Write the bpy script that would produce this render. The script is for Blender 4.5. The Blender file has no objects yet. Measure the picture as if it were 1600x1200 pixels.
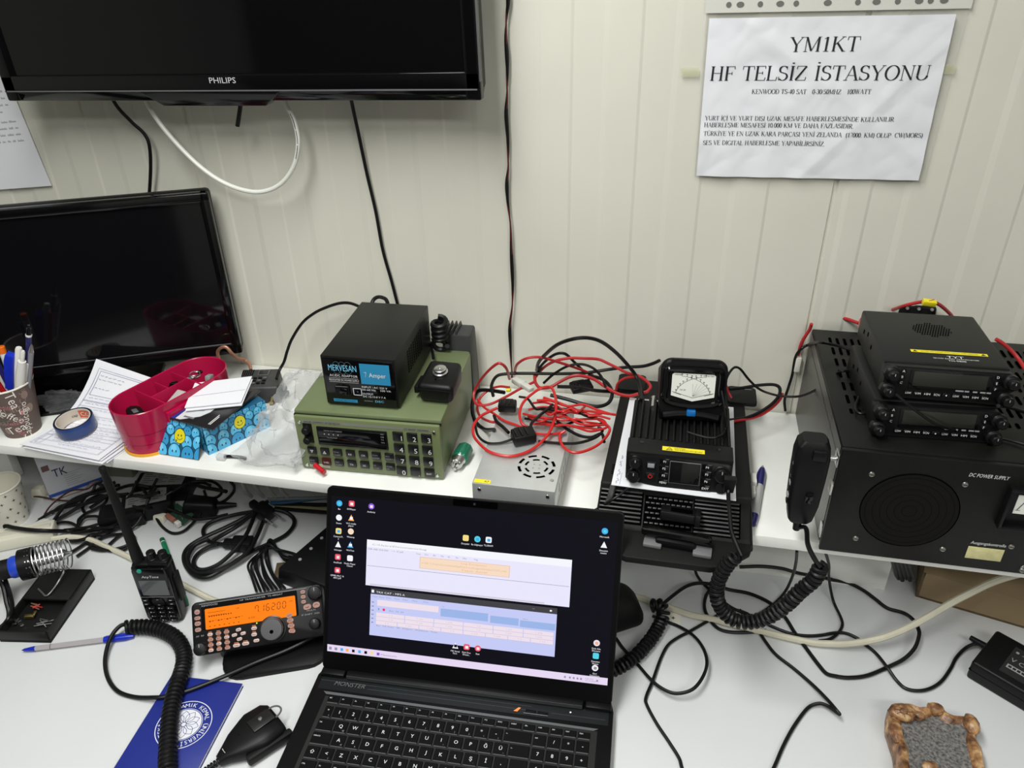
import bpy, bmesh, math, random
from mathutils import Matrix, Vector, noise
random.seed(7)
PI = math.pi
SC = bpy.context.scene
COL = SC.collection

# ------------------------------------------------------------------ camera
FOC = 1229.3
CAM = Vector((0.1207, -1.1657, 0.9171))
PITCH, ROLL, YAW = 0.5368, -0.0224, 0.2166
_f = Vector((-math.sin(YAW)*math.cos(PITCH), math.cos(YAW)*math.cos(PITCH), -math.sin(PITCH)))
_r0 = Vector((math.cos(YAW), math.sin(YAW), 0)); _u0 = _r0.cross(_f)
_r = math.cos(ROLL)*_r0 + math.sin(ROLL)*_u0
_u = -math.sin(ROLL)*_r0 + math.cos(ROLL)*_u0
cd = bpy.data.cameras.new('camera'); cam = bpy.data.objects.new('camera', cd); COL.objects.link(cam)
cd.sensor_fit = 'HORIZONTAL'; cd.sensor_width = 36.0; cd.lens = FOC/1600*36
cd.clip_start = 0.02; cd.clip_end = 50
M3 = Matrix((_r, _u, -_f)).transposed()
cam.matrix_world = Matrix.Translation(CAM) @ M3.to_4x4()
SC.camera = cam
SC.view_settings.view_transform = 'Standard'; SC.view_settings.look = 'None'
SC.view_settings.gamma = 1; SC.view_settings.use_curve_mapping = False
SC.view_settings.exposure = 0.0

# ------------------------------------------------------------------ light
w = bpy.data.worlds.new('room_ambient'); SC.world = w; w.use_nodes = True
w.node_tree.nodes['Background'].inputs[0].default_value = (0.9, 0.95, 1.0, 1)
w.node_tree.nodes['Background'].inputs[1].default_value = 0.0
def area(name, loc, target, sx, sy, power, col=(0.985, 1, 0.975)):
    l = bpy.data.lights.new(name, 'AREA'); l.shape = 'RECTANGLE'; l.size = sx; l.size_y = sy
    l.energy = power; l.color = col
    o = bpy.data.objects.new(name, l); COL.objects.link(o); o.location = loc
    d = Vector(target)-Vector(loc); o.rotation_euler = d.to_track_quat('-Z', 'Y').to_euler()
    return o
area('ceiling_lamp', (-0.30, -0.98, 1.63), (-0.30, -0.98, 0), 0.3, 1.2, 28)
area('fill_light_far', (0.9, -1.9, 1.63), (0.9, -1.9, 0), 1.2, 0.3, 20)  # unseen second lamp, added as fill from the right and back

# ------------------------------------------------------------------ pixel helper: a point of the place seen at (x, y) on a plane
def ray(x, y):
    return (_r*((x-800)/FOC) + _u*(-(y-600)/FOC) + _f)
def at(x, y, z=None, Y=None, X=None):
    d = ray(x, y)
    t = (z-CAM.z)/d.z if z is not None else ((Y-CAM.y)/d.y if Y is not None else (X-CAM.x)/d.x)
    return CAM + d*t

# ------------------------------------------------------------------ materials
MATS = {}
def mat(name, col, rough=0.5, metal=0.0, bump=0.0, bscale=200.0, var=0.0, vscale=20.0, spec=0.5, coat=0.0):
    if name in MATS: return MATS[name]
    m = bpy.data.materials.new(name); m.use_nodes = True; nt = m.node_tree; b = nt.nodes['Principled BSDF']
    b.inputs['Base Color'].default_value = (*col, 1); b.inputs['Roughness'].default_value = rough
    b.inputs['Metallic'].default_value = metal; b.inputs['Specular IOR Level'].default_value = spec
    b.inputs['Coat Weight'].default_value = coat
    tc = nt.nodes.new('ShaderNodeTexCoord')
    if bump > 0:
        n = nt.nodes.new('ShaderNodeTexNoise'); n.inputs['Scale'].default_value = bscale; n.inputs['Detail'].default_value = 3
        bp = nt.nodes.new('ShaderNodeBump'); bp.inputs['Strength'].default_value = bump; bp.inputs['Distance'].default_value = 0.001
        nt.links.new(tc.outputs['Object'], n.inputs['Vector']); nt.links.new(n.outputs[0], bp.inputs['Height'])
        nt.links.new(bp.outputs[0], b.inputs['Normal'])
    if var > 0:
        n2 = nt.nodes.new('ShaderNodeTexNoise'); n2.inputs['Scale'].default_value = vscale; n2.inputs['Detail'].default_value = 4
        cr = nt.nodes.new('ShaderNodeValToRGB')
        cr.color_ramp.elements[0].position = 0.3; cr.color_ramp.elements[1].position = 0.7
        cr.color_ramp.elements[0].color = (*[max(0, c*(1-var)) for c in col], 1)
        cr.color_ramp.elements[1].color = (*[min(1, c*(1+var)) for c in col], 1)
        nt.links.new(tc.outputs['Object'], n2.inputs['Vector']); nt.links.new(n2.outputs[0], cr.inputs[0])
        nt.links.new(cr.outputs[0], b.inputs['Base Color'])
    MATS[name] = m; return m
def emit(name, col, s=1.0):
    if name in MATS: return MATS[name]
    m = bpy.data.materials.new(name); m.use_nodes = True; b = m.node_tree.nodes['Principled BSDF']
    b.inputs['Base Color'].default_value = (0.002, 0.002, 0.002, 1); b.inputs['Roughness'].default_value = 0.35
    b.inputs['Specular IOR Level'].default_value = 0.05
    b.inputs['Emission Color'].default_value = (*col, 1); b.inputs['Emission Strength'].default_value = s
    MATS[name] = m; return m
def film(name, col, opacity, rough=0.2, gloss=0.5, edge=0.45):
    m = bpy.data.materials.new(name); m.use_nodes = True; nt = m.node_tree
    out = nt.nodes['Material Output']; b = nt.nodes['Principled BSDF']
    b.inputs['Base Color'].default_value = (*col, 1); b.inputs['Roughness'].default_value = rough
    b.inputs['Specular IOR Level'].default_value = gloss
    tr = nt.nodes.new('ShaderNodeBsdfTransparent'); mx = nt.nodes.new('ShaderNodeMixShader')
    lw = nt.nodes.new('ShaderNodeLayerWeight'); lw.inputs['Blend'].default_value = 0.35
    mr = nt.nodes.new('ShaderNodeMapRange'); mr.inputs['To Min'].default_value = opacity; mr.inputs['To Max'].default_value = min(1, opacity+edge)
    nt.links.new(lw.outputs['Facing'], mr.inputs['Value']); nt.links.new(mr.outputs[0], mx.inputs['Fac'])
    nt.links.new(tr.outputs[0], mx.inputs[1]); nt.links.new(b.outputs[0], mx.inputs[2]); nt.links.new(mx.outputs[0], out.inputs['Surface'])
    MATS[name] = m; return m
def srgb(r, g, b):
    f = lambda c: (c/255/12.92) if c/255 <= 0.04045 else ((c/255+0.055)/1.055)**2.4
    return (f(r), f(g), f(b))

BLK = mat('black plastic', (0.0045, 0.0045, 0.005), 0.42, spec=0.24, bump=0.15, bscale=900)
BLKM = mat('matt black plastic', (0.0065, 0.0065, 0.0065), 0.55, spec=0.22, bump=0.25, bscale=1200)
BLKG = mat('gloss black plastic', (0.003, 0.003, 0.0035), 0.10, spec=0.4)
GRYM = mat('black painted metal', (0.008, 0.008, 0.0078), 0.42, spec=0.3, bump=0.25, bscale=1500, var=0.12, vscale=15)
HOLE = mat('dark recess', (0.0012, 0.0012, 0.0012), 0.95, spec=0.0)
RUB = mat('black cable rubber', (0.0045, 0.0045, 0.005), 0.42, spec=0.3, bump=0.1, bscale=600)
WHT = mat('white print', (0.78, 0.78, 0.78), 0.5)
GRYP = mat('grey print', (0.30, 0.30, 0.31), 0.5)
INK = mat('black ink', (0.012, 0.012, 0.016), 0.6)
BINK = mat('blue ink', (0.08, 0.09, 0.30), 0.6)
STEEL = mat('bright steel', (0.62, 0.62, 0.62), 0.28, 1.0)
PAPER = mat('white paper', (0.80, 0.80, 0.84), 0.85, bump=0.15, bscale=60)
YEL = mat('yellow label', (0.85, 0.72, 0.02), 0.45)
REDW = mat('red wire insulation', (0.46, 0.022, 0.025), 0.38)

# ------------------------------------------------------------------ mesh builder
def frame(o, x, y):
    x = Vector(x).normalized(); z = x.cross(Vector(y)).normalized(); y = z.cross(x)
    m = Matrix.Identity(4)
    for i in range(3): m[i][0] = x[i]; m[i][1] = y[i]; m[i][2] = z[i]; m[i][3] = Vector(o)[i]
    return m
def smooth_path(pts, n=8, closed=False):
    P = [Vector(p) for p in pts]; out = []; L = len(P)
    if L < 3:
        return [P[0].lerp(P[1], i/6) for i in range(7)]
    rng = range(L if closed else L-1)
    for i in rng:
        p0 = P[(i-1) % L] if (closed or i > 0) else P[0]*2-P[1]
        p1 = P[i]; p2 = P[(i+1) % L]
        p3 = P[(i+2) % L] if (closed or i+2 < L) else P[-1]*2-P[-2]
        for k in range(n):
            t = k/n
            out.append(0.5*((2*p1)+(p2-p0)*t+(2*p0-5*p1+4*p2-p3)*t*t+(3*p1-p0-3*p2+p3)*t**3))
    if not closed: out.append(P[-1])
    return out
_TX = {}
def text_geo(s):
    if s not in _TX:
        c = bpy.data.curves.new('t', 'FONT'); c.body = s; c.size = 1.0; c.resolution_u = 2; c.fill_mode = 'FRONT'
        o = bpy.data.objects.new('t', c); COL.objects.link(o)
        dg = bpy.context.evaluated_depsgraph_get(); dg.update(); ev = o.evaluated_get(dg); me = ev.to_mesh()
        vs = [v.co.copy() for v in me.vertices]; fs = [tuple(p.vertices) for p in me.polygons]
        ev.to_mesh_clear(); bpy.data.objects.remove(o); bpy.data.curves.remove(c)
        _TX[s] = (vs, fs)
    return _TX[s]
class MB:
    def __init__(s): s.bm = bmesh.new(); s.mats = []; s.M = Matrix.Identity(4)
    def mi(s, m):
        if m not in s.mats: s.mats.append(m)
        return s.mats.index(m)
    def geo(s, m, vs, fs, M=None):
        T = s.M @ M if M is not None else s.M; k = s.mi(m)
        nv = [s.bm.verts.new(T @ Vector(v)) for v in vs]
        for f in fs:
            try: fc = s.bm.faces.new([nv[i] for i in f]); fc.material_index = k; fc.smooth = True
            except ValueError: pass
        return s
    def merge(s, m, tb, M=None):
        tb.verts.index_update()
        s.geo(m, [v.co for v in tb.verts], [[v.index for v in f.verts] for f in tb.faces], M); tb.free(); return s
    def box(s, m, c, size, bev=0.0, rot=None, M=None, seg=2):
        tb = bmesh.new(); bmesh.ops.create_cube(tb, size=1.0)
        bmesh.ops.scale(tb, vec=size, verts=tb.verts)
        if bev > 0: bmesh.ops.bevel(tb, geom=tb.edges[:], offset=min(bev, min(size)*0.49), segments=seg, affect='EDGES', profile=0.5)
        T = Matrix.Translation(Vector(c))
        if rot: T = T @ Matrix.Rotation(rot[2], 4, 'Z') @ Matrix.Rotation(rot[1], 4, 'Y') @ Matrix.Rotation(rot[0], 4, 'X')
        return s.merge(m, tb, (M @ T) if M is not None else T)
    def hexa(s, m, c8, bev=0.0, seg=2, M=None):
        """eight corners: bottom fl fr br bl, top fl fr br bl"""
        tb = bmesh.new(); v = [tb.verts.new(Vector(p)) for p in c8]
        for f in ((3, 2, 1, 0), (4, 5, 6, 7), (0, 1, 5, 4), (1, 2, 6, 5), (2, 3, 7, 6), (3, 0, 4, 7)): tb.faces.new([v[i] for i in f])
        if bev > 0: bmesh.ops.bevel(tb, geom=tb.edges[:], offset=bev, segments=seg, affect='EDGES', profile=0.5)
        return s.merge(m, tb, M)
    def poly(s, m, pts, z0, z1, bev=0.0, M=None, seg=2):
        tb = bmesh.new(); a = [tb.verts.new((p[0], p[1], z0)) for p in pts]; b = [tb.verts.new((p[0], p[1], z1)) for p in pts]
        n = len(pts); tb.faces.new(a[::-1]); top = tb.faces.new(b)
        for i in range(n): tb.faces.new((a[i], a[(i+1) % n], b[(i+1) % n], b[i]))
        if bev > 0: bmesh.ops.bevel(tb, geom=list(top.edges), offset=bev, segments=seg, affect='EDGES', profile=0.5)
        bmesh.ops.recalc_face_normals(tb, faces=tb.faces[:])
        return s.merge(m, tb, M)
    def rr(s, m, cx, cy, w_, h_, r, z0, z1, bev=0.0, M=None, n=5):
        return s.poly(m, rrect(cx, cy, w_, h_, r, n), z0, z1, bev, M)
    def disc(s, m, cx, cy, rx, ry, z, M=None, n=24, a0=0, a1=2*PI):
        pts = [(cx+rx*math.cos(a0+(a1-a0)*i/n), cy+ry*math.sin(a0+(a1-a0)*i/n), z) for i in range(n+(0 if a1-a0 > 6.28 else 1))]
        return s.geo(m, pts, [list(range(len(pts)))], M)
    def ring(s, m, cx, cy, r0, r1, z, M=None, n=32, a0=0, a1=2*PI, sx=1.0):
        vs = []; fs = []
        for i in range(n+1):
            a = a0+(a1-a0)*i/n
            vs += [(cx+sx*r0*math.cos(a), cy+r0*math.sin(a), z), (cx+sx*r1*math.cos(a), cy+r1*math.sin(a), z)]
            if i: fs.append((2*i-2, 2*i-1, 2*i+1, 2*i))
        return s.geo(m, vs, fs, M)
    def lathe(s, m, prof, n=28, M=None, flat=None, caps=True):
        vs = []; fs = []
        for r, z in prof:
            for i in range(n):
                a = 2*PI*i/n; rr_ = r
                if flat: rr_ = r*(1+flat[1]*(1 if math.cos(flat[0]*a) > 0 else 0))
                vs.append((rr_*math.cos(a), rr_*math.sin(a), z))
        for j in range(len(prof)-1):
            for i in range(n):
                fs.append((j*n+i, j*n+(i+1) % n, (j+1)*n+(i+1) % n, (j+1)*n+i))
        if caps:
            if prof[0][0] > 1e-6: fs.append(tuple(range(n))[::-1])
            if prof[-1][0] > 1e-6: fs.append(tuple(range((len(prof)-1)*n, len(prof)*n)))
        return s.geo(m, vs, fs, M)
    def cyl(s, m, p0, p1, r0, r1=None, n=20, bev=0.0):
        r1 = r0 if r1 is None else r1; p0 = Vector(p0); p1 = Vector(p1); d = p1-p0; L = d.length
        M = Matrix.Translation(p0) @ d.to_track_quat('Z', 'Y').to_matrix().to_4x4()
        pr = [(r0, 0), (r1, L)] if bev <= 0 else [(r0-bev, 0), (r0, bev), (r1, L-bev), (r1-bev, L)]
        return s.lathe(m, pr, n, M)
    def tube(s, m, pts, r, n=8, closed=False, flat=1.0):
        P = [Vector(p) for p in pts]; L = len(P); vs = []; fs = []
        R = r if isinstance(r, (list, tuple)) else [r]*L
        up = Vector((0, 0, 1)); prev = None
        for i in range(L):
            t = (P[min(i+1, L-1)]-P[max(i-1, 0)]) if not closed else (P[(i+1) % L]-P[i-1])
            if t.length < 1e-9: t = Vector((1, 0, 0))
            t.normalize()
            if prev is None:
                a = t.cross(up)
                if a.length < 1e-3: a = t.cross(Vector((1, 0, 0)))
            else: a = prev - t*prev.dot(t)
            a.normalize(); prev = a; b = t.cross(a)
            for k in range(n):
                an = 2*PI*k/n; vs.append(P[i]+a*(R[i]*math.cos(an))+b*(R[i]*flat*math.sin(an)))
        for i in range(L if closed else L-1):
            j = (i+1) % L
            for k in range(n): fs.append((i*n+k, i*n+(k+1) % n, j*n+(k+1) % n, j*n+k))
        if not closed: fs.append(tuple(range(n))[::-1]); fs.append(tuple(range((L-1)*n, L*n)))
        return s.geo(m, vs, fs)
    def strip(s, m, pts, w_, z, M=None):
        """flat ink line"""
        P = [Vector((p[0], p[1], 0)) for p in pts]; vs = []; fs = []
        for i, p in enumerate(P):
            t = P[min(i+1, len(P)-1)]-P[max(i-1, 0)]; nrm = Vector((-t.y, t.x, 0)).normalized()*w_/2
            vs += [(p+nrm)+Vector((0, 0, z)), (p-nrm)+Vector((0, 0, z))]
            if i: fs.append((2*i-2, 2*i-1, 2*i+1, 2*i))
        return s.geo(m, vs, fs, M)
    def rect(s, m, x0, y0, x1, y1, z, M=None):
        return s.geo(m, [(x0, y0, z), (x1, y0, z), (x1, y1, z), (x0, y1, z)], [(0, 1, 2, 3)], M)
    def text(s, m, body, x, y, h, z, M=None, w_=None, al='L', slant=0.0):
        """capital height h; optional total width w_"""
        vs, fs = text_geo(body)
        if not vs: return s
        k = h/0.70; x0 = min(v.x for v in vs); x1 = max(v.x for v in vs); kx = k if w_ is None else w_/(x1-x0)
        tw = (x1-x0)*kx; ox = x-(0 if al == 'L' else tw/2 if al == 'C' else tw)
        return s.geo(m, [(ox+(v.x-x0)*kx+slant*v.y*k, y+v.y*k, z) for v in vs], fs, M)
    def build(s, name, parent=None, ang=35, loc=None):
        me = bpy.data.meshes.new(name); bmesh.ops.recalc_face_normals(s.bm, faces=[f for f in s.bm.faces if len(f.link_loops if False else f.verts) > 0]) if False else None
        s.bm.to_mesh(me); s.bm.free()
        for m in s.mats: me.materials.append(m)
        me.set_sharp_from_angle(angle=math.radians(ang))
        o = bpy.data.objects.new(name, me); COL.objects.link(o)
        if parent: o.parent = parent
        return o
def rrect(cx, cy, w_, h_, r, n=5):
    out = []
    for (sx, sy, a0) in ((1, 1, 0), (-1, 1, PI/2), (-1, -1, PI), (1, -1, 1.5*PI)):
        for i in range(n+1):
            a = a0+PI/2*i/n
            out.append((cx+sx*(w_/2-r)+r*math.cos(a), cy+sy*(h_/2-r)+r*math.sin(a)))
    return out
def thing(name, label, cat, loc=(0, 0, 0), rz=0.0, group=None):
    o = bpy.data.objects.new(name, None); o.empty_display_size = 0.02; COL.objects.link(o)
    o.location = loc; o.rotation_euler = (0, 0, rz); return tag(o, label, cat, group)
def tag(o, label, cat, group=None):
    o['label'] = label; o['category'] = cat
    if group: o['group'] = group
    return o
def struct(o): o['kind'] = 'structure'; return o
FR = lambda x, y, z: frame((x, y, z), (1, 0, 0), (0, 0, 1))      # front face, seen from -Y
TOP = lambda x, y, z: frame((x, y, z), (1, 0, 0), (0, 1, 0))
RGT = lambda x, y, z: frame((x, y, z), (0, 1, 0), (0, 0, 1))
def coil_pts(path, r, pitch, k=12):
    """helix around a smooth path"""
    P = smooth_path(path, 24); out = []; prev = None; ang = 0.0
    for i in range(len(P)-1):
        t = (P[i+1]-P[i]); L = t.length
        if L < 1e-7: continue
        t.normalize()
        a = t.cross(Vector((0, 0, 1))) if prev is None else prev-t*prev.dot(t)
        if a.length < 1e-4: a = t.cross(Vector((1, 0, 0)))
        a.normalize(); prev = a; b = t.cross(a)
        turns = L/pitch; st = max(1, int(round(turns*k)))
        for q in range(st):
            u = q/st; an = ang+2*PI*turns*u
            out.append(P[i].lerp(P[i+1], u)+a*(r*math.cos(an))+b*(r*math.sin(an)))
        ang += 2*PI*turns
    return out
def cable(name, label, pts, r, m=None, cat='cable', group=None, parent=None, n=8, k=8):
    """pts: (px, py, z) on a level or (px, py, None, Y) on a plane parallel to the wall"""
    W = [at(p[0], p[1], z=p[2]) if len(p) == 3 else at(p[0], p[1], Y=p[3]) for p in pts]
    b = MB(); b.tube(m or RUB, smooth_path(W, k), r, n); o = b.build(name, parent)
    if not parent: tag(o, label, cat, group)
    return o
# ------------------------------------------------------------------ a roman serif alphabet, drawn as broad-nib strokes
TK, TN = 0.125, 0.042
def _arc(cx, cy, rx, ry, a0, a1, n=14):
    return [(cx+rx*math.cos(math.radians(a0+(a1-a0)*i/n)), cy+ry*math.sin(math.radians(a0+(a1-a0)*i/n))) for i in range(n+1)]
def _sf(x, y, w_=0.2): return ('s', [(x-w_/2, y), (x+w_/2, y)])
def _stem(x, y0=0, y1=1): return [('k', [(x, y0), (x, y1)]), _sf(x, y0+0.02), _sf(x, y1-0.02)]
GL = {}
def _g(ch, w_, *st):
    out = []
    for q in st: out += q if isinstance(q, list) else [q]
    GL[ch] = (w_, out)
_g('A', .72, ('t', [(.08, 0), (.35, 1)]), ('k', [(.36, .98), (.64, 0)]), ('t', [(.17, .34), (.54, .34)]), _sf(.08, .02), _sf(.63, .02, .24))
_g('B', .66, _stem(.14), ('a', [(.14, .98), (.34, .98)]+_arc(.34, .755, .2, .225, 90, -90)+[(.14, .53)]), ('a', [(.14, .53), (.36, .53)]+_arc(.36, .275, .23, .255, 90, -90)+[(.14, .02)]))
_g('C', .68, ('a', _arc(.37, .5, .31, .49, 48, 312, 24)), ('t', [(.6, .98), (.6, .72)]))
_g('D', .74, _stem(.14), ('a', [(.14, .98), (.3, .98)]+_arc(.3, .5, .36, .48, 90, -90, 20)+[(.14, .02)]))
_g('E', .62, _stem(.14), ('s', [(.14, .98), (.54, .98)]), ('s', [(.14, .52), (.42, .52)]), ('s', [(.14, .02), (.57, .02)]), ('t', [(.54, 1), (.55, .82)]), ('t', [(.42, .62), (.42, .42)]), ('t', [(.56, 0), (.59, .22)]))
_g('F', .58, _stem(.14), ('s', [(.14, .98), (.53, .98)]), ('s', [(.14, .5), (.41, .5)]), ('t', [(.53, 1), (.54, .8)]), ('t', [(.41, .6), (.41, .4)]))
_g('G', .73, ('a', _arc(.38, .5, .32, .49, 48, 330, 24)), ('t', [(.6, .98), (.6, .74)]), ('k', [(.62, .06), (.62, .4)]), _sf(.62, .42))
_g('H', .76, _stem(.14), _stem(.6), ('s', [(.14, .52), (.6, .52)]))
_g('I', .34, _stem(.17))
_g('J', .42, ('k', [(.25, 1), (.25, .25)]), ('a', _arc(.13, .2, .12, .2, 0, -150, 8)), _sf(.25, .98))
_g('K', .74, _stem(.14), ('t', [(.14, .4), (.56, .98)]), ('k', [(.27, .6), (.62, 0)]), _sf(.56, .98, .2), _sf(.63, .02))
_g('L', .61, _stem(.14), ('s', [(.14, .02), (.55, .02)]), ('t', [(.54, 0), (.58, .26)]))
_g('M', .9, ('t', [(.13, 0), (.13, .98)]), ('k', [(.14, .98), (.43, .06)]), ('t', [(.43, .04), (.73, .98)]), ('k', [(.75, 0), (.75, 1)]), _sf(.13, .02, .18), _sf(.75, .02), _sf(.09, .98, .15), _sf(.78, .98, .16))
_g('N', .75, ('t', [(.14, 0), (.14, .98)]), ('k', [(.13, .98), (.62, .04)]), ('t', [(.62, .02), (.62, .98)]), _sf(.14, .02, .18), _sf(.09, .98, .14), _sf(.62, .98, .18))
_g('O', .74, ('a', _arc(.37, .5, .31, .49, 0, 360, 32)))
_g('P', .6, _stem(.14), ('a', [(.14, .98), (.32, .98)]+_arc(.32, .72, .22, .26, 90, -90)+[(.14, .46)]))
_g('R', .7, _stem(.14), ('a', [(.14, .98), (.32, .98)]+_arc(.32, .75, .2, .23, 90, -90)+[(.14, .52)]), ('k', [(.3, .5), (.6, .02)]), _sf(.63, .02, .14))
_g('S', .55, ('a', _arc(.27, .745, .19, .235, 35, 230, 16)+_arc(.28, .265, .21, .245, 60, -145, 16)), ('t', [(.44, .98), (.44, .76)]), ('t', [(.07, .02), (.07, .26)]))
_g('T', .66, _stem(.33), ('s', [(.05, .98), (.61, .98)]), ('t', [(.05, 1), (.03, .76)]), ('t', [(.61, 1), (.63, .76)]))
_g('U', .74, ('k', [(.14, 1), (.14, .32)]), ('a', _arc(.38, .3, .24, .28, 180, 360, 14)), ('t', [(.62, .3), (.62, .98)]), _sf(.14, .98), _sf(.62, .98, .18))
_g('V', .72, ('k', [(.1, .98), (.37, .03)]), ('t', [(.37, .02), (.63, .98)]), _sf(.1, .98, .22), _sf(.63, .98, .18))
_g('W', .96, ('k', [(.09, .98), (.31, .03)]), ('t', [(.31, .02), (.49, .9)]), ('k', [(.46, .98), (.67, .03)]), ('t', [(.67, .02), (.87, .98)]), _sf(.09, .98), _sf(.46, .98), _sf(.87, .98, .16))
_g('Y', .72, ('k', [(.1, .98), (.37, .44)]), ('t', [(.37, .46), (.63, .98)]), ('k', [(.37, 0), (.37, .48)]), _sf(.1, .98), _sf(.63, .98, .18), _sf(.37, .02, .22))
_g('Z', .62, ('s', [(.08, .98), (.54, .98)]), ('k', [(.53, .96), (.07, .04)]), ('s', [(.06, .02), (.55, .02)]), ('t', [(.08, 1), (.06, .78)]), ('t', [(.55, 0), (.58, .24)]))
_g('0', .5, ('a', _arc(.25, .5, .19, .49, 0, 360, 28)))
_g('1', .5, ('k', [(.26, 0), (.26, .98)]), ('t', [(.12, .86), (.26, .96)]), _sf(.26, .02, .26))
_g('2', .5, ('a', _arc(.23, .74, .18, .25, 160, -30, 14)), ('t', [(.4, .62), (.06, .04)]), ('k2', [(.05, .04), (.44, .04)]))
_g('3', .5, ('a', _arc(.22, .76, .17, .23, 150, -80, 14)), ('a', _arc(.21, .28, .2, .27, 85, -150, 14)))
_g('4', .5, ('t', [(.33, .98), (.04, .3)]), ('k2', [(.03, .3), (.46, .3)]), ('k', [(.34, 0), (.34, .98)]))
_g('5', .5, ('k2', [(.12, .95), (.42, .95)]), ('t', [(.12, .96), (.08, .58)]), ('a', _arc(.2, .3, .2, .3, 120, -140, 16)))
_g('7', .5, ('k2', [(.06, .94), (.45, .94)]), ('t', [(.45, .94), (.2, 0)]))
_g('6', .5, ('a', _arc(.25, .3, .18, .29, 0, 360, 24)), ('t', [(.09, .4), (.4, 1)]))
_g('8', .5, ('a', _arc(.25, .26, .18, .25, 0, 360, 24)), ('a', _arc(.25, .75, .16, .23, 0, 360, 24)))
_g('9', .5, ('a', _arc(.25, .7, .18, .29, 0, 360, 24)), ('t', [(.41, .6), (.1, 0)]))
_g('(', .33, ('a', _arc(.36, .4, .26, .62, 120, 240, 12)))
_g(')', .33, ('a', _arc(-.03, .4, .26, .62, 60, -60, 12)))
_g('/', .3, ('t', [(.02, 0), (.28, 1)]))
_g('-', .34, ('k2', [(.05, .33), (.28, .33)]))
_g('.', .25, ('k2', [(.07, .05), (.17, .05)]))
_g(' ', .36)
def _acc(ch, base, *st):
    w_, g = GL[base]; GL[ch] = (w_, g+list(st))
_acc('İ', 'I', ('k2', [(.11, 1.19), (.23, 1.19)]))
_acc('Ü', 'U', ('k2', [(.23, 1.17), (.33, 1.17)]), ('k2', [(.45, 1.17), (.55, 1.17)]))
_acc('Ö', 'O', ('k2', [(.22, 1.17), (.32, 1.17)]), ('k2', [(.44, 1.17), (.54, 1.17)]))
_acc('Ş', 'S', ('t', [(.29, 0), (.33, -.12)]), ('t', [(.33, -.12), (.2, -.22)]))
_acc('Ç', 'C', ('t', [(.38, 0), (.42, -.12)]), ('t', [(.42, -.12), (.28, -.22)]))
_acc('Ğ', 'G', ('t', [(.24, 1.22), (.37, 1.13), (.5, 1.22)]))
def serif(b, m, body, x, y, h, z, M=None, w_=None, al='L', bold=1.0, slant=0.0):
    tw = sum(GL[c][0] for c in body); kx = h if w_ is None else w_/tw
    ox = x-(0 if al == 'L' else tw*kx/2)
    cur = 0.0
    for c in body:
        gw, strokes = GL[c]
        for kind, pts in strokes:
            vs = []; fs = []; L = len(pts)
            for i, p in enumerate(pts):
                q0 = pts[max(i-1, 0)]; q1 = pts[min(i+1, L-1)]; tx, ty = q1[0]-q0[0], q1[1]-q0[1]
                if kind == 'a' and L > 20 and abs(pts[0][0]-pts[-1][0])+abs(pts[0][1]-pts[-1][1]) < 1e-3 and i in (0, L-1):
                    q0 = pts[-2]; q1 = pts[1]; tx, ty = q1[0]-q0[0], q1[1]-q0[1]
                l = math.hypot(tx, ty) or 1; tx /= l; ty /= l
                wd = {'k': TK, 't': TN, 's': TN, 'k2': 0.09}.get(kind) or (TN+(TK-TN)*abs(ty)**1.4)
                wd *= bold
                for sg in (1, -1):
                    ux, uy = p[0]-sg*ty*wd/2, p[1]+sg*tx*wd/2
                    vs.append((ox+(cur+ux)*kx+slant*uy*h, y+uy*h, z))
                if i: fs.append((2*i-2, 2*i-1, 2*i+1, 2*i))
            b.geo(m, vs, fs, M)
        cur += gw
    return b
# ================================================================== THE SETTING
SH = 0.20          # top of the raised shelf
FY = -0.3204       # its front edge
WALLM = mat('cream painted sheet metal', srgb(220, 218, 205), 0.42, bump=0.06, bscale=300, var=0.03, vscale=6, spec=0.4)
def wall_sheet():
    X0, X1 = -2.0, 2.2
    prof = []
    for s0 in (-2.662, -1.662, -0.662, 0.338, 1.338):
        prof += [(s0-0.0035, 0), (s0-0.0015, 0.004), (s0+0.0015, 0.004), (s0+0.004, 0)]
        for k in range(10):
            d = s0+0.05+0.0957*k
            if k: prof += [(d-0.055, 0.0), (d-0.046, -0.0014)]
            else: prof += [(d-0.038, 0.0), (d-0.030, -0.0014)]
            prof += [(d-0.004, -0.0014), (d, 0.0)]
    prof = [p for p in prof if X0 < p[0] < X1]
    prof = [(X0, 0)]+prof+[(X1, 0)]
    b = MB(); vs = []; fs = []
    for x, y in prof: vs += [(x, y, -0.75), (x, y, 1.65)]
    n = len(prof)
    for i in range(n-1): fs.append((2*i, 2*i+2, 2*i+3, 2*i+1))
    b.geo(WALLM, vs, fs)
    b.box(WALLM, (0.1, 0.04, 0.45), (4.2, 0.06, 2.4))
    struct(b.build('wall_back', ang=5))
wall_sheet()
PLAIN = mat('plain painted wall', srgb(178, 178, 172), 0.7, bump=0.1, bscale=80)
def plain(name, c, s, m):
    b = MB(); b.box(m, c, s); struct(b.build(name))
plain('wall_left', (-2.03, -1.4, 0.45), (0.06, 2.8, 2.4), PLAIN)
plain('wall_right', (2.23, -1.4, 0.45), (0.06, 2.8, 2.4), PLAIN)
plain('wall_front', (0.1, -2.83, 0.45), (4.32, 0.06, 2.4), PLAIN)
plain('ceiling', (0.1, -1.38, 1.68), (4.32, 2.9, 0.06), mat('white ceiling panel', srgb(225, 225, 222), 0.8))
plain('floor', (0.1, -1.38, -0.78), (4.32, 2.9, 0.06), mat('grey vinyl floor', srgb(105, 100, 95), 0.5, var=0.1))
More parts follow.
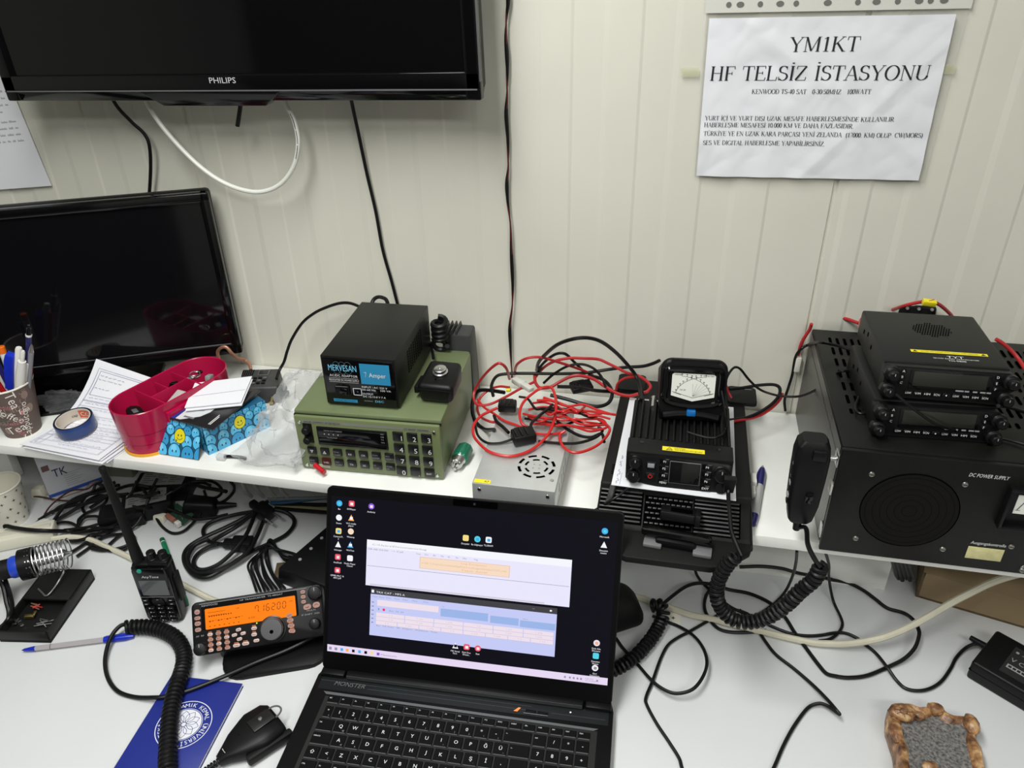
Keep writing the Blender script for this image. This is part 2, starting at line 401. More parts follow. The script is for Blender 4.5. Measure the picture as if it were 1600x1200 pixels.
# unseen dark panel added behind the camera to darken the television's reflection
def make_dark_panel():
    b = MB(); b.box(mat('dark brown panel', srgb(45, 38, 34), 0.5, var=0.1), (-0.95, -2.78, 0.28), (2.0, 0.04, 2.06), 0.004)
    d = struct(b.build('unseen_dark_panel'))
    b = MB(); b.cyl(STEEL, (-0.10, -2.76, 0.25), (-0.10, -2.71, 0.25), 0.012); b.cyl(STEEL, (-0.10, -2.715, 0.25), (-0.22, -2.715, 0.25), 0.009)
    b.build('panel_handle', d)
make_dark_panel()

LAM = mat('white laminate', srgb(214, 215, 216), 0.38, bump=0.03, bscale=40, var=0.015, vscale=8)
LAMS = mat('shelf laminate', srgb(236, 236, 231), 0.42, bump=0.03, bscale=40, var=0.03, vscale=14)
LEGM = mat('grey desk leg', srgb(150, 150, 150), 0.5)
desk = thing('desk', 'long white laminate desk carrying the laptop and radios', 'desk', (0, 0, -0.025))
b = MB(); b.box(LAM, (0.05, -0.425, 0.0125), (3.2, 0.846, 0.025), 0.002); b.build('desktop', desk)
for x in (-1.4, 1.5):
    for y in (-0.78, -0.08):
        b = MB(); b.box(LEGM, (x, y, -0.3615), (0.04, 0.04, 0.723)); b.build('leg', desk)

XJ = at(167, 718, z=SH).x
shelf = thing('raised_shelf', 'raised white shelf of two boards along the back of the desk', 'shelf', (0, 0, 0))
b = MB(); b.box(LAMS, ((XJ-1.5)/2, (FY-0.002)/2, SH-0.009), (XJ+1.5-0.0015, -FY-0.004, 0.018), 0.0012); b.build('left_board', shelf)
b = MB(); b.box(LAMS, ((XJ+1.5)/2, (FY-0.002)/2+0.0, SH-0.009), (1.5-XJ, -FY-0.004, 0.018), 0.0012); b.build('right_board', shelf)
b = MB(); b.box(LAMS, (0.265, -0.168, 0.0905), (0.454, 0.018, 0.181), 0.001); b.build('support_panel', shelf)
b = MB(); b.box(LAMS, (-1.26, -0.168, 0.0905), (0.36, 0.018, 0.181), 0.001); b.build('support_panel', shelf)
b = MB(); b.box(LAMS, (1.35, -0.16, 0.0905), (0.018, 0.30, 0.181), 0.001); b.build('side_panel', shelf)
# ================================================================== ON THE WALL
# ---- television
TVY = -0.09
tl, tr = at(22, 157, Y=TVY), at(756, 156, Y=TVY)
TVW = (tr-tl).length; TVA = math.atan2(tr.z-tl.z, tr.x-tl.x)
tv = thing('television', 'large glossy black flat television hung on the cream wall', 'television', tl)
tv.rotation_euler = (0, -TVA, 0)
TVH = 0.445; F = FR(0, 0, 0)
b = MB()
b.box(BLK, (TVW/2, 0.018, TVH/2+0.004), (TVW-0.006, 0.03, TVH-0.012), 0.006)
b.box(BLKM, (TVW/2, 0.045, TVH/2+0.03), (TVW*0.72, 0.035, TVH*0.6), 0.012)
b.build('back_shell', tv)
GREYL = mat('grey trim and bevel highlight', (0.12, 0.12, 0.125), 0.3)  # grey strips paint in the bevel highlight; plain grey trim elsewhere
b = MB()
m = 0.022; lo = 0.036
b.box(BLKG, (TVW/2, -0.004, TVH-m/2), (TVW, 0.016, m), 0.003)
b.box(BLKG, (m/2, -0.004, TVH/2), (m, 0.016, TVH-0.002), 0.003)
b.box(BLKG, (TVW-m/2, -0.004, TVH/2), (m, 0.016, TVH-0.002), 0.003)
b.hexa(BLKG, [(0.004, -0.004, 0.0), (TVW-0.004, -0.004, 0.0), (TVW-0.004, 0.012, 0.0), (0.004, 0.012, 0.0),
              (0, -0.013, 0.016), (TVW, -0.013, 0.016), (TVW, 0.012, 0.016), (0, 0.012, 0.016)], 0.001)
b.box(BLKG, (TVW/2, -0.0035, 0.026), (TVW-0.001, 0.017, 0.022), 0.002)
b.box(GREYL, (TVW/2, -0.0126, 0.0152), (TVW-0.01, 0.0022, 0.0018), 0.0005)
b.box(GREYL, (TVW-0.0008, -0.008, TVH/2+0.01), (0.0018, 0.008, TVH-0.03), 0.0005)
b.hexa(BLKG, [(TVW*.35, -0.006, -0.007), (TVW*.57, -0.006, -0.007), (TVW*.57, 0.012, -0.007), (TVW*.35, 0.012, -0.007),
              (TVW*.31, -0.0135, 0.014), (TVW*.61, -0.0135, 0.014), (TVW*.61, 0.012, 0.014), (TVW*.31, 0.012, 0.014)], 0.0015)
bezel_ = b.build('bezel', tv)
b = MB(); b.box(mat('television glass', (0.003, 0.003, 0.0035), 0.05, spec=0.45), (TVW/2, -0.002, (lo+TVH-m)/2), (TVW-2*m+0.002, 0.008, TVH-m-lo+0.002)); b.build('screen', tv)
b = MB(); p = at(357, 132, Y=TVY)-tl
b.text(mat('silver logo print', (0.55, 0.55, 0.56), 0.4), 'PHILIPS', p.x, p.z-0.004, 0.0078, 0.0128, F, 0.041, 'C'); b.build('logo', bezel_)
b = MB(); b.box(GRYM, (TVW/2, 0.074, TVH*0.5), (0.2, 0.024, 0.2), 0.002); b.build('wall_bracket', tv)

# ---- cables under the television
cable('power_cable', 'black cable dropping from the television behind the monitor', [(160, 120, None, -0.05), (180, 162, None, -0.04), (205, 190, None, -0.03), (226, 210, None, -0.025), (234, 232, None, -0.025), (235, 275, None, -0.02), (230, 325, None, -0.012), (215, 380, None, -0.008), (205, 440, None, -0.008)], 0.0028)
cx = thing('coaxial_cable', 'thick white coaxial cable looping below the television', 'cable', at(400, 303, Y=-0.05))
pts = [(212, 120, None, -0.04), (232, 165, None, -0.045), (262, 208, None, -0.05), (310, 258, None, -0.055), (355, 288, None, -0.055), (400, 300, None, -0.055), (435, 290, None, -0.055), (458, 262, None, -0.055), (466, 225, None, -0.055), (460, 190, None, -0.05), (448, 165, None, -0.045), (430, 120, None, -0.04)]
b = MB(); W = [at(p[0], p[1], Y=p[3])-cx.location for p in pts]; SPW = smooth_path(W, 8)
b.tube(mat('white cable sheath', srgb(222, 222, 214), 0.4), SPW, 0.0036, 10); b.build('sheath', cx)
b = MB()
for i in range(len(SPW)-30, len(SPW)-13):   # printing along the sheath
    p = SPW[i]; t = (SPW[i+1]-SPW[i-1]).normalized(); s_ = t.cross(Vector((0, -1, 0))).normalized()
    if i % 5 == 4: continue
    for q in (-1, 0, 1): b.box(INK, p+Vector((0, -0.0035, 0))+s_*0.0005+t*(0.0022*q), (0.0011, 0.0006, 0.0016))
b.build('printing', cx)
cable('cable_stub', 'short black cable stub hanging under the middle of the television', [(377, 150, None, -0.06), (375, 170, None, -0.06), (373, 184, None, -0.06), (371, 197, None, -0.06)], 0.0034)
cable('power_cable', 'black cable from the right half of the television down behind the adaptor', [(545, 130, None, -0.05), (550, 162, None, -0.03), (560, 208, None, -0.018), (573, 270, None, -0.012), (587, 330, None, -0.010), (598, 390, None, -0.010), (612, 440, None, -0.010), (625, 490, None, -0.010), (640, 540, None, -0.012)], 0.0027)
# long twisted wire
b = MB()
pp = [(794, -40), (794, 0), (792, 25), (790, 52), (792, 85), (793, 120), (792, 150), (791, 180), (794, 225), (794, 260), (792, 285), (793, 310), (797, 345), (799, 395), (801, 440), (801, 470), (797, 505), (797, 530), (799, 565), (800, 590)]
W = smooth_path([at(x, y, Y=-0.010) for x, y in pp], 6)
n = len(W); RA = [0.0021+0.0010*math.sin(i*0.33) for i in range(n)]
wire = thing('hanging_wire', 'long twisted black and red wire running down the wall to the shelf', 'wire', W[-1])
o = W[-1]
b.tube(RUB, [p-o for p in W], RA, 8); b.build('black_strand', wire)
b = MB(); b.tube(mat('dark red strand', (0.10, 0.012, 0.012), 0.4), [p-o+Vector((0.0012*math.cos(i*0.33), -0.0012*abs(math.cos(i*0.165)), 0)) for i, p in enumerate(W)], 0.0013, 6); b.build('red_strand', wire)

# ---- the station notice in a punched sleeve
nc = [at(1106, 20, Y=-.006), at(1488, 18, Y=-.006), at(1436, 277, Y=-.006), at(1088, 274, Y=-.006)]
no = nc[3]; ux = (nc[2]-nc[3]+nc[1]-nc[0]).normalized()
notice = thing('notice', 'crumpled white station notice in a punched sleeve taped to the wall', 'notice', no)
NW, NH = 0.297, 0.207
NF = frame((0, 0, 0), ux, Vector((0, 0, 1)))
def nz(x, y):   # gentle waves of the sheet
    v = noise.noise(Vector((x*11, y*11, 3)))*0.0018+abs(noise.noise(Vector((x*17+y*9, y*21, 4))))*0.0022+noise.noise(Vector((x*36, y*30, 9)))*0.0009+abs(noise.noise(Vector((x*40, y*34-x*20, 2))))*0.0008
    v += 0.0016*max(0, 1-abs((x-y*0.9)-0.14)/0.02)+0.0014*max(0, 1-abs((x+y*1.4)-0.33)/0.025)
    return v+0.002
b = MB(); NXG, NYG = 110, 78; vs = []; fs = []
SKEW = lambda x, y: x+0.004*(y/NH-0.5)*(1 if x > NW/2 else 0)
for j in range(NYG+1):
    for i in range(NXG+1):
        x, y = NW*i/NXG, NH*j/NYG; vs.append((x, y, nz(x, y)))
for j in range(NYG):
    for i in range(NXG): a = j*(NXG+1)+i; fs.append((a, a+1, a+NXG+2, a+NXG+1))
b.geo(PAPER, vs, fs, NF); b.build('sheet', notice, 60)
class Warp:    # lettering follows the waves of the sheet
    def __init__(s, b): s.b = b
    def geo(s, m, vs, fs, M): s.b.geo(m, [(v[0], v[1], nz(v[0], v[1])+0.0007) for v in vs], fs, M)
b = MB(); wb = Warp(b)
def nl(t, x0, x1, y, h, bold=1.0, sl=0.0): serif(wb, INK, t, x0, y, h, 0, NF, x1-x0, 'L', bold, sl)
def npx(px, py): p = at(px, py, Y=-.006)-no; return p.dot(ux), p.dot(NF.col[1].to_3d())
for t, (pa, pb), hp, bo, sl in (
    ('YM1KT', ((1231, 81), (1341, 79)), 23, .85, .04), ('HF TELSİZ İSTASYONU', ((1108, 127), (1450, 123)), 22.5, .85, .04),
    ('KENWOOD TS-40 SAT   0-30/50MHZ   100WATT', ((1174, 147), (1360, 145)), 7.2, .95, .03),
    ('YURT İÇİ VE YURT DIŞI UZAK MESAFE HABERLEŞMESİNDE KULLANILIR', ((1101, 188), (1396, 188)), 6.8, .95, .0),
    ('HABERLEŞME MESAFESİ 10.000 KM VE DAHA FAZLASIDIR.', ((1100, 198.5), (1333, 198.5)), 6.8, .95, .0),
    ('TÜRKİYE YE EN UZAK KARA PARÇASI YENİ ZELANDA  (17000. KM) OLUP  CW(MORS)', ((1099, 212), (1441, 213)), 6.8, .95, .0),
    ('SES VE DIGITAL HABERLEŞME YAPABİLİRSİNİZ.', ((1098, 226), (1288, 226)), 6.8, .95, .0)):
    xa, ya = npx(*pa); xb, yb = npx(*pb); hh = npx(pa[0], pa[1]-hp)[1]-ya
    nl(t, xa, xb, (ya+yb)/2, hh, bo, sl)
b.build('lettering', notice)
b = MB()
b.poly(film('clear sleeve', (0.75, 0.75, 0.72), 0.06, 0.12), [(-0.004, -0.002), (NW+0.008, -0.002), (NW+0.014, NH+0.012), (-0.006, NH+0.012)], -0.001, -0.0005, M=NF)
b.build('sleeve', notice)
b = MB(); b.rect(mat('white punched strip', srgb(214, 213, 205), 0.5), -0.006, NH+0.006, NW+0.016, NH+0.026, 0.0006, NF)
for i, px in enumerate((1139, 1157, 1188, 1219, 1244, 1293, 1340, 1369, 1402, 1435, 1453, 1474)):
    x, y = npx(px, 5)
    b.disc(mat('punched hole', (0.16, 0.155, 0.14), 0.8), x, NH+0.0155, (0.0048 if i % 2 else 0.0034), 0.0034, 0.0012, NF)
b.build('punched_strip', notice)
TAPE = film('yellowed tape', srgb(205, 205, 165), 0.45, 0.3)
for (px, py, tw) in ((1078, 113, .012), (1480, 108, .009)):
    b = MB(); x, y = npx(px, py); b.rect(TAPE, x-tw, y-0.006, x+tw, y+0.006, 0.0008, NF); b.build('tape_strip', notice)

# ---- printed page at the left edge
po = at(81, 290, Y=-.006); page = thing('printed_page', 'printed white page on the wall left of the television', 'paper', po)
PF = frame((0, 0, 0), at(81, 290, Y=-.006)-at(0, 296, Y=-.006), (0, 0, 1))
b = MB(); b.box(PAPER, (-0.105, 0.1485, 0.001), (0.21, 0.297, 0.001), M=PF)
PMK = mat('grey small print', (0.16, 0.16, 0.17), 0.7)
random.seed(3)
for r_ in range(13):
    y = 0.078+r_*0.0105+(0.006 if r_ > 3 else 0); x = -0.195
    xe = -0.016-random.random()*0.004 if r_ != 4 else -0.034
    while x < xe:
        L = random.uniform(0.006, 0.016); L = min(L, xe-x)
        k = x
        while k < x+L-0.0006:
            hh = random.choice((0.0022, 0.0022, 0.0034, 0.0030)); b.rect(PMK, k, y, k+0.0009, y+hh, 0.0017, PF); b.rect(PMK, k, y, k+0.0014, y+0.0007, 0.0017, PF); k += 0.0021
        x += L+0.004
b.build('sheet', page)
# ================================================================== LEFT END OF THE SHELF
# ---- monitor
mr_, ml_ = at(380, 549, z=0.255), at(50, 590, z=0.255)
MA = math.atan2(mr_.y-ml_.y, mr_.x-ml_.x); MW = 0.50; MHH = 0.292
mo = thing('monitor', 'black flat computer monitor standing on the shelf against the wall', 'monitor', mr_, MA)
b = MB()
b.box(BLK, (-MW/2, 0.018, MHH/2), (MW, 0.022, MHH), 0.006)
b.box(BLKM, (-MW/2, 0.034, MHH/2), (MW*0.5, 0.022, MHH*0.6), 0.008); b.build('back_shell', mo)
b = MB(); bz = 0.016
b.box(BLKG, (-MW/2, 0, MHH-bz/2), (MW, 0.016, bz), 0.004); b.box(BLKG, (-MW/2, 0, 0.011), (MW, 0.016, 0.022), 0.004)
b.box(BLKG, (-bz/2, 0, MHH/2), (bz, 0.016, MHH), 0.004); b.box(BLKG, (-MW+bz/2, 0, MHH/2), (bz, 0.016, MHH), 0.004)
b.box(GREYL, (-MW/2-0.006, -0.0078, 0.0225), (MW-0.05, 0.001, 0.0012)); b.build('bezel', mo)
b = MB(); b.box(mat('monitor glass', (0.004, 0.004, 0.005), 0.07), (-MW/2, 0.002, MHH/2+0.003), (MW-2*bz+0.002, 0.010, MHH-bz-0.02)); b.build('screen', mo)
b = MB(); b.box(BLKG, (-0.33, 0.03, 0.00), (0.24, 0.02, 0.105), 0.004); b.build('neck', mo)
b = MB(); b.rr(BLKG, -0.291, 0.040, 0.27, 0.165, 0.03, -0.0545, -0.0455, 0.003); b.build('stand_base', mo)
# crumpled clear wrap on the stand base
b = MB(); wp = at(96, 622, z=0.225)
def crumple(b, m, c, sx, sy, sz, seed, sub=4, amp=0.45, flat=0.0):
    tb = bmesh.new(); bmesh.ops.create_icosphere(tb, subdivisions=sub, radius=1.0)
    for v in tb.verts:
        n0 = v.co.normalized(); q = n0*2.3+Vector((seed, seed*1.7, 0))
        d = 1+amp*noise.noise(q)+amp*0.6*abs(noise.noise(q*2.7))+amp*0.35*noise.noise(q*6)
        p = n0*d; z = p.z*sz
        if z < flat: z = flat+(z-flat)*0.05
        v.co = Vector((p.x*sx, p.y*sy, z))
    b.merge(m, tb, Matrix.Translation(Vector(c)))
FILM = film('clear crumpled film', (0.25, 0.25, 0.26), 0.03, 0.1, 1.0)
crumple(b, FILM, wp-wp, 0.042, 0.026, 0.012, 5.0, 4, 0.5, -0.004)
o = b.build('plastic_wrap', None, 12); o.location = (wp.x-.004, wp.y+.008, SH+0.0095+0.006); tag(o, 'crumpled clear film lying on the black monitor base', 'plastic wrap')

# ---- pen cup
cupc = Vector((-0.908, -0.272, SH))
pc = thing('paper_cup', 'brown paper cup printed with coffee words, full of pens', 'cup', cupc)
CUPB = mat('brown printed card', srgb(104, 88, 82), 0.6, var=0.05)
b = MB()
b.lathe(CUPB, [(0.0268, 0.001), (0.0275, 0.0), (0.0278, 0.004), (0.0405, 0.0915)], 40, caps=False)
b.lathe(mat('white card inside', srgb(215, 210, 200), 0.7), [(0.0, 0.006), (0.027, 0.006), (0.0398, 0.0915)], 40, caps=False)
def cup_text(b, m, body, ang, z, h, rot=0.0, r0=0.0278, r1=0.0405, H=0.0915):
    vs, fs = text_geo(body); k = h/0.7; w_ = max(v.x for v in vs)*k
    out = []
    for v in vs:
        x, y = v.x*k-w_/2, v.y*k-h/2
        x, y = x*math.cos(rot)-y*math.sin(rot), x*math.sin(rot)+y*math.cos(rot)
        zz = z+y; r = r0+(r1-r0)*zz/H+0.0004; a = ang+x/r
        out.append((r*math.cos(a), r*math.sin(a), zz))
    b.geo(m, out, fs)
WC = mat('cream print', srgb(240, 232, 222), 0.6); PK = mat('pink print', srgb(190, 120, 125), 0.6); BR2 = mat('light brown print', srgb(150, 128, 118), 0.6)
GNP = mat('green print', srgb(120, 150, 120), 0.6)
for body, a, z, h, rt, m in (('Tea', -40, .074, .011, -1.45, WC), ('Coffee', -62, .048, .0095, -.75, WC), ('Tea', -60, .019, .011, .25, WC), ('COFFEE', -100, .07, .009, -.9, WC), ('Cappuccino', -28, .03, .008, 1.45, WC),
                             ('Mocha', -112, .05, .009, .3, BR2), ('Latte', -42, .058, .009, .1, BR2), ('accino', -104, .055, .008, .15, WC), ('Tea', -25, .05, .007, .1, WC), ('Coffee', -45, .036, .007, .15, BR2),
                             ('Tea', -95, .034, .007, .1, GNP), ('Chocolate', -72, .031, .006, .0, PK), ('Cafe', -18, .075, .008, 1.4, BR2), ('Milk', -60, .063, .006, -.2, PK), ('Cafe', -50, .012, .006, -1.0, PK)):
    cup_text(b, m, body, math.radians(a), z, h*1.3, rt)
for a, z, r_, m in ((-12, .076, .007, BR2), (-30, .047, .0045, PK), (-80, .068, .008, BR2), (-8, .05, .008, BR2), (-85, .016, .006, BR2)):
    vs = []
    for i in range(20):
        t = 2*PI*i/20; x = r_*math.cos(t)*(0.8); y = r_*math.sin(t)
        zz = z+y; r = 0.0278+0.0127*zz/0.0915+0.0003; aa = math.radians(a)+x/r; vs.append((r*math.cos(aa), r*math.sin(aa), zz))
    b.geo(m, vs, [list(range(20))])
b.build('body', pc)
b = MB(); b.lathe(mat('cream card rim', srgb(232, 226, 212), 0.6), [(0.0400+0.0017*math.cos(t*PI/4), 0.0915+0.0017*math.sin(t*PI/4)) for t in range(9)], 40, caps=False); b.build('rim', pc)
# pens standing in the cup
def pen_frame(bottom, top): return (top-bottom).to_track_quat('Z', 'Y')
def cup_pen(name, label, cat, bx, by, tpx, tpy, dy, build):
    B = cupc+Vector((bx, by, 0.012)); T = at(tpx, tpy, Y=cupc.y+dy); L = (T-B).length
    o = thing(name, label, cat, B, 0, 'pens in the paper cup'); o.rotation_mode = 'QUATERNION'; o.rotation_quaternion = pen_frame(B, T)
    build(o, L); return o
def P_(o, name, m, prof, n=16): b = MB(); b.lathe(m, prof, n); b.build(name, o)
NAVY = mat('navy plastic', srgb(34, 32, 96), 0.3); BLUEP = mat('bright blue plastic', srgb(18, 42, 175), 0.28); WHP = mat('white pen plastic', srgb(228, 226, 220), 0.35)
CLR = mat('grey clear barrel', (0.22, 0.22, 0.24), 0.15); ORG = mat('orange plastic', srgb(238, 112, 20), 0.35); REDP = mat('red plastic', srgb(170, 16, 20), 0.3)
def navy_pen(o, L):
    P_(o, 'barrel', NAVY, [(0.002, 0), (0.0045, 0.02), (0.0045, L-0.017)]); P_(o, 'band', WHP, [(0.0047, L-0.020), (0.0047, L-0.0165)]); P_(o, 'clicker', BLKG, [(0.0042, L-0.0165), (0.0035, L-0.006), (0.0022, L-0.006), (0.0020, L)])
cup_pen('ballpoint_pen', 'tallest navy pen with a white band standing in the printed cup', 'pen', 0.006, 0.010, 45, 508, 0.022, navy_pen)
def marker(o, L):
    P_(o, 'barrel', BLUEP, [(0.005, 0), (0.0065, 0.01), (0.0065, L-0.06)]); 
    b = MB(); b.poly(BLUEP, [(-0.009, L-0.065), (0.009, L-0.065), (0.009, L-0.006), (0.004, L), (-0.005, L-0.003), (-0.009, L-0.012)], -0.0065, 0.0065, 0.002, frame((0, 0, 0), (1, 0, 0), (0, 0, 1))); b.build('cap', o)
cup_pen('marker_pen', 'bright blue capped marker standing in the printed cup', 'pen', -0.012, 0.0, 17, 552, 0.004, marker)
def white_pen(o, L):
    P_(o, 'barrel', WHP, [(0.0055, 0), (0.0072, 0.01), (0.0072, L-0.045), (0.0058, L-0.02)]); P_(o, 'clicker', WHP, [(0.0032, L-0.02), (0.0032, L-0.003), (0.002, L)])
    b = MB(); b.box(WHP, (0.0068, -0.002, L-0.045), (0.0035, 0.010, 0.036), 0.0016); b.build('clip', o)
cup_pen('white_pen', 'thick white pen with a wide clip in front in the printed cup', 'pen', -0.002, -0.010, 36, 548, 0.0, white_pen)
def slim_white(o, L):
    P_(o, 'barrel', WHP, [(0.004, 0), (0.0052, 0.012), (0.0052, L-0.003), (0.004, L)]); P_(o, 'refill', mat('lavender tint', srgb(190, 190, 215), 0.3), [(0.0043, L-0.07), (0.0043, L-0.04)])
cup_pen('white_pen', 'slim white pen between the blue marker and thick white pen', 'pen', -0.008, -0.004, 29.5, 543, 0.008, slim_white)
def clear_pen(o, L):
    P_(o, 'barrel', CLR, [(0.003, 0), (0.0043, 0.015), (0.0043, L-0.014)]); P_(o, 'tip', STEEL, [(0.0042, L-0.014), (0.0022, L-0.004), (0.0008, L)])
    b = MB(); b.box(STEEL, (0.0055, 0, L-0.035), (0.0012, 0.003, 0.03), 0.0004); b.build('clip', o)
cup_pen('clear_pen', 'grey see-through pen with a metal tip at right of the printed cup', 'pen', 0.008, 0.0, 49.5, 538, 0.014, clear_pen)
def orange_pen(o, L): P_(o, 'barrel', WHP, [(0.003, 0), (0.0052, 0.015), (0.0052, L-0.011)]); P_(o, 'cap', ORG, [(0.0056, L-0.0115), (0.0056, L-0.001), (0.0045, L)])
cup_pen('orange_capped_pen', 'white pen with an orange end leaning left in the printed cup', 'pen', 0.008, 0.006, 1, 541, 0.014, orange_pen)
def red_pen(o, L): P_(o, 'barrel', REDP, [(0.003, 0), (0.004, 0.012), (0.004, L)])
cup_pen('red_pen', 'red pen behind the navy pen in the printed cup', 'pen', 0.004, 0.014, 48, 541, 0.030, red_pen)
cup_pen('red_pen', 'red pen leaning far left low in the printed cup', 'pen', 0.008, -0.002, -12, 585, -0.014, red_pen)
def dark_pen(o, L): P_(o, 'barrel', NAVY, [(0.003, 0), (0.004, 0.012), (0.004, L)]); b = MB(); b.box(CLR, (0, -0.0045, L*0.6), (0.002, 0.001, 0.05)); b.build('stripe', o)
cup_pen('dark_pen', 'dark blue pen leaning left behind the blue marker', 'pen', 0.010, 0.002, -8, 560, 0.004, dark_pen)

# ---- stack of filled forms
sp = [at(30, 696, z=SH+.006), at(154, 721, z=SH+.006), at(154, 560, z=SH+.006)]
sx = (sp[1]-sp[0]).normalized(); SA = math.atan2(sx.y, sx.x)
FW, FH = 0.156, 0.282
PQ = [sp[0], sp[1], Vector((-.813, -.176, .287)), at(272, 605, Y=-.165)]
LINEM = mat('form line', srgb(120, 122, 160), 0.7); PRT = mat('form print', srgb(95, 98, 130), 0.7)
def form(name, label, z, dx, dy, da, printed):
    o = thing(name, label, 'paper', (sp[0].x+dx, sp[0].y+dy, z), SA+da, 'sheets of the form stack')
    o.rotation_euler = (0, 0, da); o.location = (sp[0].x+dx, sp[0].y+dy, z)
    def ST(v):
        u, t = v[0]/FW, v[1]/FH; f0, f1, g0, g1 = [q-sp[0] for q in PQ]; p = (f0*(1-u)+f1*u)*(1-t)+(g0*(1-u)+g1*u)*t
        return Vector((p.x, p.y, v[2]+(g0.z*(1-u)+g1.z*u)*max(0, (t-.12)/.88)**2.4))
    b = MB(); n = 14; vs = []; fs = []
    for j in range(n+1):
        for i in range(7):
            x, y = FW*i/6, FH*j/n; vs.append((x, y, 0.0006*math.sin(y*30+dx*300)+0.0012*max(0, 0.25-y/FH)*-2))
    for j in range(n):
        for i in range(6): a = j*7+i; fs.append((a, a+1, a+8, a+7))
    vs = [ST(v) for v in vs]; b.geo(PAPER, vs, fs)
    b.geo(PAPER, [(v[0], v[1], v[2]-0.0005) for v in vs], fs); b.build('sheet', o, 60)
    if printed:
        b = MB(); zz = 0.0022
        def R(x0, y0, x1, y1, t=0.0007):
            for q in ((x0, y0, x1, y0+t), (x0, y1-t, x1, y1)): b.rect(LINEM, *q, zz)
            for k in range(16):
                for xx in (x0, x1-t): b.rect(LINEM, xx, y0+(y1-y0)*k/16, xx+t, y0+(y1-y0)*(k+1)/16, zz)
        R(0.012, 0.014, FW-0.01, FH-0.016); R(0.017, 0.02, 0.028, 0.062); R(0.017, 0.12, 0.028, 0.15); R(0.017, FH-0.075, FW-0.012, FH-0.02)
        for y in (0.036, 0.19, 0.062, 0.075, 0.088, 0.104, 0.116, 0.15, FH-0.106, FH-0.09): b.rect(LINEM, 0.012, y, FW-0.01, y+0.0007, zz)
        [b.rect(LINEM, 0.1, FH-0.075+k*.0055, 0.1007, FH-0.075+(k+1)*.0055, zz) for k in range(10)]
        random.seed(11)
        for (x, y, L, m, s_) in [(0.02, FH-0.03, .05, PRT, 1), (0.02, FH-0.038, .04, PRT, 1), (0.02, FH-0.058, .03, PRT, 1), (0.02, FH-0.083, .1, BINK, 1), (0.02, FH-0.098, .06, BINK, 1), (0.02, FH-0.114, .07, BINK, 1.2), (0.04, .142, .05, PRT, 1), (0.036, .128, .08, PRT, 1), (0.02, .108, .11, PRT, 1), (0.02, .094, .1, BINK, 1.2), (0.02, .08, .09, PRT, 1), (0.02, .066, .1, BINK, 1.2), (0.036, .05, .05, PRT, 1), (0.04, .04, .09, BINK, 1.5), (0.06, .026, .05, BINK, 1.7)]:
            k = x
            while k < x+L:
                wl = random.uniform(0.004, 0.011)
                pts = [(k+wl*t/8, y+random.uniform(0, 0.0024)*s_) for t in range(9)]
                b.strip(m, pts, 0.00055, zz, None); k += wl+0.0026
        for v in b.bm.verts: v.co = ST(v.co)
        b.build('writing', o)
form('form_sheet', 'bottom sheet of the form stack, jutting out at the right', SH+.0016, 0.010, 0.004, 0.006, False)
form('form_sheet', 'second sheet from the bottom of the form stack', SH+.0036, 0.007, -0.001, -0.006, False)
form('form_sheet', 'curled sheet just under the top form on the shelf', SH+.0058, 0.003, 0.002, 0.003, False)
form('form_sheet', 'ruled form with handwriting, topmost of the stack under the tape roll', SH+.0082, 0.0, 0.001, 0.0, True)

# ---- roll of blue tape
tp = at(122, 671, z=SH+.013)
roll = thing('tape_roll', 'roll of blue adhesive tape lying on the form stack', 'tape', (tp.x, tp.y, SH+.0142)); roll.rotation_euler = (.10, -.02, 0)
b = MB(); b.lathe(mat('blue tape', srgb(42, 66, 120), 0.25), [(0.0295, 0), (0.0300, 0.001), (0.0300, 0.0205), (0.0295, 0.0215)], 48, caps=False)
b.lathe(mat('tape edge', srgb(22, 28, 50), 0.4), [(0.0295, 0.0215), (0.0262, 0.0212)], 48, caps=False)
b.lathe(mat('tape edge', srgb(22, 28, 50), 0.4), [(0.0262, 0.0), (0.0295, 0.0)], 48, caps=False); b.build('tape', roll)
b = MB(); b.lathe(mat('card core', srgb(206, 196, 182), 0.7), [(0.0265, 0.0002), (0.0265, 0.0213), (0.0250, 0.0213), (0.0250, 0.0002), (0.0265, 0.0002)], 48, caps=False)
OR2 = mat('orange core print', srgb(214, 92, 50), 0.6)
vs = []; fs = []
for i in range(13):
    a = math.radians(112-i*4); vs += [(0.0248*math.cos(a), 0.0248*math.sin(a), 0.004), (0.0248*math.cos(a), 0.0248*math.sin(a), 0.0185)]
    if i: fs.append((2*i-2, 2*i, 2*i+1, 2*i-1))
b.geo(OR2, vs, fs)
def ctext(body, a0, z, h, m):
    tv_, tf_ = text_geo(body); k = h/0.7
    b.geo(m, [(0.0246*math.cos(a0-v.x*k/0.0246), 0.0246*math.sin(a0-v.x*k/0.0246), z+v.y*k) for v in tv_], tf_)
ctext('COT', math.radians(108), 0.0075, 0.008, WHT); ctext('cap', math.radians(140), 0.008, 0.005, INK); b.build('core', roll)

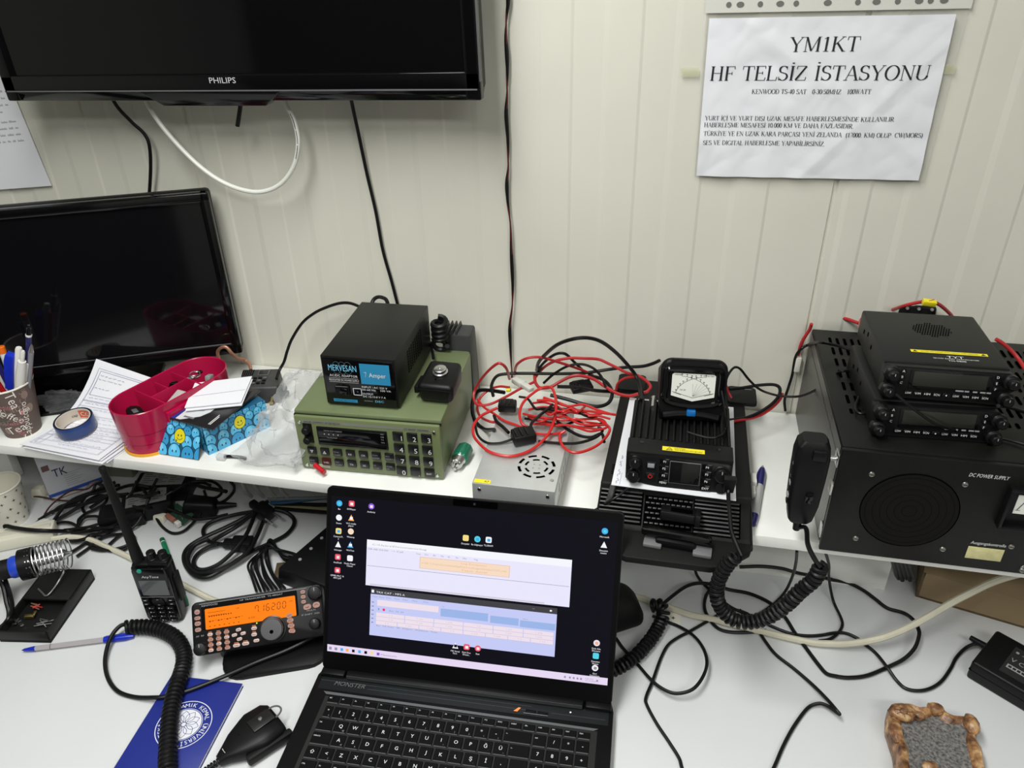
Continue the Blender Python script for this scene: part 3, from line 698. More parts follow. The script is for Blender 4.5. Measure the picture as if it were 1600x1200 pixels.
# ---- magenta desk caddy
MAG = mat('magenta plastic', srgb(176, 12, 66), 0.22, spec=0.5); MAGI = mat('magenta plastic inside', srgb(176, 12, 66), 0.45)
c0 = Vector((-0.671, -0.268)); c1 = Vector((-0.632, -0.165)); cax = (c1-c0); CL = cax.length; CA = math.atan2(cax.y, cax.x)
cad = thing('desk_caddy', 'magenta oval plastic caddy with divided compartments on a yellow base', 'desk organiser', (c0.x, c0.y, SH), CA)
def stad(r, L=CL, n=20):
    return [(L+r*math.cos(a), r*math.sin(a)) for a in [-PI/2+PI*i/n for i in range(n+1)]]+[(r*math.cos(a), r*math.sin(a)) for a in [PI/2+PI*i/n for i in range(n+1)]]
def shell(b, m, levels):
    vs = []; fs = []; n = None
    for r, z in levels:
        p = stad(r); n = len(p); vs += [(x, y, z) for x, y in p]
    for j in range(len(levels)-1):
        for i in range(n): fs.append((j*n+i, j*n+(i+1) % n, (j+1)*n+(i+1) % n, (j+1)*n+i))
    b.geo(m, vs, fs); return vs, n
CH = 0.080
b = MB(); lev = [(0.0396, 0.004), (0.0402, 0.021), (0.0394, 0.0213), (0.0412, 0.022), (0.0420, 0.040), (0.0412, 0.0403), (0.0430, 0.041), (0.0452, CH), (0.0440, CH+0.0012), (0.0425, CH)]
shell(b, MAG, lev); shell(b, MAGI, [(0.0425, CH), (0.0380, 0.03)])
p = stad(0.0380); b.geo(MAGI, [(x, y, 0.03) for x, y in p], [list(range(len(p)))]); b.build('body', cad)
for nm, (xa, ya, xb, yb, zt) in (('divider', (0.018, -0.039, 0.018, 0.039, CH-0.003)), ('divider', (0.086, -0.039, 0.086, 0.039, CH-0.003)), ('divider', (0.018, 0.0, 0.086, 0.0, CH-0.004)), ('divider', (0.053, 0.0, 0.053, 0.039, CH-0.006))):
    b = MB(); b.box(MAGI, ((xa+xb)/2, (ya+yb)/2, (0.03+zt)/2), (max(0.002, xb-xa), max(0.002, yb-ya), zt-0.03), 0.0006); b.build(nm, cad)
b = MB(); b.hexa(MAG, [(0.010, -0.045, 0.030), (0.095, -0.045, 0.030), (0.095, -0.038, 0.030), (0.010, -0.038, 0.030), (0.010, -0.0495, CH-0.014), (0.095, -0.0495, CH-0.014), (0.095, -0.042, CH-0.014), (0.010, -0.042, CH-0.014)], 0.002); b.build('side_pocket', cad)
b = MB(); p = stad(0.0415); b.poly(mat('yellow plastic base', srgb(230, 170, 40), 0.35), p, 0.0, 0.0045, 0.0006); b.build('base', cad)
def in_caddy(x, y, z): return Matrix.Rotation(CA, 4, 'Z') @ Vector((x, y, z)) + Vector((c0.x, c0.y, SH))
b = MB(); b.rr(BLK, 0, 0, 0.036, 0.021, 0.009, -0.006, 0.006, 0.002); b.box(GREYL, (0.0, 0, 0.0062), (0.012, 0.008, 0.0008), 0.0003)
o = b.build('car_key_fob'); o.location = in_caddy(-0.012, 0.002, CH-0.020); o.rotation_euler = (0.1, -0.05, CA+1.3); tag(o, 'black oval fob in the front compartment of the magenta caddy', 'fob')
b = MB(); b.box(film('pale eraser plastic', (0.62, 0.58, 0.55), 0.7, 0.25), (0, 0, 0), (0.036, 0.022, 0.015), 0.003)
o = b.build('clear_box'); o.location = in_caddy(0.050, -0.020, CH-0.022); o.rotation_euler = (0.2, -0.2, CA+0.3); tag(o, 'small pale translucent box in the right compartment of the magenta caddy', 'box')
b = MB()
for k in range(4): b.tube(STEEL, [Vector((0.009*math.cos(t*PI/8), 0.007*math.sin(t*PI/8), k*0.001+0.002*math.sin(t*PI/8+k))) for t in range(16)], 0.0008, 6, True)
b.box(BLKG, (0.012, 0.003, 0.001), (0.009, 0.007, 0.005), 0.002); b.box(STEEL, (-0.01, -0.004, 0.0), (0.012, 0.007, 0.0015), 0.0004)
o = b.build('key_ring'); o.location = in_caddy(0.108, 0.010, CH-0.012); o.rotation_euler = (0.3, 0.2, CA); tag(o, 'steel key ring in the far compartment of the magenta caddy', 'keys')
b = MB(); b.box(mat('grey green rubber', srgb(140, 150, 145), 0.6), (0, 0, 0), (0.014, 0.010, 0.012), 0.002)
o = b.build('eraser'); o.location = in_caddy(0.118, -0.014, CH-0.016); o.rotation_euler = (0, 0.2, CA+.4); tag(o, 'small grey block in the far compartment of the magenta caddy', 'eraser')
b = MB(); b.box(BLKG, (0, 0, 0), (0.014, 0.006, 0.02), 0.001)
o = b.build('black_clip'); o.location = in_caddy(0.070, 0.018, 0.062); o.rotation_euler = (0.4, 0.3, CA); tag(o, 'small black clip in the left compartment of the magenta caddy', 'clip')

# ---- tissue box with egg faces
tf = at(327, 711, z=SH); tb_ = at(372, 690, z=SH); TA = math.atan2(tb_.y-tf.y, tb_.x-tf.x)-PI/2
TW, TD, TH = 0.080, 0.108, 0.052
tis = thing('tissue_box', 'blue tissue box printed with egg faces, one of them yellow and smiling', 'box', tf, TA)
SKY = mat('sky blue card', srgb(22, 84, 118), 0.35); EGG = mat('blue egg print', srgb(86, 186, 232), 0.35); EGG2 = mat('deep blue egg print', srgb(54, 150, 202), 0.35)
YEG = mat('yellow egg print', srgb(225, 212, 30), 0.35); EGL = mat('light blue egg print', srgb(120, 208, 244), 0.35); DK = mat('dark print', srgb(14, 44, 62), 0.5)
def egg(b, M, x, y, r, m, z, face=True, x0=0, x1=1, y0=0, y1=1, smile=False):
    for gm, gk, gd in ((DK, 1.10, -.000004), (m, 1.0, 0), (EGL if m is EGG else None, .45, .000003)):
      if gm is None: continue
      pts = []; gx, gy = (x, y) if gk > .5 else (x-r*.1, y+r*.52)
      for i in range(20):
        a = 2*PI*i/20; ex = gx+gk*r*0.86*math.cos(a); ey = gy+gk*r*math.sin(a)*(1.12 if math.sin(a) > 0 else 0.95)
        pts.append((min(max(ex, x0), x1), min(max(ey, y0), y1), z+gd))
      b.geo(gm, pts, [list(range(20))], M)
    if x0+r*.2 < x < x1-r*.2 and y0 < y+r*.2 < y1-r*.3:
        for s in (-1, 1): b.disc(DK, x+s*r*.25, y+r*0.18, r*.09, r*.16, z+0.0001, M, 10)
        if smile: b.ring(DK, x, y+r*0.02, r*.42, r*.50, z+0.0001, M, 12, PI*1.1, PI*1.9)
def eggs(b, M, W, H, seed, ysm):
    random.seed(seed); b.rect(SKY, 0, 0, W, H, 0.0001, M); k = 0
    rows = [(H*0.92, .0062), (H*.72, .0078), (H*.42, .0105), (H*.08, .0125)]
    for y, r in rows:
        x = random.uniform(0, r)
        while x < W+r*.5:
            k += 1; egg(b, M, x, y+random.uniform(-.1, .1)*r, r, random.choice((EGG, EGG, EGG2)), 0.0002+k*0.00001, True, 0, W, 0, H); x += r*1.9*random.uniform(.95, 1.1)
    egg(b, M, ysm[0]*W, ysm[1]*H, 0.011, YEG, 0.0002+(k+2)*0.00001, True, 0, W, 0, H, True)
b = MB(); b.box(SKY, (-TW/2, TD/2, TH/2), (TW, TD, TH), 0.001); eggs(b, RGT(0.0003, 0, 0), TD, TH, 4, (.55, .62)); eggs(b, FR(-TW, -0.0003, 0), TW, TH, 9, (.3, .5)); b.build('body', tis)
b = MB(); fl = at(246, 708, z=SH+.002); fr_ = at(310, 718.5, z=SH+.002); ft = at(255.8, 654, z=SH+TH); ftr = at(326, 671, z=SH+TH)
inv = (Matrix.Translation(tf) @ Matrix.Rotation(TA, 4, 'Z')).inverted()
q = [inv @ v for v in (fl, fr_, ftr, ft)]; FF = frame(q[0], q[1]-q[0], q[3]-q[0]); fw_ = (q[1]-q[0]).length; fh_ = (q[3]-q[0]).length
b.box(SKY, (fw_/2, fh_/2, -0.0006), (fw_, fh_, 0.001), M=FF); eggs(b, FF, fw_, fh_, 22, (.52, .56)); b.build('front_flap', tis)
# glossy leaflet on top
lq = [at(256, 652, z=SH+TH+.003), at(326, 670, z=SH+TH+.003), at(392, 622, z=SH+TH+.012), at(300, 612, z=SH+TH+.006)]
lo_ = lq[0]; LF = frame((0, 0, 0), lq[1]-lq[0], lq[3]-lq[0]); Lw = (lq[1]-lq[0]).length+0.008; Lh = 0.115
lf = thing('leaflet', 'glossy black and white leaflet with a blue corner on the tissue box', 'leaflet', lo_)
b = MB(); b.box(mat('glossy dark print', srgb(38, 36, 38), 0.15), (Lw/2, Lh/2, 0), (Lw, Lh, 0.0024), 0.0006, M=LF)
b.rect(mat('leaflet blue', srgb(30, 56, 140), 0.2), 0.001, 0.002, 0.020, Lh-0.002, 0.0014, LF)
b.poly(mat('leaflet white', srgb(216, 218, 222), 0.2), [(0.021, 0.003), (0.03, 0.003), (0.055, 0.02), (0.062, 0.035), (0.062, Lh-.004), (0.021, Lh-.004)], 0.0012, 0.0015, M=LF)
b.rect(mat('leaflet grey', srgb(120, 122, 126), 0.2), 0.030, 0.010, 0.05, 0.014, 0.0017, LF)
for k, L in ((0, .026), (1, .022)): b.rect(WHT, Lw-.012+k*.003-0.004, 0.008, Lw-.0105+k*.003-.004, 0.008+L, 0.0014, LF)
b.text(GRYP, 'Gof', 0.038, 0.032, 0.006, 0.0017, LF); b.build('card', lf)
nq = [at(288.7, 638, z=SH+TH+.012), at(377, 629.4, z=SH+TH+.012), at(394, 589, z=SH+TH+.022), at(304.7, 599.7, z=SH+TH+.022)]
npz = thing('note_paper', 'folded blank white note lying on the leaflet over the tissue box', 'paper', nq[0])
b = MB(); b.hexa(PAPER, [p-nq[0] for p in nq]+[p-nq[0]+Vector((0, 0, 0.0015)) for p in nq])
b.hexa(PAPER, [p-nq[0]+Vector((0.002, -0.003, -0.0035)) for p in nq]+[p-nq[0]+Vector((0.002, -0.003, -0.0022)) for p in nq])
b.build('sheet', npz)
b = MB()
def nl2(u0, v0, u1, v1):
    P3 = lambda u, v: nq[0]*(1-u)*(1-v)+nq[1]*u*(1-v)+nq[2]*u*v+nq[3]*(1-u)*v-nq[0]+Vector((0, 0, 0.0018))
    a, c = P3(u0, v0), P3(u1, v1); b.geo(LINEM, [a, c, c+Vector((0, 0.0006, 0)), a+Vector((0, 0.0006, 0))], [(0, 1, 2, 3)])
nl2(.06, .42, .98, .47); nl2(.1, .62, .13, .64); nl2(.09, .7, .15, .7); nl2(.08, .78, .12, .79); b.build('pencil_lines', npz)

# ---- copper strip
COPP = mat('copper lead', srgb(176, 128, 104), 0.35, 0.55)
cable('copper_lead', 'bent copper coloured lead arching in front of the monitor corner', [(304, 594, .225), (318, 585, .225), (332, 580, .23), (340, 573, .24), (342, 562, .255), (340, 550, .27), (346, 543, .28), (354, 543, .28), (362, 552, .27), (372, 560, .255), (383, 563, .245), (390, 570, .24), (392, 578, .235)], 0.0030, COPP)
cable('twist_wire', 'tiny pink wire end sticking out of the copper lead', [(331, 581, .229), (333, 585, .222), (335, 590, .215)], 0.0009, mat('pink wire', srgb(190, 110, 110), 0.5))

# ---- small handheld radio lying on the shelf
ra = at(379, 577, z=.236); rb_ = at(437, 575.5, z=.236); RA_ = math.atan2(rb_.y-ra.y, rb_.x-ra.x)
hr = thing('compact_radio', 'small dark radio with screen and keypad behind the white note', 'radio', (ra.x, ra.y, SH), RA_)
RW = (rb_-ra).length; DKG = mat('worn dark grey plastic', (0.045, 0.045, 0.045), 0.5, bump=0.2, bscale=700, var=.2, vscale=60)
b = MB(); b.hexa(DKG, [(0, -.06, 0), (RW+.012, -.06, 0), (RW+.004, 0, 0), (-.004, 0, 0), (0.006, -.055, .030), (RW+.008, -.055, .030), (RW, 0, .036), (0, 0, .036)], 0.003); b.build('body', hr)
TM = frame((0, 0, 0.0362), (1, 0, 0), (0, 1, 0.1))
b = MB(); b.box(mat('dark lcd', (0.03, 0.032, 0.03), 0.15), (RW*.62, -.012, .0005), (.016, .014, .0014), .0004, M=TM); b.box(GREYL, (RW*.62, -.012, .0002), (.019, .017, .0014), .0004, M=TM); b.build('display', hr)
for r_ in range(3):
    for c_ in range(4):
        b = MB(); b.box(GREYL if (r_+c_) % 3 == 0 else BLK, (RW*.32+c_*.0085, -.029-r_*.0075, 0.0008), (.0062, .0042, .002), .0006, M=TM); b.build('key', hr)
b = MB()
for k in range(6): b.box(BLKG, (.004+k*.0035, -.012, .0003), (.0015, .018, .0008), M=TM)
b.build('speaker_slots', hr)
for x, z in ((RW+.010, .022), (RW+.012, .012)):
    b = MB(); b.cyl(BLKM, (x-.002, -.045, z), (x+.010, -.047, z), .006, .0052, 16, .0008); b.build('knob', hr)
b = MB(); b.cyl(mat('brass connector', (0.5, 0.42, 0.22), 0.35, 1), (RW-.004, -.057, .010), (RW-.004, -.068, .006), .004); b.build('antenna_socket', hr)
cable('power_lead', 'black lead arching from the compact radio up to the black adaptor', [(432, 592, .235), (437, 578, .242), (444, 565, .255), (449, 548, None, -.068), (456, 530, None, -.06), (472, 505, None, -.055), (490, 490, None, -.05), (508, 481, None, -.05), (530, 474, None, -.05), (548, 474, None, -.055), (568, 482, None, -.065), (585, 490, None, -.076)], 0.0026)
cable('black_lead', 'black lead dropping from the compact radio front to the shelf', [(405, 622, .215), (402, 634, .208), (398, 642, .204), (400, 652, .203)], 0.0032)

# ---- clear plastic bag
BAG = film('clear polythene', (0.55, 0.56, 0.57), 0.24, 0.28, 0.8, 0.25)
def bag():
    root = at(425, 700, z=SH)
    b = MB(); NU, NV = 56, 64; vs = []; fs = []
    for j in range(NV+1):
        v = j/NV
        c_ = at(424+(482-424)*v**1.1+4*math.sin(v*9), 722-(722-580)*v, z=SH+0.022+0.085*v**1.2)
        wd = 0.043*(1-0.50*v)*(1+0.2*math.sin(v*7+1)); hgt = (0.040*(1-.35*v)*min(1, 6*(v+0.02))*min(1, 5*(1.02-v)))
        for i in range(NU+1):
            a = 2*PI*i/NU; n_ = noise.noise(Vector((math.cos(a)*1.6, math.sin(a)*1.6, v*7)))*0.55+noise.noise(Vector((math.cos(a)*4, math.sin(a)*4, v*13+5)))*0.22+abs(noise.noise(Vector((math.cos(a)*5, math.sin(a)*5, v*16+9))))*0.06
            r_ = 1+n_
            p = c_+Vector((wd*r_*math.cos(a), wd*0.3*r_*math.cos(a)*math.sin(3*v), hgt*r_*math.sin(a)))
            p.z = max(p.z, SH+0.0012+0.001*abs(n_)); vs.append(p-root)
    for j in range(NV):
        for i in range(NU): a = j*(NU+1)+i; fs.append((a, a+1, a+NU+2, a+NU+1))
    b.geo(BAG, vs, fs); o = b.build('plastic_bag', None, 50); o.location = root; tag(o, 'crumpled clear plastic bag beside the green radio', 'bag')
bag()
# ---- small lead with clear plug
lp = thing('modular_plug_lead', 'short black lead with a clear plug below the plastic bag', 'cable', at(345, 713, z=SH+.004))
b = MB(); o0 = lp.location; b.tube(RUB, smooth_path([at(x, y, z=SH+.004)-o0 for x, y in ((350, 713), (362, 713), (374, 714), (384, 716))], 5), .0025, 8); b.build('lead', lp)
b = MB(); b.box(film('clear plug plastic', (0.7, 0.7, 0.7), .3, .1), (at(346, 714, z=SH+.005)-o0), (.014, .010, .007), .001); b.build('plug', lp)
# ================================================================== MIDDLE OF THE SHELF
def tubes(b, m, P, r, n=8, k=8): b.tube(m, smooth_path(P, k), r, n)
# ---- olive green radio
OL = mat('olive green paint', srgb(108, 119, 84), 0.42, bump=0.12, bscale=500, var=0.05, vscale=30)
OLD = mat('olive panel paint', srgb(112, 123, 84), 0.4)
GX, GY, GR, GW, GD, GH = -0.4017, -0.2899, math.radians(2.5), 0.2225, 0.222, 0.1026
gr = thing('green_radio', 'olive green metal radio with black number keys on its front', 'radio', (GX, GY, SH), GR)
b = MB(); b.box(OL, (GW/2, GD/2+0.006, GH/2), (GW-0.004, GD-0.012, GH-0.004), 0.006); b.box(OL, (GW/2, GD/2-0.004, GH-0.004), (GW, GD-0.02, 0.008), 0.003); b.build('case', gr)
b = MB(); b.box(OLD, (GW/2, 0.003, GH/2-0.002), (GW-0.003, 0.008, GH-0.008), 0.0025)
b.box(BLKM, (GW/2, 0.006, GH-0.0075), (GW-0.001, 0.004, 0.003))
GF = FR(0, -0.001, 0)
for x in (.010, GW-.010):
    for z in (.009, GH-.017): b.cyl(STEEL, (x, -0.001, z), (x, -0.0026, z), 0.0028, 0.0022, 14)
b.rect(mat('grey name strip', (0.22, 0.23, 0.19), 0.4), 0.014, GH-0.0165, GW-0.014, GH-0.0115, 0.0003, GF)
b.text(INK, 'SAILOR  COMPACT HF SSB RE2100', 0.017, GH-0.0155, 0.0026, 0.0006, GF, 0.055); b.text(INK, 'S.P. RADIO  DENMARK', GW-0.017, GH-0.0155, 0.0026, 0.0006, GF, 0.037, 'R')
b.box(mat('pale label', srgb(170, 172, 150), 0.5), (0.030, -0.001, 0.009), (0.032, 0.0008, 0.006), 0.002)
b.build('front_panel', gr)
b = MB(); b.box(BLK, (0.0885, -0.0015, 0.0655), (0.107, 0.003, 0.032), 0.001); b.box(BLKG, (0.0885, -0.0028, 0.0685), (0.103, 0.002, 0.020), 0.0006); b.box(BLKG, (0.0885, -0.003, 0.0535), (0.103, 0.003, 0.005), 0.0006)
GF2 = FR(0, -0.004, 0)
b.text(GRYP, 'SIGNAL/OUT CURRENT', 0.047, 0.0755, 0.0022, 0.0002, GF2, 0.028)
for x in (0.047, 0.054, 0.061, 0.068): b.disc(WHT, x, 0.0705, 0.0008, 0.0008, 0.0002, GF2, 8)
b.text(GRYP, 'TX-POWER', 0.05, 0.0635, 0.0022, 0.0002, GF2, 0.016)
for i, t in enumerate(('AM', 'SSB', 'TX', 'kHz')): b.text(GRYP, t, 0.133, 0.0765-i*0.0048, 0.0024, 0.0002, GF2)
b.build('display', gr)
b = MB(); b.box(BLK, (0.021, -0.001, 0.068), (0.014, 0.003, 0.034), 0.001); b.build('knob_plate', gr)
for z in (0.077, 0.060):
    b = MB(); b.cyl(BLK, (0.021, -0.002, z), (0.021, -0.013, z), 0.0065, 0.0055, 18, 0.001); b.build('knob', gr)
KEYB = mat('black key', (0.009, 0.009, 0.010), 0.3)
def gkey(x, z, w_, h_, lab, big=False, m=KEYB):
    b = MB(); b.box(m, (x, -0.002, z), (w_, 0.004, h_), 0.0007)
    K = FR(x-w_/2, -0.0042, z-h_/2)
    if big: b.text(WHT, lab, w_-0.0012, 0.0012, 0.0082, 0.0001, K, None, 'R')
    elif lab in '▲▼':
        t = [(w_*.3, h_*.25), (w_*.7, h_*.25), (w_*.5, h_*.68)] if lab == '▲' else [(w_*.3, h_*.68), (w_*.5, h_*.25), (w_*.7, h_*.68)]
        b.geo(WHT, [(p[0], p[1], 0.0001) for p in t], [(0, 1, 2)], K); c_ = (sum(p[0] for p in t)/3, sum(p[1] for p in t)/3)
        b.geo(KEYB, [(c_[0]+(p[0]-c_[0])*.45, c_[1]+(p[1]-c_[1])*.45, 0.0002) for p in t], [(0, 1, 2)], K)
    else:
        L = lab.split('/'); 
        for i, q in enumerate(L): b.text(WHT if len(L) == 1 else GRYP, q, w_/2 if len(L) == 1 else 0.0014, h_*.34 if len(L) == 1 else (h_*.55 if i == 0 else h_*.16), 0.0030 if len(L) == 1 else 0.0022, 0.0001, K, None, 'C' if len(L) == 1 else 'L')
    b.build('key', gr)
for r_, row in enumerate((('1', '2', '3'), ('4', '5', '6'), ('7', '8', '9'), ('0', '.', 'ENT'))):
    for c_, t in enumerate(row): gkey(0.1585+c_*0.0212, 0.0755-r_*0.0205, 0.0152, 0.0148, t, t != 'ENT', KEYB)
for r_, row in enumerate((('▼', '▲', 'TUNE/CLARIF', 'RX', 'CH', 'SCAN/POWER', 'AGC/SQUELCH'), ('SEND/ALARM', '2182', 'TEST/ALARM', 'TX', 'SC', 'AE/TUNE', 'MODE/SEL'))):
    for c_, t in enumerate(row): gkey(0.0225+c_*0.0199, 0.0375-r_*0.0185, 0.0135, 0.0122, t, False, mat('dark red key', (0.05, 0.003, 0.004), 0.35) if t == '2182' else KEYB)
def inG(x, y, z): return Matrix.Rotation(GR, 4, 'Z') @ Vector((x, y, z))+Vector((GX, GY, SH))
# red plug at the lower left of its panel
rp = thing('red_plug', 'small red plug pushed against the lower left of the green radio', 'plug', inG(0.030, -0.006, 0.0115), GR)
b = MB(); b.cyl(mat('red plug plastic', srgb(190, 22, 36), 0.3), (-0.006, 0, 0.002), (0.012, -0.010, -0.0025), 0.0042, 0.0036, 16, 0.0006); b.build('body', rp)
b = MB(); b.cyl(REDP, (0.0105, -0.0092, -0.0022), (0.0128, -0.0105, -0.0028), 0.0041, 0.0041, 16); b.build('collar', rp)

# ---- black adaptor on the green radio
MX, MY, MR, MWd, MD, MH = -0.3576, -0.2684, math.radians(2.2), 0.111, 0.19, 0.081
ad = thing('power_adaptor', 'black metal adaptor box with a blue label on the green radio', 'power supply', (MX, MY, SH+GH), MR)
b = MB(); b.box(GRYM, (MWd/2, MD/2+0.004, MH/2+0.0015), (MWd, MD-0.008, MH-0.001), 0.0012)
for i in range(8):
    for j in range(9): b.rect(HOLE, 0.062+i*0.010, 0.030+j*0.0042, 0.069+i*0.010, 0.0322+j*0.0042, 0.0003, RGT(MWd, 0, 0))
b.build('case', ad)
b = MB(); b.box(BLKG, (MWd/2, 0.0075, MH/2+0.001), (MWd-0.006, 0.006, MH-0.007), 0.0006)
BLUL = mat('blue label print', srgb(40, 140, 185), 0.3); CYN = mat('light blue print', srgb(120, 200, 235), 0.4)
AF = FR(0, 0.0043, 0)
b.box(BLUL, (0.0805, 0.0045, 0.058), (0.044, 0.0008, 0.033)); LF2 = FR(0, 0.0039, 0)
serif(b, WHT, '7', 0.064, 0.053, 0.0085, 0.0002, LF2); b.text(WHT, 'Amper', 0.0715, 0.0535, 0.0072, 0.0002, LF2, 0.025)
b.text(CYN, 'MERVESAN', 0.0115, 0.0605, 0.010, 0.0002, AF, 0.042)
for k in range(3): b.ring(mat('faint ring print', (0.16, 0.22, 0.26), 0.5), 0.024+k*0.0085, 0.0655, 0.0098, 0.0102, 0.0001, AF, 28, sx=.62)
b.text(WHT, 'AC/DC ADAPTOR', 0.012, 0.051, 0.0036, 0.0002, AF, 0.042); b.rect(WHT, 0.0105, 0.0485, 0.0545, 0.0489, 0.0002, AF); b.text(WHT, 'REGULATED DC POWER SUPPLY', 0.0105, 0.044, 0.003, 0.0002, AF, 0.045); b.rect(WHT, 0.0105, 0.0418, 0.0545, 0.0422, 0.0002, AF)
b.text(WHT, 'INPUT : AC 220 V', 0.0585, 0.035, 0.003, 0.0002, AF, 0.038); b.text(WHT, '50-60 Hz    100 VA', 0.0585, 0.0305, 0.003, 0.0002, AF, 0.043); b.text(WHT, 'OUTPUT', 0.0585, 0.0235, 0.003, 0.0002, AF, 0.016); b.text(WHT, 'DC 12-13.8 V 7 A', 0.0585, 0.019, 0.003, 0.0002, AF, 0.034)
b.text(GRYP, 'GÜVENLİ', 0.0595, 0.012, 0.002, 0.0002, AF, 0.013); b.text(CYN, 'DSC', 0.076, 0.0115, 0.0035, 0.0002, AF, 0.013)
b.rect(BLUL, 0.0125, 0.0085, 0.049, 0.0135, 0.0002, AF); b.text(INK, 'MERVE  BY-12-B77', 0.015, 0.0098, 0.0022, 0.0003, AF, 0.031)
for q in ((0.0455, .0215, .0585, .0225), (.0455, .0325, .0585, .0335), (.0455, .0215, .0465, .0335), (.0575, .0215, .0585, .0335)): b.rect(WHT, q[0]-.001, q[1], q[2]-.001, q[3], 0.0003, AF)
b.disc(GRYP, .051, .0275, .0008, .0008, 0.0003, AF, 8)
b.build('front_panel', ad)
b = MB(); b.box(BLK, (0.0285, 0.0035, 0.0285), (0.022, 0.003, 0.014), 0.0008); b.box(BLKG, (0.031, 0.0015, 0.0285), (0.012, 0.005, 0.010), 0.001, rot=(0, 0.15, 0)); b.box(GREYL, (0.0285, 0.0015, 0.036), (0.018, 0.0008, 0.001)); b.build('rocker_switch', ad)
for x in (.012, MWd-.012):
    for y in (.02, MD-.02):
        b = MB(); b.cyl(RUB, (x, y, 0), (x, y, 0.0025), .005, .005, 12); b.build('foot', ad)
cable('adaptor_lead', 'short black lead looping behind the top of the black adaptor', [(580, 478, None, -.07), (584, 468, None, -.06), (592, 464, None, -.05), (602, 467, None, -.05), (606, 474, None, -.055)], 0.0032)

# ---- microphone and coiled cord on the green radio
mp = at(679, 634, z=SH+GH)
pm = thing('palm_microphone', 'black palm microphone with a round silver button on the green radio', 'microphone', (mp.x, mp.y, SH+GH), GR-0.05)
b = MB(); b.hexa(BLK, [(-.024, .003, .002), (.026, .003, .002), (.023, .072, .002), (-.021, .072, .002), (-.027, .000, .033), (.030, .000, .033), (.026, .068, .040), (-.025, .068, .040)], 0.008, 4); b.box(BLK, (0, 0.0008, .0255), (.054, .002, .0015), .0005)
b.disc(HOLE, 0, 0.014, .0016, .0016, .0372, None, 10); b.build('body', pm)
b = MB(); b.box(BLK, (-.031, .03, .016), (.007, .035, .012), .002); b.build('talk_button', pm)
b = MB(); Tm = Matrix.Translation((0.001, .034, .0375)) @ Matrix.Rotation(.11, 4, 'X'); b.lathe(STEEL, [(.0118, 0), (.0118, .002), (.010, .003)], 24, Tm); b.lathe(BLKM, [(.0075, .003), (.0075, .005)], 20, Tm); b.lathe(STEEL, [(.0098, .005), (.0098, .0068), (.008, .0078), (.0025, .0078), (.002, .0085)], 24, Tm)
b.build('hang_button', pm)
b = MB(); iv = pm.matrix_basis.inverted() if False else (Matrix.Translation(pm.location) @ Matrix.Rotation(GR-0.05, 4, 'Z')).inverted()
cpath = [iv @ at(x, y, z=SH+GH+h) for x, y, h in ((688, 541, .013), (688, 530, .020), (687, 514, .040), (686, 500, .058))]
b.tube(RUB, coil_pts(cpath, 0.0112, 0.0098, 12), 0.0042, 7)
b.tube(RUB, smooth_path([iv @ at(x, y, z=SH+GH+.012) for x, y in ((677, 560), (676, 552), (674, 543), (673, 535))], 6), 0.0024, 8); b.build('cord', pm)
# ---- dark vented block behind the green radio
vb = at(718, 549, z=SH+GH)
vk = thing('vented_block', 'dark grey vented plastic block behind the back edge of the green radio', 'adapter', (-0.2215, -0.062, SH), 0.03)
b = MB(); b.hexa(mat('dark grey plastic', (0.035, 0.036, 0.037), 0.5, bump=.15, bscale=600), [(-.020, 0, 0), (.034, 0, 0), (.034, .045, 0), (-.020, .045, 0), (-.018, .002, .128), (.030, .002, .128), (.030, .043, .128), (-.018, .043, .128)], .004); b.build('case', vk)
b = MB()
for k in range(4): b.hexa(mat('dark grey plastic', (0.03, 0.03, 0.03), 0.5), [(-.016+k*.007, .003, .127), (-.0125+k*.007, .003, .127), (-.0125+k*.007, .04, .127), (-.016+k*.007, .04, .127), (-.016+k*.007, .003, .135), (-.014+k*.007, .003, .135), (-.014+k*.007, .04, .135), (-.016+k*.007, .04, .135)], .0006)
b.build('fins', vk)

# ---- green tube plug
gp = at(712, 738, z=SH); gq = at(733, 703, z=SH)
pl = thing('coax_adapter', 'green tube plug with a silver end lying beside the green radio', 'plug', (gp.x, gp.y, SH+.0125), math.atan2(gq.y-gp.y, gq.x-gp.x))
PX = frame((0, 0, 0), (0, 1, 0), (0, 0, 1))   # tube axis along local x
b = MB(); b.lathe(mat('translucent green plastic', srgb(22, 112, 84), 0.18), [(.0105, .016), (.0122, .018), (.0122, .044), (.0112, .046), (.0, .046)], 16, PX, flat=(8, .05)); b.build('sleeve', pl)
b = MB(); b.lathe(STEEL, [(.0, 0.004), (.0085, 0.003), (.0092, .004), (.0092, .014), (.0105, .016)], 20, PX); b.lathe(HOLE, [(.0015, .0028), (.0, .0028)], 12, PX)
for a in (0.6, 2.7, 4.8): b.cyl(STEEL, (.004, .0055*math.cos(a), .0055*math.sin(a)), (-.002, .0055*math.cos(a), .0055*math.sin(a)), .0026)
b.build('connector', pl)

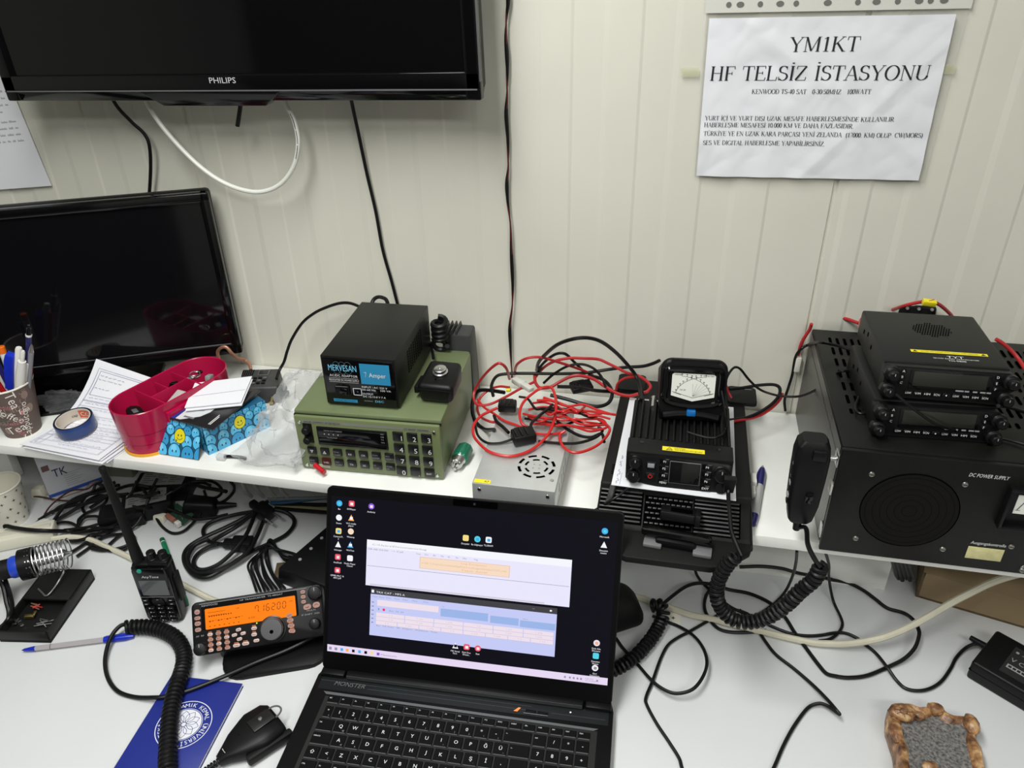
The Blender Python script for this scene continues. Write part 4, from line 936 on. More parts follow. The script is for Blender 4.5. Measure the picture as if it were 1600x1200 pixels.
# ---- silver switching power supply
ALU = mat('galvanised sheet', (0.60, 0.61, 0.60), 0.42, 0.55, bump=.05, bscale=120, var=.06, vscale=30)
SX, SY, SRZ, SW, SD, SHt = -0.1202, -0.3165, math.radians(0.5), 0.115, 0.20, 0.05
sx0 = at(737.3, 754.7, z=SH+SHt)
su = thing('switching_power_supply', 'silver metal power supply box with a round fan grille on top', 'power supply', (sx0.x, sx0.y, SH), SRZ)
b = MB(); b.box(ALU, (SW/2, SD/2, SHt/2), (SW, SD, SHt), 0.001)
for i in range(3): b.disc(HOLE, .038+i*.036, .009, .0026, .002, .0003, FR(0, 0, 0), 12)
for i in range(4): b.rect(HOLE, .04+i*.02, .018, .0425+i*.02, .034, .0003, RGT(SW, 0, 0))
b.build('case', su)
b = MB(); Tt = TOP(0, 0, SHt+.0003); fx, fy = .081, .052
for k in range(8):
    a = k*PI/4+.15
    b.ring(HOLE, fx, fy, .0228, .0268, 0, Tt, 8, a, a+.50)
for k in range(6):
    a = k*PI/3+.4; b.ring(HOLE, fx, fy, .0140, .0172, 0, Tt, 8, a, a+.62)
for a in (.8, 2.3, 3.9, 5.5): b.disc(GRYP, fx+.006*math.cos(a), fy+.006*math.sin(a), .0013, .0013, .0001, Tt, 10)
b.build('fan_grille', su)
for x, y in ((.107, .024), (.008, .19)):
    b = MB(); b.cyl(STEEL, (x, y, SHt), (x, y, SHt+.0012), .003, .0026, 14); b.build('screw', su)
for x in (.010, .105):
    b = MB(); b.cyl(STEEL, (x, 0, .041), (x, -.0012, .041), .0028, .0024, 14); b.build('screw', su)
b = MB(); b.rect(YEL, .002, .002, .025, .010, .0004, TOP(0, 0, SHt)); b.text(INK, 'A7', .016, .004, .004, .0006, TOP(0, 0, SHt), None, 'L'); b.build('yellow_sticker', su)

# ---- the tangle of red and black leads over the silver box
RED1 = mat('bright red insulation', srgb(196, 36, 36), 0.35); 
def zz(o, s_, pts, z0, dz=None):
    out = []
    for i, p in enumerate(pts):
        out.append((o[0]+p[0]/s_, o[1]+p[1]/s_, (p[2] if len(p) > 2 else z0)))
    return out
TZ = SH+SHt
O7 = (700, 480)
def lead(name, label, pts, z0, r=0.0021, m=None, **k): return cable(name, label, zz(O7, 3.75, pts, z0), r, m or RUB, 'wire', None, None, 8, 7)
T0 = TZ+0.003
lead('red_lead', 'red lead looping high at the left end of the wire tangle', [(360, 420, .28), (345, 365, .32), (318, 335, .335), (285, 333, .335), (220, 390, .31), (165, 470, .275), (150, 530, .262), (172, 570, .258), (240, 570, .258), (330, 530, .262), (420, 480, .266), (500, 440, .268)], T0, .0022, REDW)
lead('red_lead', 'red lead arching up behind the white connector of the tangle', [(390, 395, .25), (395, 360, .29), (410, 330, .31), (460, 300, .325), (540, 293, .325), (640, 320, .31), (740, 352, .29), (810, 378, .275), (850, 400, .265)], T0, .0022, REDW)
lead('red_lead', 'red lead sweeping over the back of the tangle to the radio', [(512, 410, .262), (540, 375, .27), (580, 340, .29), (640, 311, .305), (720, 298, .31), (800, 300, .31), (880, 305, .305), (940, 330, .30), (1000, 360, .295), (1050, 385, .29), (1110, 400, .285), (1160, 430, .28), (1186, 465, .275), (1170, 492, .272), (1145, 500, .27)], T0, .0024, REDW)
lead('red_lead', 'short red hook of wire behind the black base unit', [(985, 485, .252), (992, 455, .262), (1012, 430, .272), (1050, 413, .28), (1098, 408, .286)], T0, .0022, REDW)
lead('red_lead', 'red lead dipping across the middle of the tangle', [(508, 400, .265), (512, 440, .262), (540, 472, .26), (600, 468, .26), (650, 440, .266), (710, 410, .272), (770, 400, .275), (850, 420, .27), (920, 465, .262), (990, 505, .258), (1060, 520, .258), (1115, 508, .262)], T0, .0027, REDW)
lead('red_lead', 'long bright red loop hanging over the front of the silver box', [(290, 590, .262), (240, 612, .258), (190, 640, .255), (152, 690, .252), (150, 750, .248), (185, 800, .2535), (240, 845, .254), (310, 868, .254), (380, 872, .254), (460, 850, .254), (530, 805, .256), (590, 740, .262), (622, 660, .272), (634, 570, .285), (620, 495, .288), (595, 468, .288), (545, 475, .285), (490, 510, .28), (440, 560, .274), (420, 620, .268), (432, 680, .262), (470, 705, .258)], T0, .0022, RED1)
lead('red_lead', 'bright red loop at the right front of the tangle', [(560, 530, .27), (660, 565, .268), (760, 605, .266), (860, 645, .264), (935, 695, .256), (945, 728, .254), (905, 785, .254), (840, 828, .254), (760, 852, .254), (700, 838, .254), (662, 795, .2545), (655, 750, .256), (685, 725, .26)], T0, .0022, RED1)
lead('red_lead', 'red strand stretched right from the bundle to the base unit', [(470, 600, .268), (560, 585, .27), (660, 595, .272), (740, 602, .272), (830, 610, .27), (920, 622, .266), (985, 630, .262)], T0, .0019, RED1)
lead('red_lead', 'red strand folding back at the right tip of the bundle', [(480, 640, .264), (600, 655, .264), (720, 660, .264), (840, 655, .264), (905, 660, .262), (930, 700, .258), (890, 715, .258), (800, 705, .258), (680, 690, .258), (560, 680, .258)], T0, .0019, RED1)
lead('red_lead', 'red strand crossing the top of the bundle', [(520, 545, .276), (600, 548, .276), (700, 580, .274), (790, 570, .274), (870, 600, .27), (960, 628, .264)], T0, .0019, RED1)
lead('red_lead', 'red strand curling under the black plugs', [(175, 540, .256), (210, 585, .255), (270, 625, .255), (330, 665, .255), (400, 690, .255), (500, 735, .255), (590, 745, .255), (660, 735, .255), (690, 725, .257)], T0, .0019, RED1)
lead('red_lead', 'dark red lead curling low at the far left of the tangle', [(360, 470, .262), (300, 465, .258), (240, 485, .25), (190, 530, .24), (172, 590, .232), (190, 640, .228), (240, 668, .2535), (280, 675, .254)], T0, .0021, REDW)
random.seed(5)
for i_, (lab, x0, y0, x1, y1, hump) in enumerate((('red strand just above the lowest of the bundle', 440, 620, 925, 690, .014), ('red strand running along the upper edge of the bundle', 500, 560, 900, 640, .018), ('red strand buried in the centre of the bundle', 470, 650, 880, 670, .012), ('red strand along the bottom of the bundle', 480, 690, 900, 722, .006), ('red strand kinked near the tip of the bundle', 540, 590, 950, 665, .016), ('red strand folded short over the bundle', 560, 620, 800, 600, .024))):
    pts_ = [(x0+(x1-x0)*t/6, y0+(y1-y0)*t/6+random.uniform(-16, 16), .2545+hump*(1 if 0 < t < 6 else .4)+random.uniform(0, .004)) for t in range(7)]
    lead('red_lead', lab, pts_, T0, .0018, RED1)
for i_, (lab, x0, y0, x1, y1, hump) in enumerate((('black strand under the red bundle', 450, 670, 900, 680, .004), ('black strand winding between the red strands', 500, 600, 860, 630, .020), ('thin black strand over the left part of the bundle', 420, 540, 700, 640, .022))):
    pts_ = [(x0+(x1-x0)*t/6, y0+(y1-y0)*t/6+random.uniform(-22, 22), .2545+hump*(1 if 0 < t < 6 else .4)) for t in range(7)]
    lead('black_lead', lab, pts_, T0, .0020)
lead('black_lead', 'thick black coaxial lead arching over the tangle down to the radio', [(520, 370, .262), (530, 325, .30), (565, 282, .33), (640, 220, .37), (730, 187, .39), (820, 180, .39), (900, 203, .375), (980, 262, .345), (1050, 335, .315), (1100, 400, .295), (1122, 460, .288), (1130, 520, .289), (1130, 545, .2895)], T0, .0029)
lead('black_lead', 'thinner black lead arching just below the big arch', [(520, 400, .262), (545, 345, .285), (590, 300, .305), (640, 272, .315), (690, 275, .315), (740, 322, .295), (800, 380, .27)], T0, .0024)
lead('black_lead', 'thin paired black lead arching low over the bundle', [(560, 445, .262), (620, 392, .28), (700, 346, .295), (780, 334, .297), (850, 357, .29), (900, 410, .275), (925, 470, .262)], T0, .0022)
lead('black_lead', 'black lead running right along the back to the meter', [(265, 520, .255), (255, 460, .26), (285, 405, .268), (350, 390, .27), (480, 388, .27), (640, 390, .27), (800, 385, .272), (940, 365, .28), (1040, 352, .288), (1140, 346, .296), (1200, 330, .305), (1240, 312, .315)], T0, .0027)
lead('black_lead', 'thick black loop drooping at the right back of the tangle', [(640, 465, .262), (760, 470, .262), (880, 490, .26), (1010, 495, .24)], T0, .0030)
lead('black_lead', 'doubled black loop at the right of the tangle', [(820, 400, .268), (900, 420, .266), (945, 460, .26), (962, 510, .255), (940, 560, .254), (880, 582, .254), (800, 570, .256), (700, 540, .26), (600, 515, .264)], T0, .0030)
lead('black_lead', 'thick black loop circling the left end of the tangle', [(330, 500, .262), (250, 488, .254), (180, 490, .24), (148, 540, .225), (143, 610, .212), (165, 675, .206), (215, 715, .205), (270, 718, .2545)], T0, .0032)
lead('black_lead', 'black lead joining the two black plugs', [(270, 635, .262), (285, 670, .262), (320, 700, .262), (355, 735, .2625)], T0, .0026)
lead('black_lead', 'thin black lead trailing over the left edge of the silver box', [(158, 680, .235), (175, 750, .24), (225, 793, .2535), (300, 797, .2535), (365, 778, .256), (390, 765, .26)], T0, .0020)
lead('black_lead', 'thin black lead running right from the front black plug', [(530, 785, .2535), (640, 796, .2535), (760, 796, .2535), (860, 765, .2535), (905, 725, .254), (880, 700, .256)], T0, .0022)
lead('black_lead', 'black lead sagging through the red strands', [(640, 670, .2535), (700, 715, .2535), (770, 752, .2535), (840, 762, .2535), (900, 742, .2535), (915, 790, .2535)], T0, .0024)
lead('black_lead', 'black lead curling up from the front plug into the bundle', [(485, 720, .26), (490, 680, .268), (530, 640, .276), (580, 600, .28), (612, 570, .278)], T0, .0022)
def plug(name, label, px, py, z, rz, size, tilt=0.0, ridges=4):
    p = at(px, py, z=z); t = thing(name, label, 'connector', p, rz); w_, d_, h_ = size
    b = MB(); b.box(BLK, (0, 0, h_/2), (w_, d_, h_), .0025, rot=(tilt, 0, 0)); b.build('housing', t)
    b = MB(); 
    for k in range(ridges): b.box(BLKG, (-w_*.36+k*w_*.24, -d_*.05, h_*1.02), (w_*.08, d_*.7, h_*.16), .0006, rot=(tilt, 0, 0))
    b.build('ridges', t)
    b = MB(); b.box(BLK, (0, d_*.6, h_*.45), (w_*.6, d_*.35, h_*.7), .0015, rot=(tilt, 0, 0)); b.build('strain_relief', t)
plug('black_connector', 'black ribbed connector at the left of the wire tangle', 793, 640, .257, .1, (.028, .020, .014))
plug('black_connector', 'large black two part connector in front of the wire tangle', 818, 688, .2535, .5, (.034, .024, .016), .12, 3)
plug('fuse_holder', 'flat black fuse holder behind the bundle of red leads', 908, 608, .254, .5, (.036, .022, .010), .2, 2)
p = at(816, 600, z=.272); wc = thing('white_connector', 'white plastic wire connector in the middle of the wire tangle', 'connector', p, -.72)
WPL = mat('milky white plastic', srgb(206, 206, 198), 0.4)
b = MB(); b.box(WPL, (-.009, 0, 0), (.022, .014, .009), .0015); b.build('housing', wc)
b = MB(); b.box(WPL, (.012, 0, 0), (.024, .010, .007), .001); b.build('socket', wc)
p = at(795, 610, z=.262); b = MB(); b.cyl(YEL, (-.004, 0, 0), (.003, 0, .001), .003); o = b.build('yellow_cable_tie'); o.location = p; tag(o, 'tiny yellow wrap on a red lead beside the white connector', 'tie')
# ================================================================== RIGHT HALF OF THE SHELF
# ---- low black base unit with front grilles
UX0, UX1, UYB, UYF, UZ = 0.052, 0.254, -0.012, -0.300, 0.046
bu = thing('base_unit', 'low black base unit with grilles and a cradle jutting over the shelf edge', 'radio base', (0, 0, SH), 0)
b = MB()
b.hexa(BLKM, [(UX0, UYF-.012, 0.006), (UX1, UYF-.012, .006), (UX1+.004, UYB, .006), (UX0+.008, UYB, .006), (UX0, UYF, UZ), (UX1, UYF, UZ), (UX1, UYB, UZ), (UX0+.008, UYB, UZ)], .003)
b.hexa(BLKM, [(UX0-.004, UYF-.058, 0.002), (UX1+.004, UYF-.058, .002), (UX1+.003, UYF+.02, .002), (UX0-.003, UYF+.02, .002), (UX0, UYF-.050, .014), (UX1, UYF-.050, .014), (UX1, UYF+.01, UZ-.004), (UX0, UYF+.01, UZ-.004)], .003)
for k in range(6):
    for j in range(3): b.rect(HOLE, 0, 0, .0055, .0016, .0004, TOP(UX0+.012+j*.0075, UYF+.02+k*.004, UZ))
b.build('body', bu)
SLF = frame((UX0, UYF-.050, .014), (1, 0, 0), (0, .060, UZ-.018))     # sloping front
GRL = mat('dark grey ribs', (0.045, 0.045, 0.046), 0.45)
b = MB()
for k in range(8): b.box(GRL, (.030, .008+k*.0062, .0012), (.056, .0026, .0026), .0006, M=SLF)
b.rect(HOLE, .002, .004, .060, .056, .0004, SLF); b.build('left_grille', bu)
b = MB()
for k in range(9): b.box(GRL, (.157, .004+k*.0058, .0012), (.058, .0026, .0026), .0006, M=SLF)
b.rect(HOLE, .127, .001, .188, .056, .0004, SLF); b.build('right_grille', bu)
b = MB(); b.rect(HOLE, .062, .004, .125, .050, .0004, SLF)
for k in range(6):
    for j in range(9): b.box(GRL, (.066+j*.0068+(k % 2)*.003, .009+k*.0074, .001), (.005, .0022, .002), .0004, M=SLF)
b.build('centre_grille', bu)
b = MB(); lipp = [(UX0+.002, UYF-.045), (UX0-.004, UYF-.06), (UX0+.03, UYF-.098), (UX0+.045, UYF-.104), (UX0+.150, UYF-.104), (UX0+.165, UYF-.100), (UX1-.002, UYF-.066), (UX1+.002, UYF-.052), (UX1, UYF-.045)]
b.poly(BLKM, lipp[::-1], .002, .011, .003) if False else b.poly(BLKM, lipp, .002, .011, .003); b.build('front_lip', bu)
b = MB(); b.box(BLK, (.161, -.336, .034), (.050, .030, .012), .0015, rot=(-.35, 0, -.06)); b.box(HOLE, (.163, -.3365, .0405), (.028, .015, .001), rot=(-.35, 0, -.06)); b.box(BLK, (.184, -.340, .036), (.007, .034, .014), .001, rot=(-.35, 0, -.06))
for x in (.142, .178): b.cyl(STEEL, (x, -.346, .032), (x, -.3475, .036), .0014)
b.build('cradle_bracket', bu)
b = MB(); b.box(BLKG, (.158, -.368, .026), (.090, .016, .010), .004, rot=(-.2, 0, -.08)); b.box(BLK, (.158, -.374, .017), (.052, .012, .012), .004, rot=(0, 0, -.08)); b.build('cradle_bar', bu)
GRC = mat('grey metal tab', (0.16, 0.16, 0.165), 0.4)
for x, yy in ((.129, -.374), (.192, -.381)):
    b = MB(); b.box(GRC, (x, yy, .014), (.024, .018, .006), .002, rot=(0, 0, -.08)); b.build('metal_tab', bu)
for x, y in ((UX0+.022, -.030), (UX1-.004, -.040)):
    b = MB(); b.rr(BLKM, x, y, .045, .05, .006, UZ-.002, UZ+.004, .001); b.rect(GRYP, x+.005, y+.017, x+.016, y+.018, UZ+.0043); b.build('top_bracket', bu)
for x in (UX0+.02, UX1-.02):
    for y in (-.03, -.25):
        b = MB(); b.cyl(RUB, (x, y, 0), (x, y, .007), .007); b.build('foot', bu)

# ---- white paper between base unit and radio
pz = SH+UZ+.003
pq = [at(955, 758, z=pz), at(1150, 783, z=pz), at(1146, 637, z=pz), at(984, 622, z=pz)]
pa = thing('paper_sheet', 'white sheet of paper between the black base unit and the radio', 'paper', pq[0])
b = MB(); b.hexa(PAPER, [p-pq[0] for p in pq]+[p-pq[0]+Vector((0, 0, .0008)) for p in pq]); b.build('sheet', pa)
b = MB(); random.seed(4); ex = (pq[3]-pq[0]).normalized(); ey = Vector((-ex.y, ex.x, 0)); PW2 = frame(Vector((0, 0, .001)), ex, ey)
for x, L in ((.004, .012), (.02, .016), (.044, .012), (.062, .008)): b.strip(BINK, [(x+L*t/10, -.005-random.random()*.004) for t in range(11)], .0006, .0001, PW2)
b.strip(LINEM, [(.003, -.011), (.03, -.011)], .0004, .0001, PW2); b.build('writing', pa)

# ---- mobile radio with finned top
RX0, RY0, RW2, RD2, RH2 = 0.0829, -0.2912, 0.1425, 0.150, 0.044
RZ = SH+UZ+.004
mr = thing('mobile_radio', 'black finned mobile radio with a yellow caution label under the meter', 'radio', (RX0, RY0, RZ))
b = MB(); b.box(BLKM, (RW2/2, RD2/2+.010, RH2*.42), (RW2-.004, RD2-.02, RH2*.8), .002)
b.box(BLKM, (RW2/2, .020, RH2-.006), (RW2-.002, .034, .012), .002)
for x in (.020, RW2-.020): b.cyl(BLKG, (x, .026, RH2), (x, .026, RH2+.0006), .003, .003, 12)
b.build('body', mr)
b = MB()
for k in range(15): b.box(BLKM, (.006+k*(RW2-.012)/14, RD2/2+.018, RH2-.008), (.0028, RD2-.040, .016), .0006)
b.build('heat_sink', mr)
b = MB(); TT = TOP(0, 0, RH2+.0004); b.rect(YEL, .048, .012, .104, .0215, 0, TT)
b.geo(INK, [(.053, .0135, .0002), (.062, .0135, .0002), (.0575, .0205, .0002)], [(0, 1, 2)], TT); b.geo(YEL, [(.0545, .0142, .0003), (.0605, .0142, .0003), (.0575, .0192, .0003)], [(0, 1, 2)], TT); b.text(INK, '///', .0557, .0146, .003, .0004, TT)
b.text(INK, 'CAUTION', .064, .0175, .0026, .0002, TT, .014); b.text(INK, 'THIS SURFACE MAY BE HOT', .064, .0138, .0026, .0002, TT, .037); b.build('caution_label', mr)
MF = frame((0, -.010, .003), (1, 0, 0), (0, .012, .036)); FHh = .039
b = MB(); b.poly(BLK, [(.002, .004), (.008, -.001), (.050, -.001), (.052, -.006), (.060, -.006), (RW2-.045, -.004), (RW2-.010, -.003), (RW2-.001, .004), (RW2-.001, .034), (RW2-.006, FHh), (.058, FHh), (.05, FHh+.001), (.006, FHh+.002), (.001, .034)], -.016, .0, .003, MF)
b.build('front_panel', mr)
def mfpart(name, fn): b = MB(); fn(b); b.build(name, mr)
for (x, y, r_) in ((.014, .029, .0075), (.013, .010, .0085), (RW2-.015, .024, .0095)):
    def fk(b):
        M_ = MF @ Matrix.Translation((x, y, 0)); b.lathe(BLK, [(r_*1.15, -.001), (r_*1.15, .002), (r_, .003), (r_*.94, .012), (r_*.8, .0135)], 22, M_, (9, .05)); b.rect(GRYP, x-.0006, y+r_*.3, x+.0006, y+r_*.75, .0137, MF)
    mfpart('knob', fk)
mfpart('microphone_socket', lambda b: b.lathe(BLKG, [(.0075, 0), (.0075, .004), (.005, .004)], 18, MF @ Matrix.Translation((RW2-.014, .005, 0))))
mfpart('screen', lambda b: (b.box(GREYL, (.080, .0195, .0004), (.041, .031, .0016), .0005, M=MF), b.box(mat('dark screen', (.006, .006, .007), .06), (.080, .0195, .0012), (.0395, .0295, .001), .0003, M=MF)))
REDL = mat('red power mark', srgb(200, 30, 30), .4)
mfpart('button', lambda b: (b.box(BLK, (.035, .026, .001), (.013, .010, .003), .0012, M=MF), b.box(mat('pale grey pad', (.25, .26, .28), .4), (.035, .026, .0026), (.009, .006, .0006), .0003, M=MF)))
mfpart('power_button', lambda b: (b.box(BLK, (.035, .011, .001), (.013, .010, .003), .0012, M=MF), b.ring(REDL, .035, .0108, .0022, .003, .0027, MF, 20, PI*.65, PI*2.35), b.rect(REDL, .0346, .0115, .0354, .0148, .0027, MF)))
for i, (a_, c_) in enumerate((('P1', 'P4'), ('P2', 'P5'), ('P3', 'P6'), ('MENU', 'EXIT'))):
    y = .0335-i*.0098
    mfpart('button', lambda b: (b.box(BLKG, (.0525, y, .001), (.0125, .0078, .003), .001, M=MF), b.text(WHT, a_, .0525, y-.0015, .0030, .0027, MF, None if len(a_) < 3 else .009, 'C')))
    mfpart('button', lambda b: (b.box(BLKG, (.1085, y-.002, .001), (.0125, .0078, .003), .001, M=MF), b.text(WHT, c_, .1085, y-.0035, .0030, .0027, MF, None if len(c_) < 3 else .009, 'C')))
b = MB(); b.cyl(STEEL, (.030, RD2-.028, RH2-.004), (.030, RD2+.001, RH2-.004), .0046, .0046, 14); b.build('antenna_socket', mr)

# ---- cross needle meter
SWX, SWY, SWZ = 0.1205, -0.205, RZ+RH2+.0005
sw = thing('power_meter', 'black cross needle meter with a white dial on the finned radio', 'meter', (SWX, SWY, SWZ), .06)
SWW, SWH, SWD = .092, .096, .070
SF = frame((0, 0, 0), (1, 0, 0), (0, .020, SWH)) @ Matrix.Diagonal((1, .955, 1, 1)); tb = rrect(SWW/2, SWH/2, SWW, SWH, .016, 7)
b = MB(); fr_pts = [(.003, 0), (SWW-.003, 0), (SWW-.001, .02)]+[(x, y) for x, y in tb if y > SWH/2 and x > SWW/2]+[(x, y) for x, y in tb if y > SWH/2 and x <= SWW/2]+[(.001, .02)]
b.poly(BLK, fr_pts, -SWD, 0, .006, None, 3)
for v in b.bm.verts:
    if v.co.z < -.03: v.co.y *= .70
    v.co = SF @ v.co
b.build('case', sw)
YD = lambda y: .0325+(y-.0225)*.76
XD = lambda x: .046+(x-.046)*.89
b = MB()
b.tube(BLKG, [SF @ Vector((p[0], p[1], .002)) for p in smooth_path([(x, YD(y), 0) for x, y in [(.010, .022), (.046, .013), (.082, .022), (.084, .050), (.083, .083), (.072, .087), (.046, .0875), (.020, .087), (.009, .083), (.008, .050)]], 5, True)], .0044, 8, True); b.build('bezel', sw)
b = MB(); b.tube(BLK, [SF @ Vector((x, .008+.005*math.cos((x-.046)*40), .0015)) for x in [.008+.0076*i for i in range(11)]], .005, 8); b.build('lower_cheek', sw)
DIALP = [(XD(x), YD(y)) for x, y in [(.0125, .033), (.046, .0225), (.0795, .033), (.0795, .0755), (.0765, .0785), (.0155, .0785), (.0125, .0755)]]
b = MB(); b.poly(mat('white meter dial', srgb(236, 236, 228), .35), DIALP, .001, .0022, 0, SF)
D = .0024
for cx_, sg in ((.026, 1), (.066, -1)):
    a0, a1 = (12, 88) if sg > 0 else (92, 168)
    arc = [(XD(cx_)+.042*math.cos(math.radians(a0+(a1-a0)*i/16)), YD(.032+.041*math.sin(math.radians(a0+(a1-a0)*i/16)))) for i in range(17)]
    arc = [p for p in arc if .0185 < p[0] < .0735]; b.strip(INK, arc, .0005, D, SF)
    for i in range(0, len(arc), 2): x, y = arc[i]; b.rect(INK, x-.0003, y, x+.0003, y+.0022, D, SF); b.rect(INK, x-.0012, y+.0028, x+.0010, y+.0038, D, SF)
for i in range(7):
    a = math.radians(92-i*13); b.strip(GRYP, [(.046, YD(.033)), (.046+.026*math.cos(a), YD(.033+.034*math.sin(a)*(.75+.04*i)))], .0003, D, SF)
b.strip(INK, [(.0175, YD(.041)), (.046, YD(.030)), (.0745, YD(.041))], .0006, D, SF)
b.text(INK, 'SX-20', .028, YD(.044), .0022, D, SF, .008); b.text(INK, 'FORWARD', .020, YD(.0745), .0020, D, SF, .010); b.text(INK, 'REFLECTED', .059, YD(.0745), .0020, D, SF, .014); b.build('dial', sw)
for xa, xb in ((.0195, .030), (.0730, .062)):
    b = MB(); b.strip(mat('needle', (.02, .02, .02), .4), [(xa, YD(.040)), (xb, YD(.0355))], .0005, .0028, SF); b.build('needle', sw)
b = MB(); b.box(mat('blue button', srgb(22, 105, 175), .3), (.046, .0155, .0045), (.013, .010, .007), .0018, M=SF); b.build('button', sw)
cable('meter_lead', 'thin black lead hanging from the right side of the meter', [(1125, 600, None, -.19), (1130, 625, None, -.20), (1134, 655, None, -.21), (1133, 672, None, -.213), (1124, 682, .303), (1108, 684, .303), (1090, 680, .303), (1074, 675, .303)], .0017)

# ---- leads right of the meter
def ld(name, label, pts, r=.002, m=None): return cable(name, label, pts, r, m or RUB, 'wire')
ld('black_lead', 'black lead rising from behind the meter and dipping to the power supply', [(1130, 615, None, -.12), (1134, 595, None, -.11), (1140, 582, None, -.10), (1148, 574, None, -.09), (1157, 577, None, -.085), (1170, 593, None, -.08), (1185, 607, None, -.08), (1200, 614, None, -.08), (1222, 619, None, -.09), (1250, 619, None, -.10), (1275, 609, None, -.12), (1295, 595, None, -.13), (1305, 586, None, -.14), (1315, 580, .368), (1330, 581, .366), (1345, 590, .366), (1356, 603, .366), (1360, 620, .366), (1358, 635, .366), (1350, 646, .366), (1340, 644, .366), (1337, 635, .366), (1342, 620, .366)], .0019)
ld('black_lead', 'black lead along the wall turning down to the shelf beside the meter', [(1140, 608, None, -.06), (1160, 606, None, -.05), (1185, 602, None, -.045), (1208, 601, None, -.045), (1218, 606, None, -.05), (1217, 618, None, -.06), (1205, 632, None, -.075), (1185, 645, None, -.09), (1165, 653, None, -.105), (1145, 656, None, -.115), (1135, 656, None, -.12)], .0026)
ld('red_lead', 'red lead running beside the black one right of the meter', [(1140, 659, None, -.12), (1160, 656, None, -.11), (1185, 650, None, -.09), (1205, 638, None, -.075), (1218, 625, None, -.06), (1223, 615, None, -.05)], .0024, REDW)
ld('red_lead', 'short red lead end behind the meter at its right side', [(1128, 592, None, -.09), (1134, 600, None, -.08), (1138, 612, None, -.075), (1143, 622, None, -.08)], .0016, REDW)
ld('black_lead', 'black lead dropping down the wall into the gap by the power supply', [(1330, 547, .372), (1312, 541, .374), (1295, 537, .378), (1280, 535, .383), (1265, 538, None, -.02), (1252, 545, None, -.015), (1243, 558, None, -.012), (1238, 585, None, -.010), (1232, 605, None, -.010), (1226, 625, None, -.010), (1227, 642, None, -.012)], .0022)
ld('red_lead', 'red lead bending over the left back corner of the power supply', [(1247, 555, None, -.010), (1252, 537, None, -.012), (1259, 524, None, -.014), (1265, 515, None, -.016), (1268, 506, None, -.02)], .0026, REDW)
ld('red_lead', 'red lead lying on the power supply behind the upper radio', [(1284, 498, .367), (1295, 495, .372), (1308, 495, .376), (1325, 499, .378), (1342, 505, .38)], .0026, REDW)
ld('red_lead', 'red lead curving behind the stacked radios with a yellow wrap', [(1395, 484, .40), (1412, 478, .42), (1432, 473, .43), (1450, 471, .435), (1466, 475, .43), (1482, 488, .41), (1492, 500, .39)], .0026, REDW)
ld('red_lead', 'red lead sweeping down the right side of the stacked radios', [(1556, 530, .40), (1566, 536, .395), (1580, 548, .385), (1592, 562, .375), (1604, 580, .366)], .0028, REDW)
red_back = [o_ for o_ in COL.objects if o_.get('label') == 'red lead curving behind the stacked radios with a yellow wrap'][0]
p = at(1452, 473, z=.436); b = MB(); b.box(YEL, (0, 0, 0), (.018, .008, .008), .001, rot=(0, .1, 0)); b.strip(REDW, [(-.006, -.003), (.006, .003)], .001, .0042); o = b.build('yellow_wrap', red_back); o.location = p; o.rotation_euler = (.3, 0, 0)
bp = thing('black_clip_bracket', 'black bracket with shiny screws behind the upper stacked radio', 'bracket', at(1432, 485, z=.40))
b = MB(); b.hexa(BLKM, [(-.026, 0, -.038), (.030, 0, -.038), (.030, .018, -.038), (-.026, .018, -.038), (-.024, 0, .006), (.028, 0, .006), (.024, .014, .010), (-.022, .014, .010)], .003); b.build('body', bp)
for x in (-.014, .002, .020):
    b = MB(); b.cyl(STEEL, (x, -.0005, .002), (x, -.003, .004), .0024); b.build('screw', bp)
b = MB(); b.box(mat('white cable clip', srgb(225, 222, 210), .5), (0, 0, 0), (.009, .012, .026), .0015); o = b.build('cable_clip'); o.location = at(1246, 568, Y=-.0075); tag(o, 'white cable clip on the wall beside the power supply', 'clip')

# ---- large black DC power supply
DX, DY, DW, DD, DH = .3425, -.3330, .34, .327, .1596
DCM = mat('black wrinkle enamel', (.006, .006, .0056), .40, spec=.25, bump=.25, bscale=900, var=.2, vscale=25)
dc = thing('power_supply', 'large black slotted power supply box with a round speaker grille in front', 'power supply', (DX, DY, SH))
b = MB(); b.box(DCM, (DW/2, DD/2+.004, DH/2+.003), (DW, DD-.008, DH-.006), .003)
TT = TOP(0, 0, DH)
SIDE = mat('brushed grey side sheet', (.13, .13, .125), .35, .7, bump=.1, bscale=200)
LFT = frame((0, DD, 0), (0, -1, 0), (0, 0, 1)); b.rect(SIDE, .004, .005, DD-.012, DH-.004, .0004, LFT); b.rect(HOLE, .004, DH*.86, DD-.012, DH*.865, .0007, LFT); b.rect(HOLE, DD-.085, .005, DD-.0845, DH-.004, .0007, LFT); b.build('case', dc)
b = MB(); random.seed(2)
for row, y in enumerate([.288, .256, .222, .188, .154, .120, .090]):
    n = 30
    for k in range(n):
        x = .022+k*.0103
        if row in (3, 4, 5) and .075 < x < .19: continue
        b.poly(HOLE, rrect(x, y, .0042, .021 if row < 6 else .012, .002, 2), .0003, .0006, 0, TT)
b.build('vent_slots', dc)
b = MB(); b.box(DCM, (DW/2, .003, DH/2), (DW+.002, .006, DH), .0012); DF = FR(0, -.0002, 0)
LP = lambda px, py: (at(px, py, Y=DY).x-DX, at(px, py, Y=DY).z-SH)
def dtext(t, p0, p1, h):
    x, z = LP(*p0); x1, z1 = LP(*p1); b.text(WHT, t, x, (z+z1)/2, h, .0003, DF, x1-x, 'L', .15)
